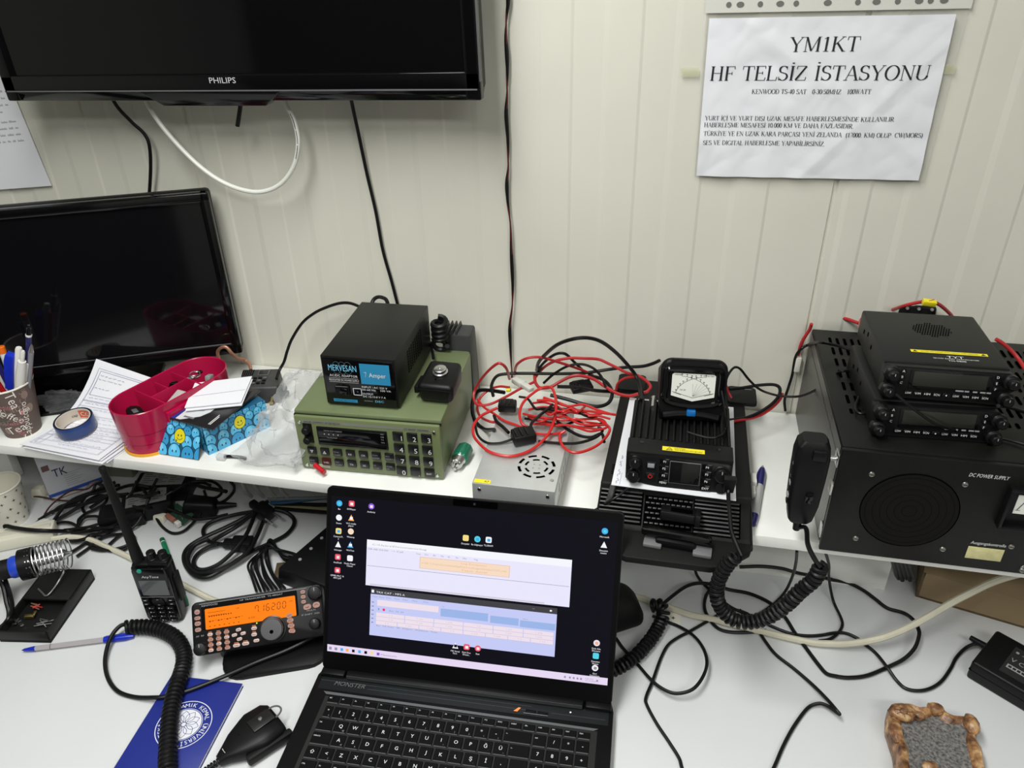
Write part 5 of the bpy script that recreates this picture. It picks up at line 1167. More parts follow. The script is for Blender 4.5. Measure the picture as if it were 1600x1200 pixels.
dtext('DC POWER SUPPLY', (1513, 745), (1576, 749), .0052); dtext('Ausgangskontrolle', (1516, 849), (1571, 855), .0046); dtext('AUS', (1594, 887), (1606, 888), .0045)
b.build('front_panel', dc)
b = MB(); gx, gz = LP(1420, 798); gr_ = .0555; GB = mat('brown black speaker cloth', (.0065, .006, .005), .85, spec=.15, bump=.6, bscale=2500)
b.disc(GB, gx, gz, gr_, gr_*.98, .0004, DF, 56); b.ring(HOLE, gx, gz, gr_, gr_+.0012, .0005, DF, 56)
GB2 = mat('speaker cloth ring', (.0050, .0046, .0040), .9, spec=.1)
for k in range(6): b.ring(GB2, gx, gz, .008+k*.0084, .0088+k*.0084, .0006, DF, 40)
b.build('speaker_grille', dc)
for px_, py_ in ((1362, 741), (1508, 757), (1337, 841), (1473, 858), (1580, 854), (1597, 891)):
    x, z = LP(px_, py_)
    b = MB(); b.cyl(mat('worn steel screw', (.35, .34, .31), .4, .9), (x, 0, z), (x, -.0014, z), .0036, .003, 14); b.rect(HOLE, x-.0025, z-.0004, x+.0025, z+.0004, .0017, DF); b.build('screw', dc)
x, z = LP(1538, 865)
b = MB(); b.box(mat('faded yellow sticker', srgb(205, 198, 145), .6, var=.12, vscale=120), (x, -.0005, z), (.041, .0006, .019), .0002); b.build('yellow_sticker', dc)
mx_, mz_ = LP(1568, 788); mx_ += .038
b = MB()
for q in ((mx_-.038, mz_, .004, .056), (mx_+.038, mz_, .004, .056), (mx_, mz_+.028, .080, .004), (mx_, mz_-.028, .080, .004)): b.box(BLK, (q[0], -.005, q[1]), (q[2], .012, q[3]), .0012)
b.box(BLK, (mx_, -.001, mz_), (.076, .002, .056)); b.build('meter_frame', dc)
b = MB(); x0_ = LP(1584, 790)[0]; b.box(mat('white meter dial', srgb(236, 236, 228), .35), (x0_+.026, -.0025, mz_+.004), (.052, .001, .027)); b.strip(INK, [(x0_+.003, mz_-.004), (x0_+.009, mz_+.010)], .0008, .0034, DF); b.strip(INK, [(x0_+.001, mz_-.004), (x0_+.007, mz_-.004)], .0005, .0034, DF); b.build('meter_dial', dc)
b = MB(); b.box(STEEL, (-.001, .014, DH-.022), (.003, .018, .018), .0006); b.cyl(STEEL, (-.002, .012, DH-.022), (-.012, .012, DH-.022), .003); b.build('microphone_hook', dc)
b = MB(); b.box(WHP, (-.0015, .010, .095), (.004, .014, .016), .001); b.build('white_spacer', dc)
b = MB(); b.box(STEEL, (-.001, .012, .025), (.003, .012, .02), .001); b.build('side_bracket', dc)
for x in (.02, DW-.02):
    for y in (.02, DD-.03):
        b = MB(); b.cyl(RUB, (x, y, 0), (x, y, .004), .006); b.build('foot', dc)

# ---- two stacked mobile radios on the supply
def stacked_radio(name, label, loc, rz, upper):
    t = thing(name, label, 'radio', loc, rz, 'stacked quad band radios'); W_, D_, H_ = .141, .150, .040
    b = MB(); b.box(GRYM, (W_/2, D_/2+.004, H_/2), (W_, D_-.006, H_), .003)
    for (y, z) in ((.03, .02), (.05, .026), (.075, .02)): b.rect(HOLE, y, z, y+.004, z+.006, .0004, frame((0, D_, 0), (0, -1, 0), (0, 0, 1)))
    b.build('body', t)
    if upper:
        b = MB(); T_ = TOP(0, 0, H_+.0003); sx_, sy_ = .075, .100
        for k in range(-4, 5):
            for j in range(-7, 8):
                x, y = j*.0031, k*.0046
                if (x/.024)**2+(y/.019)**2 < 1: b.poly(HOLE, rrect(sx_+x+(k % 2)*.0015, sy_+y, .0017, .0024, .0006, 1), 0, .0002, 0, T_)
        b.build('speaker_holes', t)
        b = MB(); b.rect(YEL, .036, .034, .124, .0405, 0, T_)
        for x in (.041, .119): b.geo(INK, [(x-.003, .0352, .0002), (x+.003, .0352, .0002), (x, .0395, .0002)], [(0, 1, 2)], T_)
        b.text(INK, 'CAUTION: HOT SURFACE. AVOID CONTACT WHEN OPERATING', .047, .0362, .0022, .0002, T_, .066); b.build('caution_label', t)
        b = MB(); b.text(WHT, 'TYT', .084, .0235, .0055, 0, T_, .019, 'C', .1); b.text(WHT, 'QUAD BAND TRANSCEIVER', .084, .0205, .0022, 0, T_, .052, 'C'); b.text(WHT, 'TH-9800', .084, .0150, .0034, 0, T_, .020, 'C'); b.build('lettering', t)
    PF_ = frame((0, -.012, .001), (1, 0, 0), (0, .007, .040))
    b = MB(); b.rr(BLK, W_/2, .0195, W_+.002, .040, .006, -.018, 0, .0025, PF_); b.build('front_panel', t)
    b = MB(); b.box(BLKG, (W_/2+.002, .0235, .0004), (.090, .025, .001), .0004, M=PF_); b.box(mat('grey green lcd', srgb(62, 68, 62) if upper else srgb(40, 41, 36), .12), (W_/2+.002, .0255, .0010), (.082, .018, .0008), .0003, M=PF_)
    for x, L in ((.081, .009), (.091, .005), (.1, .005), (.108, .006), (.115, .005)): b.rect(GRYP, x, .0128, x+L, .0146, .0011, PF_)
    b.build('display', t)
    for i, q in enumerate(('LOW', 'V/M', 'HM', 'SCN', '●', 'LOW', 'V/M', 'HM', 'SCN')):
        b = MB(); x = .029+i*.0107; y = .0070
        b.rr(BLKG, x, y, .0092, .0058, .002, 0, .0016, .0005, PF_)
        if q == '●': b.disc(WHT, x, y, .0009, .0009, .0018, PF_, 8)
        else: b.text(WHT, q, x, y-.0012, .0025, .0018, PF_, .0066, 'C')
        b.build('button', t)
    for i, (q, x, y) in enumerate((('A', .0195, .034), ('B', .0190, .0265), ('C', .019, .019), ('D', W_-.0175, .034), ('E', W_-.0175, .0265), ('F', W_-.0175, .019))):
        b = MB(); b.rr(BLKG, x, y, .006, .0055, .0018, 0, .0014, .0004, PF_); b.text(WHT, q, x, y-.0014, .003, .0016, PF_, None, 'C'); b.build('button', t)
    for (x, y) in ((.006, .031), (.004, .010), (W_-.004, .030), (W_-.006, .009)):
        b = MB(); M_ = PF_ @ Matrix.Translation((x, y, 0)); b.lathe(BLK, [(.0088, -.001), (.0088, .007), (.0080, .008), (.0062, .009), (.0058, .017), (.0045, .018)], 20, M_, (8, .06)); b.rect(GRYP, x-.0005, y+.001, x+.0005, y+.004, .0184, PF_); b.build('knob', t)
    return t
ZT = SH+DH+.001
lowp = at(1392, 668, z=ZT+.004)
stacked_radio('mobile_radio', 'lower of the two stacked radios, its dark screen half hidden', (.3795, -.283, ZT), math.radians(2.2), False)
stacked_radio('mobile_radio', 'upper stacked radio with a yellow strip label on its top', (.3850, -.2650, ZT+.0445), math.radians(1.2), True)
b = MB(); b.lathe(mat('red orange cap', srgb(225, 80, 62), .4), [(.0, .002), (.007, .002), (.0085, 0), (.0085, -.004)], 18, frame((0, 0, 0), (0, 1, 0), (0, 0, 1)))
o = b.build('red_disc'); o.location = at(1347, 505, z=.423)+Vector((-.001, 0, 0)); o.rotation_euler = (0, PI, 0); tag(o, 'small red round cap at the back left of the upper stacked radio', 'disc')
cable('black_lead', 'black lead slanting across the front of the lower stacked radio', [(1400, 616, None, -.312), (1420, 633, None, -.318), (1445, 652, .40), (1465, 664, .39), (1480, 669, .38), (1500, 673, .372), (1530, 678, .366), (1570, 686, .3635), (1610, 697, .3635)], .0017, RUB, 'wire')
cable('black_lead', 'black lead leaving the right knobs of the stacked radios', [(1560, 634, None, -.29), (1575, 636, .395), (1590, 640, .388), (1612, 648, .38)], .0022, RUB, 'wire')

# ---- hand microphone hanging beside the supply
hm = thing('hand_microphone', 'black hand microphone hanging on the left side of the power supply', 'microphone', (.3085, -.333, .248))
b = MB()
def ring_pts(w_, d_, z, r_=.006): return [(x, y, z) for x, y in rrect(0, 0, w_, d_, r_, 4)]
lv = [(.024, .022, 0), (.030, .028, .006), (.037, .032, .03), (.040, .034, .07), (.041, .034, .10), (.037, .031, .115), (.028, .024, .122)]
vs = []; fs = []
for w_, d_, z in lv: vs += [(p[0], p[1]+.004*(z/.1), p[2]) for p in ring_pts(w_, d_, z)]
n = len(ring_pts(.03, .03, 0))
for j in range(len(lv)-1):
    for i in range(n): fs.append((j*n+i, j*n+(i+1) % n, (j+1)*n+(i+1) % n, (j+1)*n+i))
fs.append(tuple(range(n))[::-1]); fs.append(tuple(range((len(lv)-1)*n, len(lv)*n)))
b.geo(BLK, vs, fs); b.build('body', hm, 25)
b = MB(); b.box(BLKG, (.004, -.0145, .045), (.009, .004, .016), .001); b.build('latch', hm)
b = MB(); b.box(BLK, (.006, -.012, .108), (.016, .008, .014), .002); b.build('talk_button', hm)
for k in range(7):
    b = MB(); b.box(GRYP if k % 2 else BLKG, (-.0185-.0005*math.sin(k), -.004, .03+k*.0095), (.004, .009, .005), .001); b.build('key', hm)
iv = Matrix.Translation(hm.location).inverted()
b = MB(); b.cyl(BLK, (0, 0, -.018), (0, 0, .001), .0045, .006, 14)
sp2 = [at(x, y, Y=yy) for x, y, yy in ((1262, 802, -.335), (1259, 825, -.345), (1262, 850, -.385), (1272, 872, -.405), (1283, 888, -.418))]
cp = [at(x, y, Y=-.418) for x, y in ((1283, 884), (1272, 905), (1250, 924), (1232, 942), (1214, 956), (1196, 966), (1178, 971), (1160, 972), (1144, 967), (1132, 957), (1124, 945), (1120, 930), (1121, 914), (1127, 897), (1138, 880), (1150, 868))]
b.tube(RUB, [iv @ p for p in smooth_path([hm.location+Vector((0, 0, -.016))]+sp2[1:], 7)], .0030, 8)
b.tube(RUB, [iv @ p for p in coil_pts(cp, .0072, .0068, 11)], .0029, 7)
b.tube(RUB, [iv @ p for p in smooth_path([at(1158, 868, Y=-.418), at(1151, 852, Y=-.410), at(1143, 830, Y=-.392), at(1140, 800, Y=-.36), at(1138, 775, Y=-.325), at(1139, 762, Y=-.315)], 7)], .0028, 8)
pe = at(1139, 762, Y=-.315); b.hexa(BLK, [iv @ (pe+Vector(q)) for q in ((-.006, -.004, -.006), (.006, -.004, -.006), (.006, .004, -.006), (-.006, .004, -.006), (-.008, -.005, .016), (.008, -.005, .016), (.008, .006, .016), (-.008, .006, .016))], .0015)
b.build('cord', hm)

# ---- things beside the base unit
pb, pt = at(1176, 820, z=SH+.006), at(1192, 727, z=SH+.006)
pen = thing('ballpoint_pen', 'blue and silver pen lying on the shelf right of the base unit', 'pen', pb); pen.rotation_mode = 'QUATERNION'; pen.rotation_quaternion = (pt-pb).to_track_quat('Z', 'Y'); L = (pt-pb).length
P_(pen, 'clicker', NAVY, [(.0, 0), (.0045, .001), (.006, .02)]); P_(pen, 'barrel', mat('silver grey plastic', srgb(176, 176, 176), .3), [(.006, .02), (.006, L*.62)]); P_(pen, 'grip', NAVY, [(.0063, L*.62), (.0063, L-.022), (.004, L-.010)]); P_(pen, 'tip', STEEL, [(.004, L-.010), (.0015, L-.002), (.0006, L)])
p = at(1176, 765, z=SH+.004); pk = thing('tape_scrap', 'white label scraps stuck at the right side of the base unit', 'label', p)
b = MB(); b.box(WHP, (0, .008, .010), (.008, .022, .012), .001); b.build('upper_scrap', pk); b = MB(); b.box(WHP, (-.001, -.016, .008), (.006, .02, .010), .002); b.build('lower_scrap', pk)
cable('power_plug_lead', 'grey black plug lead dropping from the base unit behind the laptop', [(958, 758, .246), (955, 770, .24), (952, 780, .232), (946, 790, .222), (938, 800, .205), (930, 812, .17)], .0042, mat('grey rubber', (.05, .05, .05), .5))
cable('black_lead', 'thin black lead crossing the left grille of the base unit', [(982, 762, .247), (970, 772, .243), (958, 780, .238), (945, 788, .228), (928, 798, .21)], .0018, RUB, 'wire')
# ================================================================== LAPTOP
LA, LB = Vector((-.3032, -.5058, 0)), Vector((.0967, -.4890, 0)); LRZ = math.atan2(LB.y-LA.y, LB.x-LA.x); LW = .400
lap = thing('laptop', 'open black laptop with its screen lit in front of the shelf', 'laptop', LA, LRZ)
DZ = .022
DARK = mat('dark anodised lid', (.005, .005, .0055), .40, spec=.18, bump=.1, bscale=2000)
DECK = mat('dark slate deck', (.005, .0055, .006), .38, spec=.18)
b = MB(); b.poly(DARK, [(-.004, -.262), (LW+.002, -.262), (LW+.002, -.004), (LW-.002, .012), (.002, .012), (-.004, -.004)], .004, DZ, .0015); b.build('base', lap)
b = MB(); T_ = TOP(0, 0, DZ+.0003)
b.rect(mat('slate band', (.009, .011, .012), .35, spec=.35), .004, -.026, LW-.004, -.006, 0, T_)
b.poly(mat('grey bevel band', (.11, .115, .12), .35), [(.014, -.0295), (LW-.016, -.0325), (LW-.022, -.036), (.019, -.0335)], 0, .0004, 0, T_)
for y in (-.0125, -.0185): b.rect(mat('thin teal line', (.05, .065, .065), .4), .004 if y > -.015 else .072, y, .295, y+.0006, .0003, T_)
b.rect(mat('thin teal line', (.05, .065, .065), .4), .322, -.0185, LW-.008, -.0179, .0003, T_); b.build('hinge_strip', lap)
b = MB(); b.text(mat('pewter logo', (.13, .13, .13), .4), 'MONSTER', .0245, -.0185, .0065, .0008, T_, .043, 'L', .25); b.build('logo', lap)
b = MB(); b.box(DARK, (.295, -.0205, DZ+.0006), (.014, .006, .0012), .0004, rot=(0, 0, -.05)); b.geo(emit('orange power light', (1, .28, .08), 1.4), [(.2725, -.0225, .0012), (.2775, -.0227, .0012), (.2815, -.0165, .0012), (.2785, -.0163, .0012)], [(0, 1, 2, 3)], TOP(0, 0, DZ))
b.box(DARK, (.311, -.0212, DZ+.0006), (.014, .006, .0012), .0004, rot=(0, 0, -.05)); b.rect(GRYP, .286, -.0238, .318, -.0232, .0013, TOP(0, 0, DZ)); b.build('power_button', lap)
b = MB(); b.disc(emit('white light', (1, 1, 1), 1.5), .3465, -.0135, .0011, .0011, .0006, T_, 10); b.build('status_light', lap)
b = MB(); b.rr(mat('touchpad', (.007, .007, .0075), .35, spec=.2), .175, -.208, .125, .078, .003, 0, .0003, 0, TOP(0, 0, DZ)); b.build('touchpad', lap)
b = MB(); b.rect(mat('keyboard well', (.004, .004, .004), .6), .019, -.152, LW-.017, -.036, .0001, T_); b.build('keyboard_well', lap)
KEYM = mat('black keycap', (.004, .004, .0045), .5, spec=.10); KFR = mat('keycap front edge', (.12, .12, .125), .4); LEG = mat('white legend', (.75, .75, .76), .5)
def key(x, y, w_, h_, leg=None, sub=None, small=False):
    """x, y: centre"""
    b = MB(); b.box(KEYM, (x, y, DZ+.0012), (w_-.0024, h_-.0028, .0022), .0006, seg=1)
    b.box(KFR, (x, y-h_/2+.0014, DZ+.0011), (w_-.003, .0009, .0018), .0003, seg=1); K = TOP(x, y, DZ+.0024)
    if leg:
        if small: b.text(LEG, leg, -w_/2+.0032 if len(leg) < 4 else -w_/2+.003, -.0005+h_*.12, .0018, .0001, K, min(w_*.5, .0018*len(leg)*.62))
        else: b.text(LEG, leg, 0.0002, -.0026+.0006, .0048, .0001, K, None, 'C')
    if sub: b.text(GRYP, sub, w_*.2, -h_*.34, .0020, .0001, K)
    b.build('key', lap)
P = .01897
yF, y1, yQ, yA, yZ, yC = -.0415, -.0598, -.0792, -.0988, -.1186, -.1380
for i, t in enumerate(['ESC', 'F1', 'F2', 'F3', 'F4', 'F5', 'F6', 'F7', 'F8', 'F9', 'F10', 'F11', 'F12', 'PRTSC', 'INSERT', 'DEL', 'HOME', 'END', 'PGUP', 'PGDN']):
    key(.0325+i*.01760, yF-.0002*i, .0176, .0122, t, None, True)
def row(x, y, keys):
    for t, w_, sub in keys:
        key(x+w_/2, y, w_, .0192, t, sub, t is not None and len(t) > 1); x += w_
    return x
row(.0255, y1, [('"', .0125, 'é')]+[(d, P, s_) for d, s_ in zip('1234567890*-', ('>', '£', '#', '$', '½', '', '{', '[', ']', '}', '\\', '|'))]+[('<-', .037, None)])
row(.0235, yQ, [('TAB', .0235, None)]+[(c, P, s_) for c, s_ in zip('QWERTYUIOPĞÜ', ('@', '', '€', '', '', '', '', 'i', '', '', '¨', '~'))]+[('<-', .0280, None)])
row(.0235, yA, [('CAPSLOCK', .0275, None)]+[(c, P, s_) for c, s_ in zip('ASDFGHJKLŞİ,', ('Æ', 'ß', '', '', '', '', '', '', '', '´', '', '`'))]+[(None, .0240, None)])
row(.0235, yZ, [('⇧', .0190, None), ('<', P, '|')]+[(c, P, None) for c in 'ZXCVBNMÖÇ.']+[('⇧', .052, None)])
row(.0235, yC, [('CTRL', .0220, None), ('FN', P, None), ('WIN', P, None), ('ALT', P, None), (None, .100, None), ('ALT', P, None), ('FN', P, None), ('CTRL', .024, None)])
for y, ks in ((y1-.001, ('NUM', '/', '*', '-')), (yQ-.001, ('7', '8', '9', '+')), (yA-.001, ('4', '5', '6', '')), (yZ-.001, ('1', '2', '3', ''))):
    for i, t in enumerate(ks):
        if t: key(.3120+i*.0181, y-.0002*i, .0181, .0190, t, None, len(t) > 1)
# lid
TL_ = math.radians(25); SHH = .257
LM = Matrix.Translation((.001, .002, DZ+.006)) @ frame((0, 0, 0), (1, 0, 0), (0, math.sin(TL_), math.cos(TL_)))
LWd = LW-.002
b = MB(); b.rr(DARK, LWd/2, SHH/2, LWd, SHH, .006, -.007, 0, .0008, LM); lid_ = b.build('lid', lap)
b = MB(); BZM = mat('black screen bezel', (.002, .002, .0025), .45, spec=.15)
b.rr(BZM, LWd/2, SHH/2, LWd-.003, SHH-.002, .005, 0, .0008, 0, LM); b.rr(HOLE, LWd/2+.005, SHH-.006, .06, .009, .002, .0008, .0010, 0, LM); b.disc(mat('camera lens', (.03, .03, .045), .1), LWd/2+.004, SHH-.006, .0017, .0017, .0012, LM, 12); b.build('bezel', lid_)
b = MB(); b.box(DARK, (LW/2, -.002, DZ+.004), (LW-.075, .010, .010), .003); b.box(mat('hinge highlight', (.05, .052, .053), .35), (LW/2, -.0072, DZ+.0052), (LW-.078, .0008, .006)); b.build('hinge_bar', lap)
for x in (.018, LW-.018):
    b = MB(); b.box(DARK, (x, -.001, DZ+.003), (.034, .012, .008), .002); b.build('hinge', lap)
# the lit display.  u: 0..1 from left, v: 0..1 from top
sx0, sx1, sy0, sy1 = .0065, LWd-.0075, .026, SHH-.012
WX, HX = sx1-sx0, sy1-sy0
DESKT = emit('dark desktop', (.0052, .0048, .0095), 1); WIN = emit('white window', (.82, .80, .97), 1); LAV = emit('lavender window', (.56, .60, .92), 1); TBAR = emit('title bar grey', (.055, .055, .062), 1)
TASK = emit('taskbar', (.80, .69, .90), 1); BLB = emit('blue field', (.33, .47, .80), 1); PEA = emit('peach box', (.93, .72, .55), 1); PEAE = emit('peach edge', (.80, .45, .28), 1); CELL = emit('cell pink', (.86, .75, .84), 1); CE2 = emit('cell line', (.60, .48, .52), 1)
TXTD = emit('dim grey glyph', (.30, .29, .38), 1); TXW = emit('white glyph', (.9, .9, .95), 1); ICB = emit('icon blue', (.06, .42, .85), 1); ICR = emit('icon red', (.85, .10, .14), 1); ICY = emit('icon yellow', (.9, .72, .25), 1); ICO = emit('icon orange', (.95, .42, .12), 1); ICP = emit('icon purple', (.25, .10, .65), 1); ICC = emit('icon cyan', (.10, .65, .80), 1); BLKE = emit('screen black', (.004, .004, .006), 1)
b = MB()
def U(u, v): return (sx0+u*WX, sy1-v*HX)
LV = [.0010]
def q(m, u0, v0, u1, v1, dz=0):
    LV[0] += .0000025; x0, y0 = U(u0, v1); x1, y1 = U(u1, v0); b.rect(m, x0, y0, x1, y1, LV[0]+dz, LM)
def tx(m, s_, u, v, h, w_=None, al='L'): LV[0] += .0000025; x, y = U(u, v); b.text(m, s_, x, y, h, LV[0]+.00003, LM, w_, al)
q(DESKT, 0, 0, 1, 1)
q(TASK, 0, .955, 1, 1)
# window one
q(WIN, .135, .255, .855, .545); q(emit('white title', (.92, .92, .98), 1), .135, .255, .855, .300); q(TXTD, .138, .418, .85, .4205); q(emit('scroll grey', (.62, .58, .66), 1), .15, .533, .77, .540)
tx(TXTD, 'C:\\Users\\Documents\\log', .155, .288, .0022, .075); tx(TXTD, '08-08 03:00', .14, .318, .0022, .028); tx(TXTD, '-> Call', .225, .318, .0022, .016)
for u, t in ((.315, 'Freq'), (.345, 'Dxc'), (.375, 'Bln'), (.403, 'Mo'), (.427, 'Sk'), (.456, 'Rx'), (.48, 'Mhz'), (.52, 'Msg')): tx(TXTD, t, u, .318, .0022)
q(PEAE, .328, .330, .645, .402); q(PEA, .3295, .332, .6435, .400)
tx(PEAE, 'Log Exception', .475, .350, .0022, .034); tx(PEAE, 'in DB: C:\\Users\\Documents\\AppData\\Local\\logger\\Database\\TATL.mdb', .335, .372, .0024, .115); tx(PEAE, 'Table ADIF', .475, .393, .0022, .036)
# window two
q(TBAR, .155, .560, .815, .597); tx(TXW, 'TRX CAT - MFS A', .175, .588, .0026, .040); q(TXW, .158, .570, .167, .588); q(TXW, .79, .574, .797, .584); q(TXTD, .73, .577, .738, .579)
q(LAV, .155, .597, .815, .862)
for u in (.16, .185, .21, .24, .27, .305, .345): tx(TXTD, 'View', u, .616, .0020, .008)
q(CELL, .180, .630, .402, .668); q(BLB, .410, .640, .578, .690); q(BLB, .586, .650, .685, .695); q(BLB, .690, .658, .812, .700); tx(TXTD, 'Tx', .415, .632, .0018); tx(TXTD, 'Macro', .70, .652, .0018)
for k in range(6): q(TXTD, .160, .645+k*.026, .168, .652+k*.026)
x, y = U(.205, .690); b.disc(emit('record red', (.8, .05, .12), 1), x, y, .0019, .0019, LV[0]+.0001, LM, 12); q(TXTD, .184, .683, .188, .696); tx(TXTD, 'Rec  00  00', .225, .697, .0020, .02)
for r_, (v, n_) in enumerate(((.712, 6), (.738, 6), (.764, 8))):
    for k in range(n_):
        w_ = .632/n_; q(CELL, .178+k*w_, v, .178+(k+1)*w_-.003, v+.0235); tx(CE2, 'T. 10 Mhz'[:6+(k % 3)], .178+(k+.5)*w_, v+.0165, .0018, None, 'C')
    q(CE2, .178, v+.0240, .808, v+.0252)
tx(TXTD, 'Rx   TX Auto   00   DXpert   Multiband   Tone', .18, .800, .0020, .085)
# desktop icons
def icon(u, v, m, lab, lab2=None, m2=None, kind=0):
    LV[0] += .00001; x, y = U(u, v)
    if kind == 0: b.rr(m, x, y, .0080, .0080, .0016, LV[0]-.0002, LV[0], 0, LM, 2)
    elif kind == 1: b.disc(m, x, y, .0042, .0042, LV[0], LM, 16)
    else: b.geo(m, [(x-.0042, y-.0038, LV[0]), (x+.0042, y-.0038, LV[0]), (x, y+.0046, LV[0])], [(0, 1, 2)], LM)
    if m2: b.rect(m2, x-.0018, y-.0022, x+.0022, y+.0016, LV[0]+.00003, LM)
    tx(TXW, lab, u, v+.040, .0022, None, 'C')
    if lab2: tx(TXW, lab2, u, v+.054, .0022, None, 'C')
icon(.03, .045, ICB, 'Bu', None, ICC, 1); icon(.075, .04, ICR, 'KMPlayer', None, TXW); icon(.147, .045, ICP, 'Audacity', None, CELL, 1)
icon(.03, .135, TXW, 'Steam', None, None, 1); icon(.075, .13, ICO, 'VLC media', 'player', TXW, 2); icon(.03, .22, ICY, 'Control P..', '2', ICB); icon(.075, .215, PEA, 'Winamp', None, None, 1); icon(.03, .305, TXW, 'Inkscape', None, None, 2); icon(.075, .30, ICB, 'WinTest', None, TXW, 2); icon(.03, .385, ICR, 'AnyDesk', None, CELL); icon(.075, .385, TXW, 'Media Player', 'Classic'); icon(.03, .47, ICR, 'IZMIR MLC 16', 'AKC.pdf', TXW)
icon(.487, .185, ICY, 'Dosyalar', None, None); icon(.528, .185, ICC, 'Bu bilgisayar', None, ICB, 1); icon(.567, .183, TXW, 'TLGRAM', None, ICB)
icon(.958, .062, ICB, 'Microsoft', None, ICC, 1); icon(.958, .145, TXW, 'Denetim', 'masası', None, 2); icon(.955, .745, CELL, 'Disk Aile', 'Deneme', PEAE, 1); icon(.955, .825, ICC, 'Denetim', 'Masası'); icon(.955, .90, TXW, 'Geri', 'Dönüşüm', GRYP, 1)
icon(.468, .865, TXW, 'MX Serial', 'Port', BLKE, 2); icon(.508, .865, ICR, 'Dok Dos', 'Düzen..', TXW); icon(.548, .865, ICR, 'Saat', None, CELL, 1)
for u, m in ((.012, TXTD), (.033, TXTD), (.055, ICB), (.075, ICO), (.098, BLKE), (.121, ICB), (.144, BLKE), (.166, ICY), (.19, ICP)): q(m, u-.005, .969, u+.005, .987)
tx(TXTD, 'Masaüstü', .200, .985, .0024, .022)
for u in (.855, .872, .885, .898, .91, .965): q(TXTD, u-.003, .972, u+.003, .984)
tx(TXTD, '10:23', .925, .976, .0018, .01); tx(TXTD, '10.10.2024', .925, .988, .0018, .014)
b.build('screen', lid_)
# ================================================================== ON THE DESK, LEFT AND CENTRE
def inv_of(t):
    return (Matrix.Translation(t.location) @ Matrix.Rotation(t.rotation_euler[2], 4, 'Z')).inverted()
# ---- head of the HF radio with the orange display
hb0, hb1 = at(304, 1025, z=.030), at(501, 993, z=.030); HRZ = math.atan2(hb1.y-hb0.y, hb1.x-hb0.x)
hf = thing('radio_head', 'black radio control head with a glowing orange frequency display', 'radio', (hb0.x, hb0.y, 0), HRZ)
HW, HH = .180, .074; HT = math.radians(45)
HM = Matrix.Translation((0, 0, .028)) @ frame((0, 0, 0), (1, 0, 0), (0, math.sin(HT), math.cos(HT)))
b = MB(); b.rr(BLK, HW/2, HH/2, HW+.004, HH, .008, -.022, 0, .003, HM, 4); b.rr(BLK, HW/2, HH/2, HW-.02, HH-.014, .006, -.034, -.022, .002, HM); b.build('body', hf)
b = MB(); b.rr(BLK, HW*.60, .012, .150, .085, .03, 0, .006, .002); b.hexa(BLK, [(.03, .012, .004), (.15, .012, .004), (.15, .05, .004), (.03, .05, .004), (.03, .008, .028), (.15, .008, .028), (.15, .05, .06), (.03, .05, .06)], .003); b.build('stand', hf)
b = MB(); b.rr(BLKG, .079, .052, .134, .036, .002, 0, .0008, 0, HM); b.strip(GRYP, [(.010, HH-.0035), (HW-.02, HH-.0035)], .0006, .0032 if False else .0010, HM); b.text(GRYP, 'KENWOOD', .013, .0665, .0026, .0011, HM, .022); b.text(GRYP, 'HF TRANSCEIVER  TS-480SAT', .066, .0665, .0022, .0011, HM, .06); b.build('display_window', hf)
ORA = emit('orange backlight', (1.0, .215, .004), 1.05); ORD = emit('orange segment', (.22, .035, .001), 1)
b = MB(); b.rr(ORA, .080, .0485, .126, .0285, .001, 0, .0012, 0, HM, 1)
def seg(b, ch, x, y, w_, h_):
    on = {'7': 'abcf', '1': 'bc', '6': 'acdefg', '2': 'abged', '0': 'abcdef', '8': 'abcdefg', '5': 'acdfg', '4': 'fgbc'}[ch]; t = h_*.10; s_ = h_*.12
    R_ = {'a': ((0, h_), (w_, h_)), 'g': ((0, h_/2), (w_, h_/2)), 'd': ((0, 0), (w_, 0)), 'f': ((0, h_/2), (0, h_)), 'b': ((w_, h_/2), (w_, h_)), 'e': ((0, 0), (0, h_/2)), 'c': ((w_, 0), (w_, h_/2))}
    for k in on:
        (xa, ya), (xb, yb) = R_[k]; d = Vector((xb-xa, yb-ya)).normalized()*t*.6
        b.strip(ORD, [(x+xa+d.x+ya*.1, y+ya+d.y), (x+xb-d.x+yb*.1, y+yb-d.y)], t, .0014, HM)
xs = .086
for ch in '7.16200':
    if ch == '.': b.disc(ORD, xs-.0012, .0475, .0005, .0005, .0014, HM, 6); continue
    seg(b, ch, xs, .0475, .0042, .0092); xs += .0077
b.text(ORD, 'USB', .060, .0565, .0018, .0014, HM); b.text(ORD, 'kHz', .135, .055, .0020, .0014, HM); b.text(ORD, 'A CH', .076, .040, .0026, .0014, HM)
for y in (.057, .0525): b.strip(ORD, [(.021+.003*k, y) for k in range(9)], .0005, .0014, HM)
for k in range(10): b.rect(ORD, .022+k*.0033, .0510, .0238+k*.0033, .0525, .0014, HM)
for k in range(12): b.rect(ORD, .022+k*.0040, .0440+.0006*(k % 3), .0246+k*.0040, .0456, .0014, HM)
for k in range(7): b.rect(ORD, .022+k*.0066, .0375, .0238+k*.0066, .0385, .0014, HM)
b.build('display', hf)
BTP = emit('backlit pink button', (.62, .36, .29), .75); BTG = mat('grey pink button', srgb(205, 178, 172), .4); ORT = emit('orange legend', (.8, .25, .08), .8)
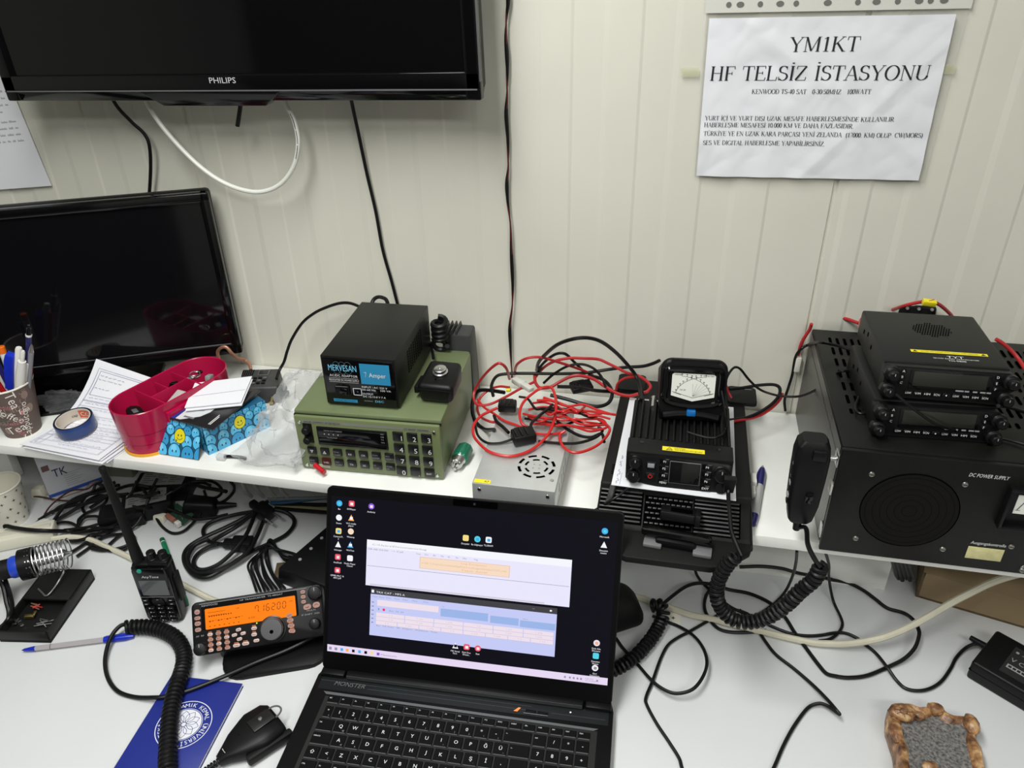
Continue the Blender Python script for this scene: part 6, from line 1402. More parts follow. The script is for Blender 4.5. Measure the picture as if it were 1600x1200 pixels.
def hbtn(x, y, w_, h_, lab=None, m=BTP, ang=0, leg=True):
    b = MB(); M_ = HM @ Matrix.Translation((x, y, 0)) @ Matrix.Rotation(ang, 4, 'Z'); b.rr(m, 0, 0, w_, h_, min(w_, h_)*.45, 0, .0022, .0005, M_, 3)
    if lab: b.text(INK, lab, 0, -h_*.22, h_*.42, .0024, M_, w_*.6, 'C')
    if leg: b.rect(ORT, -w_*.35, h_*.62, w_*.3, h_*.86, .0002, M_)
    b.build('button', hf)
for r_, row_ in enumerate((('ATT', 'NB', 'NR'), ('TUNE', 'BC', 'PF'), ('MTR', 'KEY', 'FINE'), ('MIC', 'VOX', 'PROC'))):
    for c_, t in enumerate(row_): hbtn(.0225+c_*.0112, .0270-r_*.0072, .0072, .0045, t, BTP if (r_+c_) % 3 else BTG)
for x, y, t in ((.0615, .0275, 'MR'), (.0555, .0210, 'VFO'), (.0675, .0215, 'M.I'), (.0620, .0145, 'SCN')): hbtn(x, y, .0075, .0046, t, BTG, .1, False)
hbtn(.0575, .0065, .0098, .0048, 'STEP', BTG); hbtn(.0700, .0070, .0098, .0048, 'MODE', BTG)
hbtn(.0830, .0260, .0078, .0050, 'A/B', BTG); hbtn(.0825, .0175, .0078, .0050, 'M/V', BTG); hbtn(.0850, .0088, .0082, .0046, 'CLR', BTG, 0, False)
for y, w_, h_, t in ((.0605, .0070, .0070, 'o'), (.0520, .0080, .0050, 'PF'), (.0445, .0080, .0060, 'CH'), (.0360, .0080, .0056, 'AT')): hbtn(.0065, y, w_, h_, t, BTP, 0, False)
for i, y in enumerate((.0400, .0330, .0255, .0180)): hbtn(.1330+.0006*i, y-.004, .0092, .0052, 'XIT', BTP, .25-.15*i)
for i, y in enumerate((.0660, .0590, .0520)): hbtn(.1545, y, .0066, .0052, 'AF', BTP, 0, False)
hbtn(.1590, .0440, .0110, .0075, 'v', BTP, .1, False); hbtn(.1720, .0450, .0100, .0080, '^', BTP, .1, False)
def hk(nm, x, y, r_, h_, m=BLK, cap=None):
    b = MB(); M_ = HM @ Matrix.Translation((x, y, 0)); b.lathe(m, [(r_*1.1, 0), (r_*1.1, h_*.2), (r_, h_*.25), (r_*.94, h_), (r_*.75, h_*1.05)], 32, M_)
    if cap: b.lathe(cap, [(r_*.9, h_*1.02), (r_*.86, h_*1.10), (0, h_*1.10)], 32, M_); b.disc(HOLE, 0, r_*.55 if False else -r_*.2, r_*.16, r_*.16, h_*1.11, M_, 14)
    else: b.rect(GRYP, -.0005, r_*.3, .0005, r_*.8, h_*1.06, M_)
    b.build(nm, hf)
hk('tuning_dial', .1085, .0210, .0170, .012, mat('black dial rim', (.012, .012, .012), .35), mat('brushed dark dial', (.13, .13, .135), .27, 1.0))
hk('knob', .0095, .0095, .0085, .013); hk('knob', .1715, .0620, .0095, .010); hk('knob', .1680, .0190, .0075, .011)
b = MB(); b.text(GRYP, 'AF  RF', .003, .0260, .0020, .0003, HM, .011); b.text(GRYP, 'MULTI', .158, .0375, .002, .0003, HM, .012); b.text(GRYP, 'IF SHIFT  SQL', .150, .0325, .002, .0003, HM, .026); b.disc(emit('green led', (.5, 1, .1), 1.5), .0870, .0325, .0010, .0010, .0006, HM, 8); b.build('lettering', hf)

# ---- handheld radio
h0 = at(233, 973, z=0); hh = thing('handheld_radio', 'black handheld radio with a long antenna standing on the desk', 'radio', (h0.x, h0.y, 0), .20)
b = MB(); b.hexa(BLK, [(-.001, 0, 0), (.053, 0, 0), (.051, .024, 0), (.001, .024, 0), (-.003, .002, .112), (.055, .002, .112), (.052, .024, .112), (0, .024, .112)], .006, 3); b.box(BLK, (.040, .013, .114), (.030, .020, .012), .003); b.box(BLK, (.014, .013, .112), (.026, .020, .008), .003); b.build('body', hh)
b = MB(); b.box(BLKM, (.027, .026, .056), (.048, .010, .100), .004); b.build('battery', hh)
HF_ = FR(0, -.0006, 0)
b = MB(); b.rr(BLKG, .027, .060, .050, .104, .005, -.001, .001, .0005, HF_); b.rr(mat('grey handheld screen', (.10, .105, .11), .08), .0275, .0745, .040, .029, .001, .001, .0016, 0, HF_); b.text(WHT, 'AnyTone', .0265, .0945, .0045, .0014, HF_, .025, 'C', .2); b.strip(GRYP, [(.002, .0560), (.052, .0560)], .0008, .0014, HF_); b.build('front_panel', hh)
for r_ in range(4):
    for c_ in range(3):
        b = MB(); x, y = .013+c_*.0142, .0335-r_*.0083; b.rr(BLK, x, y, .0118, .0064, .002, .001, .0024, .0005, HF_); b.rect(WHT, x-.003, y-.0006, x-.0014, y+.0014, .0026, HF_); b.rect(GRYP, x, y-.0004, x+.0035, y+.0004, .0026, HF_); b.build('key', hh)
for x, y in ((.008, .050), (.008, .0425), (.046, .050), (.046, .0425)):
    b = MB(); b.rr(BLK, x, y, .0105, .0055, .002, .001, .0024, .0005, HF_); b.rect(WHT, x-.002, y-.0005, x+.002, y+.0005, .0026, HF_); b.build('key', hh)
b = MB(); b.rr(BLK, .027, .0465, .018, .013, .005, .001, .0028, .0006, HF_); b.rect(WHT, .0255, .0515, .0285, .052, .003, HF_); b.rect(WHT, .0255, .041, .0285, .0415, .003, HF_); b.build('navigation_pad', hh)
b = MB(); b.lathe(BLKM, [(.0085, 0), (.0085, .012), (.0075, .03), (.0062, .09), (.0055, .15), (.0045, .163), (.0052, .165), (.0052, .172), (.004, .174)], 18, Matrix.Translation((.009, .013, .112)) @ Matrix.Rotation(-.03, 4, 'Y')); b.build('antenna', hh)
for x in (.030, .047):
    b = MB(); b.lathe(BLK, [(.0075, 0), (.0075, .002), (.0065, .003), (.006, .013), (.005, .014)], 18, Matrix.Translation((x, .013, .119)), (9, .06)); b.build('knob', hh)
b = MB(); b.lathe(mat('teal button', srgb(20, 150, 130), .35), [(.0036, 0), (.0036, .0015), (.002, .002)], 14, HF_ @ Matrix.Translation((.014, .1085, .001))); b.build('orange_button' if False else 'alarm_button', hh)
b = MB(); b.box(BLKM, (.0555, .016, .062), (.003, .016, .05), .001); b.build('side_button', hh)

# ---- green pen behind it
ga, gb = at(253, 842, z=.006), at(292, 945, z=.004)
gpn = thing('felt_tip_pen', 'thin green felt tip pen lying behind the handheld radio', 'pen', gb); gpn.rotation_mode = 'QUATERNION'; gpn.rotation_quaternion = (ga-gb).to_track_quat('Z', 'Y'); L = (ga-gb).length
GPM = mat('green pen plastic', srgb(16, 118, 78), .35)
P_(gpn, 'barrel', GPM, [(.003, 0), (.0042, .01), (.0042, L-.012)]); P_(gpn, 'band', WHP, [(.0043, L-.012), (.0043, L-.0105)]); P_(gpn, 'end_cap', mat('dark green plastic', srgb(14, 92, 62), .35), [(.0043, L-.0105), (.0043, L-.001), (.0035, L)])
# ---- clear ballpoint with blue cap
ba, bb = at(34, 1016, z=.005), at(209, 994, z=.005); L = (bb-ba).length
bic = thing('ballpoint_pen', 'clear ballpoint pen with a blue cap on its end, on the open desk', 'pen', ba); bic.rotation_mode = 'QUATERNION'; bic.rotation_quaternion = (bb-ba).to_track_quat('Z', 'Y')
P_(bic, 'barrel', mat('clear pen barrel', srgb(172, 166, 170), .12), [(.0030, .014), (.0040, .020), (.0041, L-.04)], 6)
P_(bic, 'ink_tube', mat('dark ink tube', srgb(96, 82, 92), .3), [(.0042, .04), (.0042, .041)], 6); P_(bic, 'tip', BLUEP, [(.0006, 0), (.0012, .002), (.0020, .003), (.0034, .014), (.0038, .019)])
b = MB(); b.lathe(BLUEP, [(.0048, L-.042), (.0050, L-.012), (.0025, L)], 14); b.box(BLUEP, (.0062, 0, L-.025), (.0022, .0032, .034), .0008, rot=(0, .05, 0)); b.build('cap', bic)

# ---- blue notebook
nk = [at(268, 1055, z=.007), at(379, 1068, z=.007)]; NRZ = math.atan2(nk[1].y-nk[0].y, nk[1].x-nk[0].x); NBW = (nk[1]-nk[0]).length; NBH = .160
nb = thing('notebook', 'blue notebook with a round white university emblem on the desk', 'notebook', (nk[0].x, nk[0].y, 0), NRZ)
NBL = mat('royal blue cover', srgb(30, 44, 132), .42, bump=.05, bscale=300)
b = MB(); b.box(PAPER, (NBW/2-.0004, -NBH/2, .0034), (NBW-.0012, NBH-.002, .0050)); b.build('pages', nb)
b = MB(); b.box(NBL, (NBW/2, -NBH/2, .0064), (NBW, NBH, .0011), .0004); b.box(NBL, (NBW/2, -NBH/2, .0005), (NBW, NBH, .0009)); b.box(NBL, (.0004, -NBH/2, .0034), (.0008, NBH, .006)); b.build('cover', nb)
ce = inv_of(nb) @ at(287, 1132, z=.007); NT = TOP(ce.x, ce.y, .0071) @ Matrix.Rotation(.0, 4, 'Z')
b = MB(); RO = .0362; EW = mat('white emblem print', srgb(225, 226, 232), .5)
b.ring(EW, 0, 0, RO-.0011, RO, 0, NT, 64); b.ring(EW, 0, 0, .0236, .0242, 0, NT, 48); b.disc(EW, 0, 0, .0226, .0226, 0, NT, 48)
for k in range(10):
    a = k*PI/5; R_ = .0205
    for sg in (-1, 1):
        pts = [(.003*math.cos(a)+ (R_-.003)*t*math.cos(a)-sg*.0058*math.sin(PI*t)*math.sin(a), .003*math.sin(a)+(R_-.003)*t*math.sin(a)+sg*.0058*math.sin(PI*t)*math.cos(a)) for t in [i/10 for i in range(11)]]
        b.strip(NBL, pts, .0006, .0001, NT)
b.ring(NBL, 0, 0, .003, .0036, .0001, NT, 18)
def round_text(body, a0, a1, r, h):
    n = len(body)
    for i, ch in enumerate(body):
        if ch == ' ': continue
        a = a0+(a1-a0)*i/(n-1); vs, fs = text_geo(ch); k = h/.7; w_ = max(v.x for v in vs)*k
        M_ = NT @ Matrix.Rotation(a-PI/2, 4, 'Z') @ Matrix.Translation((0, r, .0001)); b.geo(EW, [(v.x*k-w_/2, v.y*k, 0) for v in vs], fs, M_)
round_text('TEKİRDAĞ NAMIK KEMAL ÜNİVERSİTESİ', math.radians(222), math.radians(-108), .0265, .0060); b.build('emblem', nb)

# ---- hand microphone with coiled cord at the bottom
ma, mb_ = at(345, 1182, z=.016), at(428, 1124, z=.016); MRZ = math.atan2(mb_.y-ma.y, mb_.x-ma.x)
hmn = thing('hand_microphone', 'black hand microphone lying face down beside the laptop with a coiled cord', 'microphone', (ma.x, ma.y, 0), MRZ)
ML = (mb_-ma).length+.004
b = MB(); lv2 = [(-.004, .012, .010, .007), (.006, .022, .012, .009), (.020, .040, .013, .012), (.040, .056, .014, .014), (ML-.03, .062, .0145, .0145), (ML-.008, .060, .014, .0135), (ML, .050, .013, .010)]
vs = []; fs = []; nn = 20
for x, w_, zc, hh_ in lv2:
    for i in range(nn):
        a = 2*PI*i/nn; c_, s_ = math.cos(a), math.sin(a); f = lambda t: math.copysign(abs(t)**.6, t)
        vs.append((x, w_/2*f(c_), max(0.0005, zc+hh_*f(s_))))
for j in range(len(lv2)-1):
    for i in range(nn): fs.append((j*nn+i, j*nn+(i+1) % nn, (j+1)*nn+(i+1) % nn, (j+1)*nn+i))
fs.append(tuple(range(nn))[::-1]); fs.append(tuple(range((len(lv2)-1)*nn, len(lv2)*nn))); b.geo(BLK, vs, fs); b.disc(HOLE, .030, .004, .0022, .0014, .0262, None, 10); b.build('body', hmn, 50)
b = MB(); b.box(mat('dark steel plate', (.05, .05, .05), .35, .8), (ML-.020, 0, .0300), (.030, .020, .0014), .0006); b.lathe(STEEL, [(.0028, .0306), (.0026, .0318), (0, .0322)], 14, Matrix.Translation((ML-.020, .002, 0)))
b.tube(GREYL, [Vector((ML-.004+.012*math.sin(t*PI/12), .009*math.cos(t*PI/12), .029)) for t in range(13)], .0013, 6); b.build('belt_clip', hmn)
b = MB(); b.box(BLKM, (.052, -.0285, .011), (.062, .010, .014), .003, rot=(0, 0, -.06)); b.build('talk_button', hmn)
b = MB(); b.rr(mat('silver label', srgb(190, 190, 180), .4), .011, .001, .012, .008, .0008, .0200, .0208, 0); b.rect(INK, .008, -.001, .012, .003, .0210); b.build('label', hmn)
iv = inv_of(hmn)
b = MB()
for k in range(5): b.lathe(BLK, [(.0042, 0), (.0048, .001), (.0048, .0022), (.0042, .003)], 12, frame((-.006-k*.004, 0, .010), (0, 1, 0), (0, 0, 1)))
b.tube(RUB, [iv @ p for p in smooth_path([at(333, 1194, z=.010), at(322, 1207, z=.008), at(300, 1230, z=.008), at(280, 1240, z=.010), at(266, 1225, z=.016)], 6)], .003, 8)
ck = [at(x, y, z=zz_) for x, y, zz_ in ((263, 1215, .018), (262, 1190, .018), (263, 1160, .018), (265, 1130, .018), (269, 1100, .018), (277, 1070, .018), (286, 1042, .014), (287, 1020, .012), (277, 1000, .012), (258, 987, .012), (232, 980, .012), (205, 980, .012), (198, 981, .012))]
b.tube(RUB, [iv @ p for p in coil_pts(ck, .0088, .0068, 12)], .0032, 7)
b.tube(RUB, [iv @ p for p in smooth_path([at(199, 975, z=.016), at(188, 978, z=.018), at(176, 991, z=.016), (at(168, 1010, z=.012)), at(164, 1035, z=.008), at(169, 1060, z=.005), at(184, 1080, z=.004), at(210, 1089, z=.004), at(240, 1090, z=.010), at(262, 1088, z=.0105), at(300, 1077, z=.0105), at(350, 1057, z=.0105), at(400, 1035, z=.010), at(450, 1015, z=.012), at(500, 990, z=.018), at(530, 975, z=.02)], 7)], .0030, 8)
b.build('cord', hmn)

# ---- soldering stand and iron
s0, s1 = at(80, 1005, z=0), at(149, 905, z=0); SRZ_ = math.atan2(s1.y-s0.y, s1.x-s0.x)-PI/2
ss = thing('soldering_stand', 'black tray soldering stand with a steel spring holder and scraps in its tray', 'soldering stand', (s0.x, s0.y, 0), SRZ_)
TWd, TLn = .078, (s1-s0).length; TH_ = .022
b = MB(); b.box(GRYM, (-TWd/2, TLn/2, .003), (TWd, TLn, .006), .0008)
for q_ in ((-.0015, TLn/2, .003, TLn), (-TWd+.0015, TLn/2, .003, TLn)): b.box(GRYM, (q_[0], q_[1], TH_/2), (q_[2], q_[3], TH_), .0008)
b.box(GRYM, (-TWd/2, .0015, TH_/2), (TWd, .003, TH_), .0008); b.box(GRYM, (-TWd/2, TLn*.75, TH_-.002), (TWd, TLn*.5, .004), .001); b.box(GRYM, (-TWd/2, TLn-.0015, TH_/2), (TWd, .003, TH_), .0008); b.build('tray', ss)
iv = inv_of(ss); p0 = at(46, 880, z=.062); p1 = at(109, 864, z=.062)
b = MB(); hel = []; N_ = 10*16; ax = (p1-p0).normalized(); ay = Vector((0, 0, 1)); az = ax.cross(ay).normalized(); ay = az.cross(ax)
for i in range(N_+1):
    t = i/N_; a = 2*PI*10*t; rr_ = .0235; hel.append(iv @ (p0+(p1-p0)*(t**1.15)+ay*(rr_*math.cos(a))+az*(rr_*math.sin(a))))
b.tube(STEEL, hel, .0012, 6); b.build('spring', ss)
b = MB(); b.tube(STEEL, [iv @ p for p in smooth_path([p0+(p1-p0)*.75-ay*.022, at(100, 892, z=.040), at(92, 908, z=.030), at(80, 925, z=.026), at(72, 931, z=.024), at(66, 926, z=.024), at(60, 920, z=.0235)], 6)], .0014, 6); b.build('support_wire', ss)
b = MB(); b.lathe(BLK, [(.0245, -.012), (.0245, .006), (.019, .006), (.019, -.012), (.0245, -.012)], 28, Matrix.Translation(iv @ p0) @ (iv.to_3x3() @ ax).to_track_quat('Z', 'Y').to_matrix().to_4x4(), caps=False); b.build('holder_ring', ss)
it = thing('soldering_iron', 'soldering iron with a black handle and a blue ring resting in the spring', 'soldering iron', p0); it.rotation_mode = 'QUATERNION'; it.rotation_quaternion = ax.to_track_quat('Z', 'Y')
P_(it, 'handle', BLKM, [(.008, -.15), (.012, -.10), (.0155, -.035), (.0155, -.026)], 24); P_(it, 'blue_ring', mat('blue ring plastic', srgb(35, 70, 190), .35), [(.0158, -.026), (.0175, -.022), (.0175, -.014), (.012, -.012)], 24); P_(it, 'shaft', STEEL, [(.0085, -.012), (.0085, .050), (.004, .054), (.002, .060)], 16)
cable('iron_cord', 'black cord of the soldering iron looping down by the tray', [(-30, 890, .06), (-10, 900, .05), (4, 915, .035), (10, 940, .02), (14, 960, .008), (8, 985, .004), (-15, 990, .004)], .0035)
cable('iron_cord', 'second black cord strand beside the soldering tray', [(8, 905, .04), (16, 930, .026), (19, 950, .024), (12, 968, .023), (0, 980, .008), (-20, 985, .005)], .0032)
# scraps in the tray
def scrap(name, label, cat, px, py, z, fn, rz=0): 
    b = MB(); fn(b); o = b.build(name); o.location = at(px, py, z=z); o.rotation_euler = (0, 0, rz); tag(o, label, cat); return o
BRASS = mat('brass scrap', (.62, .50, .18), .35, 1)
scrap('brass_scrap', 'yellow brass scrap bent in the soldering tray', 'scrap', 46, 963, .010, lambda b: (b.box(BRASS, (0, 0, 0), (.014, .006, .005), .001), b.box(BRASS, (.007, .003, .002), (.004, .010, .003), .0008)), .3)
scrap('steel_pins', 'cut component legs lying in the soldering tray', 'scrap', 65, 976, .009, lambda b: [b.cyl(STEEL, (random.uniform(-.012, .0), random.uniform(-.008, .008), random.uniform(0, .003)), (random.uniform(.004, .016), random.uniform(-.008, .012), random.uniform(0, .004)), .0008) for k in range(8)])
scrap('wire_offcuts', 'copper and red wire offcuts in the soldering tray', 'scrap', 56, 950, .010, lambda b: [b.cyl(COPP if k % 3 else REDW, (random.uniform(-.016, 0), random.uniform(-.006, .006), random.uniform(0, .004)), (random.uniform(0, .014), random.uniform(-.006, .006), random.uniform(0, .005)), .0009) for k in range(7)])
scrap('grey_scraps', 'small grey metal bits at the left of the soldering tray', 'scrap', 30, 973, .008, lambda b: [b.box(STEEL, (random.uniform(-.012, .012), random.uniform(-.006, .006), random.uniform(0, .003)), (.006, .003, .002), .0005, rot=(0, 0, random.random()*3)) for k in range(7)])

# ---- white starred cup
cp_ = thing('paper_cup', 'white paper cup with small black stars standing under the shelf', 'cup', at(20, 812, z=0))
STW = mat('white starred card', srgb(226, 222, 208), .6)
b = MB(); b.lathe(STW, [(.0265, 0), (.027, .003), (.0365, .080)], 40, caps=False); b.lathe(STW, [(0, .006), (.026, .006), (.0358, .080)], 40, caps=False)
for i in range(11):
    for j in range(5):
        a0_ = 2*PI*(i+.5*(j % 2))/11; z0_ = .012+j*.015; pts = []
        for k in range(8):
            r_ = .0036 if k % 2 == 0 else .0010; x, y = r_*math.sin(k*PI/4), r_*math.cos(k*PI/4); zz_ = z0_+y; R_ = .0268+.0097*zz_/.08+.0004; pts.append((R_*math.cos(a0_+x/R_), R_*math.sin(a0_+x/R_), zz_))
        c0_ = (.0268+.0097*z0_/.08+.0005); pts.append((c0_*math.cos(a0_), c0_*math.sin(a0_), z0_)); b.geo(INK, pts, [(k, (k+1) % 8, 8) for k in range(8)])
b.build('body', cp_)
b = MB(); b.lathe(STW, [(.0360+.0015*math.cos(t*PI/4), .080+.0015*math.sin(t*PI/4)) for t in range(9)], 40, caps=False); b.build('rim', cp_)

# ---- small printed carton under the shelf
k0, k1, k2 = Vector((-1.029, -.207, 0)), Vector((-.975, -.217, 0)), Vector((-.928, -.125, 0))
k2 = k1+Vector((.070, .078, 0)); tk = thing('small_carton', 'small white printed carton under the left end of the shelf', 'box', k1, math.atan2((k2-k1).y, (k2-k1).x))
Lk, Wk, Hk = (k2-k1).length, .056, .135
b = MB(); CWH = mat('white carton', srgb(208, 208, 214), .5); b.box(CWH, (Lk/2, Wk/2, Hk/2), (Lk, Wk, Hk), .0008)
NVY = mat('navy carton print', srgb(30, 36, 90), .5); FK = FR(0, -.0003, 0); LK = frame((-.0003, Wk, 0), (0, -1, 0), (0, 0, 1))
b.rect(mat('blue carton edge', srgb(40, 78, 160), .5), 0, 0, Lk, .007, .0001, FK); b.rect(mat('blue carton edge', srgb(40, 78, 160), .5), 0, 0, Wk, .006, .0001, LK)
b.text(NVY, 'TK', .018, .040, .017, .0002, FK, .024); b.rect(mat('brown print', srgb(120, 90, 90), .5), .004, .058, .016, .070, .0002, FK)
for k in range(7): b.rect(GRYP, .034, .040-k*.0045, .034+.03-(k % 3)*.005, .0408-k*.0045, .0002, FK)
b.text(NVY, 'TK501', .006, .042, .015, .0002, LK, .044); b.text(GRYP, 'KONNEKT', .006, .066, .007, .0002, LK, .04); b.rect(GRYP, .006, .061, .048, .062, .0002, LK); b.rect(INK, .036, .014, .044, .032, .0002, LK); b.build('body', tk)

# ---- white cable duct / strip and cream cable
wsd = at(-20, 868, z=.0); wse = at(88, 846, z=.0)
ws = thing('power_strip', 'cream white power strip lying at the left edge of the desk', 'power strip', (wse.x, wse.y, 0), math.atan2((wse-wsd).y, (wse-wsd).x))
CRM = mat('cream plastic', srgb(218, 214, 196), .45)
b = MB(); b.box(CRM, (-.15, .018, .012), (.30, .036, .024), .005); b.build('body', ws)
b = MB(); b.box(mat('cream ridge', srgb(200, 196, 180), .45), (-.15, .018, .0245), (.29, .010, .002), .0008); b.build('ridge', ws)
CRC = mat('cream cable sheath', srgb(205, 200, 180), .45, var=.04, vscale=60)
cable('cream_cable', 'thick cream cable running from the power strip behind the handheld radio', [(80, 842, .02), (110, 839, .014), (140, 843, .008), (170, 856, .006), (205, 872, .006), (240, 892, .006), (275, 908, .006), (300, 921, .006), (330, 936, .006), (365, 948, .006), (420, 955, .006)], .0046, CRC)
cable('cream_cable', 'thick cream cable sweeping across the desk under the power supply', [(960, 925, .006), (1000, 934, .006), (1045, 949, .006), (1080, 961, .006), (1110, 967, .006), (1140, 975, .006), (1178, 984, .006), (1220, 994, .006), (1267, 1004, .006), (1295, 1006, .008), (1320, 1006, .012), (1347, 1003, .018), (1380, 996, .026), (1415, 982, .036), (1449, 964, .05), (1488, 941, .07), (1517, 926, .085), (1545, 912, .105), (1573, 902, .125), (1605, 894, .14)], .0050, CRC)
p = at(68, 822, z=.004); b = MB(); b.hexa(WHP, [(-.016, -.012, 0), (.012, -.014, 0), (.016, .008, 0), (-.006, .014, 0), (-.012, -.009, .016), (.010, -.010, .018), (.012, .006, .018), (-.004, .010, .014)], .002); o = b.build('white_plug'); o.location = (p.x, p.y, 0.0); tag(o, 'small white plug lying beside the starred cup', 'plug')
p = at(48, 780, z=.0); b = MB(); b.hexa(CRM, [(-.012, -.012, 0), (.014, -.010, 0), (.012, .012, 0), (-.012, .012, 0), (-.008, -.008, .02), (.012, -.008, .022), (.010, .008, .022), (-.008, .008, .02)], .002); o = b.build('cream_block'); o.location = (p.x+.012, p.y+.012, 0.0); tag(o, 'small cream block behind the starred cup beside the carton', 'block')
# ================================================================== CABLES AND SMALL GEAR UNDER THE SHELF
O5 = (0, 680); S5 = 1600/300
def c5(name, label, pts, r=.0026, m=None, z=.004, cat='cable'):
    return cable(name, label, [(O5[0]+p[0]/S5, O5[1]+p[1]/S5, p[2] if len(p) > 2 else z) for p in pts], r, m or RUB, cat)
BRN = mat('brown wire', srgb(70, 42, 34), .45); CPW = mat('dull copper wire', srgb(150, 110, 80), .4)
c5('black_cable', 'thick black cable running along the front of the cable heap at left', [(30, 762, .034), (60, 758, .034), (120, 772, .033), (250, 790, .032), (400, 798, .026), (560, 800, .006), (700, 800, .006), (800, 790, .008), (900, 780, .012), (1000, 760, .014)], .0036)
c5('black_cable', 'black cable from the heap fanning left to the starred cup', [(300, 735, .006), (400, 655, .008), (520, 610, .012), (640, 580, .016), (760, 560, .022), (880, 510, .03), (960, 440, .04)], .0028)
c5('black_cable', 'black cable curving up from the middle of the heap at left', [(430, 740, .006), (470, 680, .010), (540, 590, .016), (620, 530, .02), (720, 490, .026), (860, 440, .034), (960, 390, .04)], .0030)
c5('brown_wire', 'brown wire running from under the carton into the heap', [(285, 510, .006), (340, 515, .008), (420, 530, .008), (520, 545, .010), (620, 545, .012), (700, 520, .016), (780, 470, .022), (860, 420, .03)], .0018, BRN, .004, 'wire')
c5('brown_wire', 'thin dark red wire arching over the brown one', [(370, 660, .006), (420, 590, .012), (500, 520, .018), (600, 460, .024), (720, 450, .03), (780, 410, .034), (860, 370, .04)], .0015, mat('dark maroon wire', srgb(66, 20, 24), .45), .004, 'wire')
c5('copper_wire', 'thin copper coloured wire in the heap below the carton', [(440, 545, .010), (520, 520, .014), (600, 490, .018), (700, 455, .024), (760, 400, .03), (840, 380, .036)], .0012, CPW, .004, 'wire')
c5('black_cable', 'black loop of cable left of the handheld antenna', [(700, 640, .006), (690, 600, .008), (740, 540, .010), (830, 500, .014), (890, 520, .016), (870, 570, .012), (790, 620, .008), (720, 650, .006), (660, 700, .006), (650, 740, .006)], .0027)
c5('black_cable', 'black cable arching low in front of the heap', [(440, 745, .004), (520, 725, .008), (600, 735, .010), (660, 775, .010), (720, 800, .008), (780, 795, .006)], .0027)
c5('black_cable', 'black cable running from the heap down toward the power strip', [(650, 760, .006), (700, 690, .010), (790, 675, .014), (880, 690, .016), (960, 640, .022), (1040, 560, .03), (1110, 460, .04), (1140, 380, .05)], .0027)
c5('black_cable', 'black cable crossing behind the antenna to the right', [(520, 1010, .006), (620, 960, .006), (740, 880, .006), (850, 800, .010), (960, 740, .014), (1060, 660, .02), (1160, 570, .028), (1260, 480, .036), (1300, 430, .044)], .0028)
c5('black_cable', 'black cable looping around the foot of the antenna', [(640, 1010, .005), (740, 940, .005), (860, 850, .006), (1000, 825, .007), (1090, 825, .008), (1120, 860, .007), (1090, 900, .006), (1000, 940, .005), (860, 960, .005), (760, 945, .005)], .0027)
c5('black_cable', 'black cable below the heap joining the cream cable', [(720, 900, .005), (800, 930, .005), (900, 960, .005), (1000, 965, .005), (1060, 940, .005)], .0027)
c5('black_cable', 'black cable hanging from the shelf clutter right of the antenna', [(1300, 430, .05), (1240, 530, .04), (1200, 640, .024), (1140, 740, .012), (1060, 800, .006), (980, 850, .005), (900, 920, .005)], .0027)
c5('black_cable', 'black cable sloping up to the power brick', [(1000, 690, .014), (1080, 620, .02), (1170, 560, .026), (1250, 470, .034), (1310, 360, .05)], .0024)
c5('black_cable', 'black cable sagging in a bow in front of the circuit board', [(1270, 590, .02), (1300, 680, .008), (1350, 760, .004), (1430, 815, .004), (1520, 805, .004), (1600, 740, .006), (1680, 640, .012), (1720, 540, .02), (1700, 460, .03)], .0026)
c5('black_cable', 'black cable draped over the circuit board', [(1080, 730, .010), (1200, 660, .014), (1320, 560, .022), (1440, 470, .03), (1560, 400, .036), (1680, 395, .036), (1760, 420, .03)], .0026)
c5('black_cable', 'black cable passing behind the circuit board', [(1180, 430, .04), (1260, 540, .03), (1380, 600, .022), (1500, 650, .018), (1620, 700, .014), (1760, 690, .014), (1900, 660, .012)], .0028)
random.seed(21)
for i_, (lab, p0_, p1_, b_, h_) in enumerate((
    ('black cable from the heap reaching the starred cup foot', (330, 700), (900, 470), -40, .03), ('black cable under the brown wire in the heap', (420, 660), (980, 420), -30, .035), ('black cable along the middle of the heap', (480, 700), (1060, 500), -50, .03),
    ('black cable crossing the heap low at the front', (520, 780), (1150, 640), 30, .012), ('black cable curving behind the handheld antenna base', (600, 820), (1230, 600), 45, .012), ('black cable sagging from the shelf joint over the bricks', (820, 400), (1320, 480), 70, .05),
    ('black cable bowed right of the antenna', (960, 640), (1420, 480), 60, .03), ('black cable twisting over the unlabelled brick', (760, 600), (1240, 420), -60, .045), ('black cable flat on the desk left of the antenna', (560, 880), (1000, 760), 20, .006),
    ('black cable rising to the shelf behind the carton', (640, 620), (900, 330), -25, .06), ('black cable between the bricks and the circuit board', (980, 560), (1380, 560), 50, .03), ('black cable high at the back above the moulded plug', (1240, 400), (1900, 470), -30, .05))):
    pts_ = []
    for t in range(7):
        u = t/6; pts_.append((p0_[0]+(p1_[0]-p0_[0])*u+random.uniform(-14, 14), p0_[1]+(p1_[1]-p0_[1])*u+b_*math.sin(PI*u)+random.uniform(-14, 14), .005+h_*(u if p1_[1] < 520 else math.sin(PI*u))))
    c5('black_cable', lab, pts_, .0026+.0004*(i_ % 3))
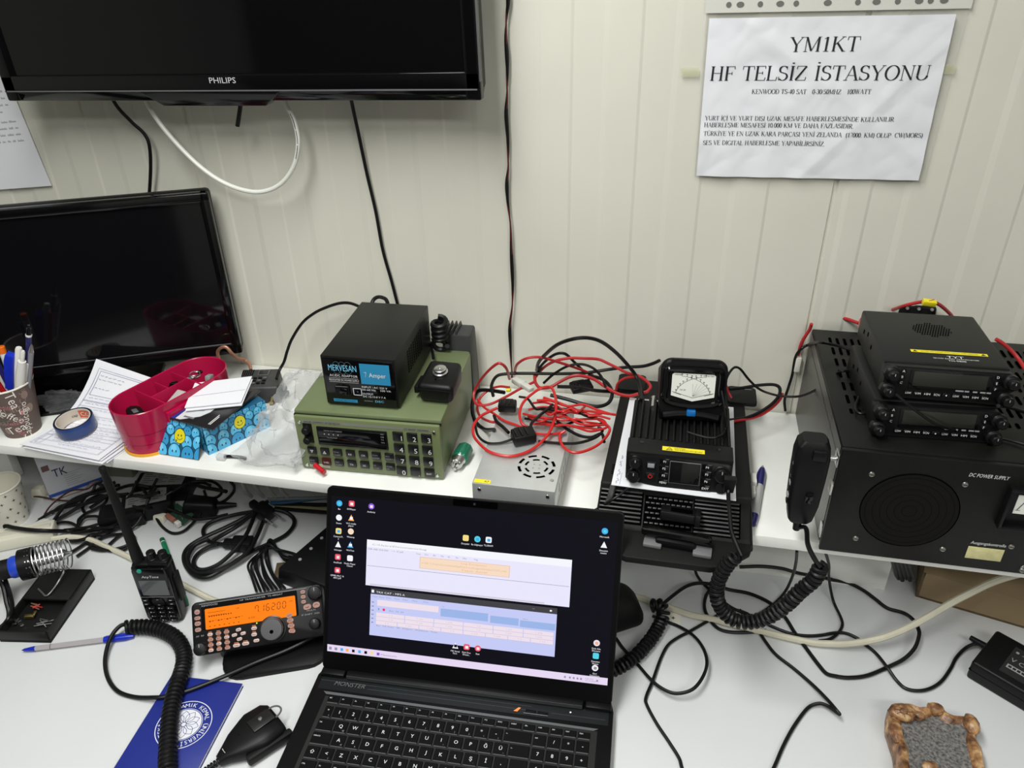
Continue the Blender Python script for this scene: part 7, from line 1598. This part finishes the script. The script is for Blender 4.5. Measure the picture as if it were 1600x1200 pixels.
def brick(name, label, px, py, rz, size, lab=True):
    p = at(px, py, z=0); t = thing(name, label, 'adapter', (p.x, p.y, 0), rz); w_, d_, h_ = size
    b = MB(); b.box(BLK, (0, 0, h_/2), size, .004); b.build('case', t)
    if lab:
        b = MB(); T_ = TOP(0, 0, h_+.0004); b.rect(mat('grey rating label', (.22, .22, .22), .5), -w_*.4, -d_*.38, w_*.4, d_*.38, 0, T_)
        for k in range(5):
            for j in range(3): b.rect(INK, -w_*.35+j*w_*.24, d_*.26-k*d_*.12, -w_*.35+j*w_*.24+w_*(.2 if (j+k) % 2 else .12), d_*.29-k*d_*.12, .0002, T_)
        b.build('label', t)
    return t
brick('power_brick', 'black power brick with a grey rating label deep under the shelf', 236, 800, .55, (.085, .055, .034))
brick('power_brick', 'black power brick without a label in front of the labelled one', 196, 815, .5, (.075, .045, .030), False)
brick('power_brick', 'black power brick at the back beneath the shelf joint', 262, 772, .25, (.10, .05, .036), True)
p = at(318, 800, z=0); 
ct = thing('plug_adapter', 'black moulded plug lying to the right of the circuit board', 'plug', (p.x, p.y, 0), .25)
b = MB(); b.hexa(BLK, [(-.034, -.022, 0), (.03, -.018, 0), (.03, .018, 0), (-.034, .022, 0), (-.026, -.016, .034), (.026, -.012, .026), (.026, .012, .026), (-.026, .016, .034)], .006, 3); b.build('body', ct)
b = MB(); b.cyl(BLK, (.028, 0, .013), (.060, .004, .010), .008, .0036, 14); b.build('strain_relief', ct)
p = at(280, 812, z=0)
pcb = thing('circuit_board', 'small green circuit board with brown parts under the shelf', 'circuit board', (p.x, p.y, .004), -.45)
b = MB(); b.box(mat('green circuit board', (.02, .06, .035), .4), (0, .004, .006), (.052, .026, .0016), rot=(.3, 0, 0)); b.build('board', pcb)
b = MB(); b.box(mat('brown relay', srgb(150, 92, 74), .5), (-.002, -.012, .006), (.024, .008, .011), .001, rot=(.3, 0, 0)); b.build('terminal', pcb)
b = MB(); b.box(WHP, (.018, -.012, .004), (.010, .009, .009), .001); b.build('white_socket', pcb)
random.seed(8)
for k in range(9):
    b = MB(); x, y = -.02+k*.0048, .004+random.uniform(-.006, .006); b.cyl(STEEL if k % 3 else BRASS, (x, y, .008+y*.3), (x, y, .011+random.uniform(0, .003)), .0012); b.build('solder_pin', pcb)
p = at(252, 812, z=0); b = MB(); b.hexa(CRM, [(-.012, -.008, 0), (.012, -.010, 0), (.012, .008, 0), (-.012, .010, 0), (-.010, -.006, .012), (.010, -.006, .012), (.010, .006, .012), (-.010, .006, .012)], .002); o = b.build('cream_connector'); o.location = p; tag(o, 'cream connector block at the left of the circuit board', 'connector')
p = at(195, 740, z=.0); b = MB(); b.box(mat('greenish grey card', srgb(120, 120, 104), .6), (0, 0, .045), (.05, .02, .09), .002); o = b.build('grey_carton'); o.location = (p.x, -.125, 0); o.rotation_euler = (0, 0, .1); tag(o, 'small dull grey carton standing at the back beneath the shelf joint', 'box')

# ---- coiled mains lead
O6 = (220, 740); S6 = 1600/300
def w6(pts, z=.005): return [at(O6[0]+p[0]/S6, O6[1]+p[1]/S6, z=p[2] if len(p) > 2 else z) for p in pts]
root = at(380, 850, z=0)
ml = thing('mains_lead', 'thick black mains lead coiled on the desk behind the green pen', 'cable', root)
b = MB()
for pts in ([(690, 590, .010), (610, 580, .008), (545, 545, .006), (520, 480, .006), (555, 425, .008), (650, 380, .010), (800, 340, .014), (930, 318, .018), (1050, 300, .022), (1180, 312, .018), (1265, 365, .010), (1275, 430, .006), (1210, 510, .005), (1100, 570, .005), (1000, 615, .006), (850, 690, .009), (700, 790, .010), (560, 862, .009), (450, 848, .007), (380, 775, .006), (358, 690, .006), (400, 610, .008), (520, 535, .012), (700, 452, .016), (880, 360, .020), (1000, 275, .026), (1060, 230, .028)],
            [(960, 295, .028), (920, 420, .026), (860, 540, .024), (760, 660, .016), (650, 755, .010), (540, 800, .006), (465, 790, .006), (440, 735, .006), (475, 670, .006), (560, 615, .008), (640, 590, .010)],
            [(1020, 400, .020), (970, 520, .020), (900, 640, .018), (780, 740, .014), (620, 815, .012), (480, 828, .010), (405, 765, .010), (395, 690, .010), (450, 600, .012), (560, 545, .016)],
            [(930, 340, .024), (800, 440, .020), (700, 500, .016), (600, 560, .008)]):
    b.tube(RUB, [p-root for p in smooth_path(w6(pts), 7)], .0036, 9)
b.build('cord', ml)
pp_ = w6([(700, 595, .011), (820, 585, .012), (920, 600, .012)]); d_ = (pp_[2]-pp_[0]).normalized()
b = MB(); M_ = frame(pp_[1]-root, d_, (0, 0, 1)); b.box(BLK, (.006, 0, 0), (.036, .020, .024), .003, M=M_); b.box(BLK, (-.018, 0, 0), (.018, .013, .016), .003, M=M_); b.build('socket_end', ml)
pp_ = w6([(1000, 300, .026), (1090, 365, .022)]); d_ = (pp_[1]-pp_[0]).normalized(); M_ = frame(pp_[0]-root, d_, (0, 0, 1))
b = MB(); b.box(BLK, (.008, 0, 0), (.034, .026, .026), .006, M=M_); b.box(BLK, (-.016, 0, 0), (.02, .014, .014), .004, M=M_); b.build('plug_end', ml)
for s_ in (-1, 1):
    b = MB(); b.cyl(STEEL, M_ @ Vector((.024, 0, .009*s_)), M_ @ Vector((.042, 0, .009*s_)), .0022); b.build('prong', ml)
# ---- bundle of thin black leads
root = at(440, 880, z=0); tb2 = thing('lead_bundle', 'tied bundle of thin black leads looping behind the radio head', 'cable', root)
for i in range(8):
    b = MB(); j = i-3.5; random.seed(40+i); R4 = lambda a: random.uniform(-a, a)
    pts = [(965+34*i, 985-4*i, .008), (925+26*i+R4(14), 860-3*i, .010+R4(.006)), (908+22*i+R4(14), 770-10*i+R4(14), .014+R4(.009)), (960+14*i+R4(18), 690-12*i+R4(12), .016+R4(.010)), (1050+8*i+R4(18), 625-8*i+R4(20), .018+R4(.010)), (1160+4*i, 620+10*i+R4(22), .016+R4(.008)), (1270, 660+10*i+R4(14), .013+R4(.005)), (1345, 715+5*j, .010), (1420, 770+9*j, .008), (1510, 830+14*j, .006)]
    b.tube(RUB, [p-root for p in smooth_path(w6(pts), 7)], .0021, 7); b.build('strand', tb2)
b = MB(); pt_ = [p-root for p in w6([(1335, 650, .016), (1352, 700, .020), (1350, 760, .018), (1320, 830, .010), (1300, 880, .006)])]; b.tube(RUB, smooth_path(pt_, 6), .0022, 7); b.build('tie', tb2)
p = at(448, 893, z=0); b = MB(); b.box(mat('brown leather patch', srgb(82, 70, 50), .6, var=.2, vscale=80), (0, 0, .003), (.036, .034, .005), .001); o = b.build('brown_pad'); o.location = (p.x, p.y, 0); o.rotation_euler = (0, 0, .3); tag(o, 'brown pad lying under the bundle of thin leads', 'pad')
# ---- black box behind the laptop at left
bx0 = thing('black_device', 'flat black box with small side switches behind the left edge of the laptop', 'device', (-.412, -.288, 0), -.25)
b = MB(); b.hexa(BLK, [(-.03, -.06, 0), (.075, -.06, 0), (.075, .075, 0), (-.02, .075, 0), (-.026, -.056, .030), (.073, -.056, .030), (.073, .073, .030), (-.016, .073, .030)], .003); b.build('case', bx0)
for k in range(3):
    b = MB(); b.cyl(GRYP, (-.006, .03-k*.028, .0298), (-.006, .03-k*.028, .0312), .003, .0026, 12); b.build('button', bx0)
# ---- wires and stripes behind the laptop at left
def c6(name, label, pts, r, m, cat='cable'): return cable(name, label, [(O6[0]+p[0]/S6, O6[1]+p[1]/S6, p[2]) for p in pts], r, m, cat)
c6('blue_cable', 'blue cable running right behind the laptop under the shelf', [(1080, 245, .02), (1180, 240, .02), (1300, 228, .02), (1420, 214, .02), (1560, 200, .02), (1800, 190, .02)], .0034, mat('blue cable sheath', srgb(40, 80, 115), .5))
c6('grey_cable', 'grey cable above the blue one behind the laptop', [(1060, 215, .03), (1200, 208, .03), (1380, 205, .03), (1560, 198, .03), (1800, 190, .03)], .0030, mat('grey cable sheath', srgb(110, 116, 118), .5))
c6('cream_cable', 'thin cream cable below the blue one behind the laptop', [(1120, 262, .010), (1260, 275, .010), (1400, 285, .010), (1560, 298, .010), (1800, 310, .010)], .0028, mat('olive cream sheath', srgb(150, 146, 110), .5))
c6('black_cable', 'black cable lowest of those behind the laptop', [(1120, 280, .006), (1260, 300, .006), (1400, 312, .006), (1560, 325, .006), (1800, 345, .006)], .0036, RUB)
c6('black_cable', 'black cable between the blue and cream cables behind the laptop', [(1100, 250, .014), (1260, 255, .014), (1400, 258, .014), (1560, 260, .014), (1800, 265, .014)], .0036, RUB)
for k, lab in enumerate(('leftmost', 'second from left', 'third from left', 'rightmost')):
    x = 850+k*100
    c6('white_band', 'curved pale band under the shelf back, '+lab+' of the four', [(x-6, 60, .13), (x+6, 100, .10), (x+30, 150, .07), (x+70, 190, .045)], .0036, mat('grey white cord', srgb(150, 148, 140), .5), 'cord')
p = at(395, 770, z=0); brick('black_housing', 'long black housing at the back under the middle of the shelf', 408, 792, .05, (.26, .03, .10), False).location.y = -.06
cable('black_cable', 'black cable hanging in a loop beneath the shelf left of the mains plug', [(300, 752, .06), (330, 752, .05), (345, 762, .03), (345, 772, .02), (335, 778, .012), (318, 776, .02)], .0026)
cable('black_cable', 'thin black cable trailing on the desk right of the moulded plug', [(340, 787, .010), (352, 782, .006), (364, 770, .012), (366, 760, .03), (360, 752, .05)], .0028)

# ================================================================== RIGHT SIDE OF THE DESK
O8 = (950, 820); S8 = 1200/380; O9 = (1290, 860); S9 = 1094/310
def c8(name, label, pts, r=.0022, m=None, z=.0035):
    W_ = []
    for p in pts:
        if p[0] == 'r': W_.append((O9[0]+p[1]/S9, O9[1]+p[2]/S9, p[3] if len(p) > 3 else z))
        else: W_.append((O8[0]+p[0]/S8, O8[1]+p[1]/S8, p[2] if len(p) > 2 else z))
    return cable(name, label, W_, r, m or RUB)
c8('black_cable', 'black cable snaking to the bottom edge right of the laptop', [(460, 1560), (440, 1420), (410, 1320), (365, 1200), (350, 1150), (300, 1070), (240, 980), (192, 890), (188, 850), (220, 770, .005), (260, 660), (295, 595), (340, 560), (400, 528), (480, 482), (545, 445), (620, 420), (680, 435), (710, 455)], .0023)
c8('black_cable', 'black cable making a round loop right of the laptop', [(40, 560), (75, 610), (140, 682), (220, 772, .009), (290, 820, .012), (350, 832, .014), (420, 810, .018), (468, 750, .02), (488, 680, .02), (470, 610, .02), (420, 545, .014), (350, 502, .008), (280, 475, .006), (220, 450, .006)], .0024)
c8('black_cable', 'long black cable crossing the desk and looping under the power supply', [(262, 398, .02), (330, 342, .02), (390, 302, .018), (450, 288, .014), (520, 295, .010), (600, 320), (700, 340), (800, 386), (870, 452), (920, 530, .004), (980, 612), (1040, 692), (1080, 735), (1130, 748), ('r', 60, 695), ('r', 130, 702), ('r', 230, 690), ('r', 340, 645), ('r', 430, 600, .008), ('r', 490, 540, .014), ('r', 515, 470, .018), ('r', 510, 430, .02), ('r', 480, 380, .014), ('r', 430, 345, .006), ('r', 340, 318), ('r', 270, 265), ('r', 200, 215), ('r', 120, 178), ('r', 20, 160, .012), (1100, 268, .014), (1000, 250, .030), (930, 236, .040), (860, 216, .044), (760, 205, .044), (650, 208, .044)], .0028)
c8('adapter_cable', 'black cable of the adapter brick waving left to the coil', [('r', 885, 534, .016), ('r', 850, 520, .014), ('r', 820, 516, .012), ('r', 770, 540, .006), ('r', 720, 592), ('r', 690, 650), ('r', 640, 720), ('r', 580, 760), ('r', 510, 774), ('r', 440, 760), ('r', 390, 715), ('r', 340, 645, .009), ('r', 280, 570), ('r', 220, 520), ('r', 170, 482), ('r', 110, 457), ('r', 50, 455), (1050, 545), (980, 548), (900, 536), (810, 502), (700, 450), (600, 402), (530, 340), (470, 290), (435, 240, .02), (428, 190, .05), (424, 150, .09)], .0024)
c8('black_cable', 'black cable dropping beside the support panel and curling right', [(1075, 140, .16), (1090, 200, .10), (1090, 260, .05), (1110, 370, .006), (1150, 460), (1155, 500), (1130, 540), (1090, 565), (1040, 572)], .0022)
c8('black_cable', 'black cable hanging before the white panel down to the coil', [(932, 130, .16), (928, 180, .11), (915, 240, .06), (880, 320, .012), (830, 380), (760, 432), (715, 452), (650, 480)], .0022)
c8('black_cable', 'black cable folding back sharply near the front of the desk', [(650, 420), (735, 515), (780, 580), (830, 642), (920, 712), (1010, 790, .006), (1080, 860, .012), (1125, 912, .016), (1142, 935, .014), (1110, 912, .012), (1080, 892, .010), (1040, 882, .008), (985, 905), (920, 990), (870, 1080), (835, 1160), (800, 1250), (780, 1380), (800, 1540)], .0024)
c8('black_cable', 'black cable rising from the desk to the front lip of the base unit', [(520, 200, .09), (535, 250, .05), (520, 300, .02), (484, 350, .006), (476, 410), (500, 465), (545, 512), (610, 530), (700, 530), (780, 520)], .0026)
# ---- black desk microphone behind the laptop
dmp = at(985, 975, z=0)
dm = thing('desk_microphone', 'black microphone with a coiled cord lying behind the right edge of the laptop', 'microphone', (dmp.x-.012, dmp.y+.01, 0), .5)
b = MB(); b.hexa(BLKM, [(-.055, -.035, 0), (.030, -.030, 0), (.034, .026, 0), (-.055, .045, 0), (-.050, -.028, .075), (.014, -.020, .055), (.014, .018, .055), (-.050, .038, .08)], .016, 4); b.build('body', dm)
iv = inv_of(dm); b = MB()
ck = [at(O8[0]+x/S8, O8[1]+y/S8, z=zz_) for x, y, zz_ in ((215, 400, .03), (250, 396, .03), (272, 420, .026), (268, 460, .02), (250, 500, .014), (225, 545, .012), (190, 590, .012), (150, 635, .012), (100, 675, .012), (50, 705, .012), (0, 725, .012), (-50, 740, .012))]
b.tube(RUB, [iv @ p for p in coil_pts(ck, .0078, .0068, 11)], .0029, 7); b.build('cord', dm)
# ---- adapter brick
a0_, a1_, a2_ = at(1558, 983, z=.032), at(1535, 1042, z=.032), at(1600, 1006, z=.032); ARZ = math.atan2((a2_-a0_).y, (a2_-a0_).x)
ab = thing('adapter_brick', 'black power adapter brick with a printed label at the right edge', 'adapter', (a0_.x, a0_.y, 0), ARZ)
BW_, BD_ = .12, (a1_-a0_).length
b = MB(); b.box(BLK, (BW_/2, -BD_/2, .016), (BW_, BD_, .032), .004, seg=3); b.box(HOLE, (BW_/2, -BD_/2, .017), (BW_+.0004, BD_+.0004, .0006)); b.build('case', ab)
b = MB(); T_ = TOP(0, 0, .0324); b.rect(mat('black label', (.02, .02, .02), .3), .030, -BD_+.012, .095, -.014, 0, T_); b.disc(GRYP, .036, -.024, .0022, .0022, .0002, T_, 10); b.text(GRYP, 'AC ADAPTER', .042, -.026, .003, .0002, T_, .03)
for k, ch in enumerate(('V', 'C', 'E')): b.text(GRYP, ch, .034+k*.010, -.045, .0075, .0002, T_)
b.rect(GRYP, .034, -.060, .058, -.052, .0002, T_)
for k in range(4): b.rect(INK, .036+k*.0055, -.058, .040+k*.0055, -.054, .0003, T_)
b.build('label', ab)
iv = inv_of(ab); e_ = iv @ at(1541, 1011, z=.016); b = MB(); b.cyl(BLK, (.004, e_.y, .016), (-.022, e_.y+.002, .015), .0055, .0036, 14); b.build('strain_relief', ab)
# ---- cardboard box under the shelf
c0_ = at(1430, 932, z=0); c1_ = at(1600, 982, z=0); CRZ = math.atan2((c1_-c0_).y, (c1_-c0_).x)
cb = thing('cardboard_box', 'open brown cardboard box under the right end of the shelf', 'box', (c0_.x, c0_.y, 0), CRZ)
CBM = mat('brown cardboard', srgb(142, 122, 92), .75, bump=.1, bscale=90, var=.06, vscale=20)
b = MB(); cw, cdp, chh = .32, .15, .052
b.box(CBM, (cw/2, cdp/2, .002), (cw, cdp, .004)); b.box(CBM, (cw/2, .002, chh/2), (cw, .004, chh)); b.box(CBM, (.002, cdp/2, chh/2), (.004, cdp, chh)); b.box(CBM, (cw-.002, cdp/2, chh/2), (.004, cdp, chh)); b.box(CBM, (cw/2, cdp-.002, chh/2), (cw, .004, chh)); b.rect(HOLE, .150, .018, .156, .034, .0004, FR(0, 0, 0)); b.build('carton', cb)
b = MB(); b.hexa(CBM, [(0, -.001, chh), (cw*.9, -.001, chh), (cw*.9, .0025, chh), (0, .0025, chh), (.004, .055, chh+.012), (cw*.9, .055, chh+.010), (cw*.9, .058, chh+.009), (.004, .058, chh+.011)]); b.build('flap', cb)
bb_ = thing('dark_box', 'dark blue box standing in the cardboard box under the shelf', 'box', (c0_.x+.16, c0_.y+.03, .005), CRZ)
b = MB(); b.box(mat('dark navy card', srgb(24, 34, 48), .5), (.05, .03, .06), (.10, .06, .12), .002); b.rect(mat('blue card panel', srgb(30, 66, 98), .5), .002, .01, .022, .1, .0004, FR(0, 0, 0)); b.build('body', bb_)
hc = thing('cord_bundle', 'black cord ends hanging in the gap left of the cardboard box', 'cords', at(1405, 890, Y=-.12))
for k in range(5):
    b = MB(); W = [at(1394+k*6+q[0], q[1], z=q[2])-hc.location for q in ((0, 872, .16), (3, 885, .12), (6, 897, .09), (10, 904+(k % 2)*3, .075))]; b.tube(RUB, smooth_path(W, 6), .0030, 8); b.build('cord_end', hc)
# ---- ceramic ornament
oc = at(1462, 1160, z=0)
orn = thing('ceramic_ornament', 'rough brown glazed ceramic ornament with a grey sparkling hollow', 'ornament', (oc.x, oc.y, 0), 0)
CER = bpy.data.materials.new('mottled brown glaze'); CER.use_nodes = True; nt = CER.node_tree; bs = nt.nodes['Principled BSDF']; bs.inputs['Roughness'].default_value = .35
tc = nt.nodes.new('ShaderNodeTexCoord'); n1 = nt.nodes.new('ShaderNodeTexNoise'); n1.inputs['Scale'].default_value = 90; n1.inputs['Detail'].default_value = 8; cr = nt.nodes.new('ShaderNodeValToRGB')
cr.color_ramp.elements[0].position = .30; cr.color_ramp.elements[0].color = (*srgb(70, 44, 30), 1); cr.color_ramp.elements[1].position = .72; cr.color_ramp.elements[1].color = (*srgb(206, 174, 128), 1)
e = cr.color_ramp.elements.new(.48); e.color = (*srgb(136, 96, 64), 1); e = cr.color_ramp.elements.new(.58); e.color = (*srgb(172, 130, 88), 1)
bp_ = nt.nodes.new('ShaderNodeBump'); bp_.inputs['Strength'].default_value = .5; bp_.inputs['Distance'].default_value = .002; n2 = nt.nodes.new('ShaderNodeTexNoise'); n2.inputs['Scale'].default_value = 260
nt.links.new(tc.outputs['Object'], n1.inputs['Vector']); nt.links.new(n1.outputs[0], cr.inputs[0]); nt.links.new(cr.outputs[0], bs.inputs['Base Color']); nt.links.new(tc.outputs['Object'], n2.inputs['Vector']); nt.links.new(n2.outputs[0], bp_.inputs['Height']); nt.links.new(bp_.outputs[0], bs.inputs['Normal'])
GLT = mat('grey sparkling stone', srgb(112, 110, 108), .22, bump=1.0, bscale=420, var=.65, vscale=300)
rim_px = [(1391, 1103), (1400, 1098), (1418, 1100), (1434, 1107), (1450, 1104), (1463, 1099), (1474, 1108), (1490, 1118), (1506, 1118), (1520, 1121), (1530, 1134), (1528, 1152), (1534, 1175), (1540, 1200), (1548, 1235), (1540, 1265), (1500, 1275), (1450, 1272), (1415, 1262), (1408, 1230), (1404, 1200), (1402, 1175), (1394, 1150), (1388, 1125)]
top = [at(x, y, z=.024)-Vector((oc.x, oc.y, 0)) for x, y in rim_px]
top = smooth_path(top, 3, True); cen = sum(top, Vector())/len(top); cen.z = 0
b = MB(); n = len(top); rings = []
prof = [(1.00, .001), (1.03, .010), (1.0, .022), (.92, .029), (.80, .028), (.70, .021)]
vs = []; fs = []
for s_, z in prof:
    for p in top:
        v = cen+(Vector((p.x, p.y, 0))-cen)*s_; k = noise.noise(Vector((v.x*60, v.y*60, z*60))); v += (Vector((p.x, p.y, 0))-cen)*.035*k; v.z = max(.0005, z+.003*k*(1 if z > .005 else 0)); vs.append(v)
for j in range(len(prof)-1):
    for i in range(n): fs.append((j*n+i, j*n+(i+1) % n, (j+1)*n+(i+1) % n, (j+1)*n+i))
b.geo(CER, vs, fs); b.build('body', orn, 60)
b = MB(); vs = [cen+Vector((0, 0, .0185))]; fs = []
for p in top: q_ = Vector((p.x, p.y, 0))-cen; v = cen+q_*.76; v.z = .0222; vs.append(v)
for i in range(n): fs.append((0, 1+i, 1+(i+1) % n))
b.geo(GLT, vs, fs); b.build('stone_hollow', orn)
for nm, px, py, sx_, sy_, sz_ in (('turtle_shell', 1411, 1112, .017, .012, .009), ('snail', 1436, 1117, .007, .006, .006), ('knob', 1462, 1106, .010, .008, .007), ('figure', 1519, 1130, .009, .014, .008), ('lump', 1454, 1197, .009, .007, .006), ('lump', 1400, 1140, .008, .016, .006)):
    b = MB(); p = at(px, py, z=.030)-orn.location; crumple(b, CER, (p.x, p.y, .028), sx_, sy_, sz_, px*.1, 3, .18, -.9); o = b.build(nm, orn, 60)
b = MB(); p = at(1412, 1112, z=.036)-orn.location
for k in range(7):
    a = k*PI*2/7; b.strip(mat('glaze crack', srgb(80, 52, 32), .6), [(p.x+.004*math.cos(a), p.y+.003*math.sin(a)), (p.x+.012*math.cos(a+.2), p.y+.0085*math.sin(a+.2))], .0007, .0375 if False else .0365)
b.ring(mat('glaze crack', srgb(80, 52, 32), .6), p.x, p.y, .0038, .0045, .0372, None, 12); b.build('shell_pattern', orn)
# ---- scrap of starred card beside the coil
sc_ = at(1052, 965, z=.002); b = MB(); b.box(STW, (0, 0, .0006), (.022, .020, .0012)); 
pts = [((.0036 if k % 2 == 0 else .0012)*math.sin(k*PI/4), (.0036 if k % 2 == 0 else .0012)*math.cos(k*PI/4), .0014) for k in range(8)]+[(0, 0, .0014)]
b.geo(INK, pts, [(k, (k+1) % 8, 8) for k in range(8)]); o = b.build('card_scrap'); o.location = (sc_.x, sc_.y, 0); tag(o, 'white card scrap with one black star on the desk by the cream cable', 'card')
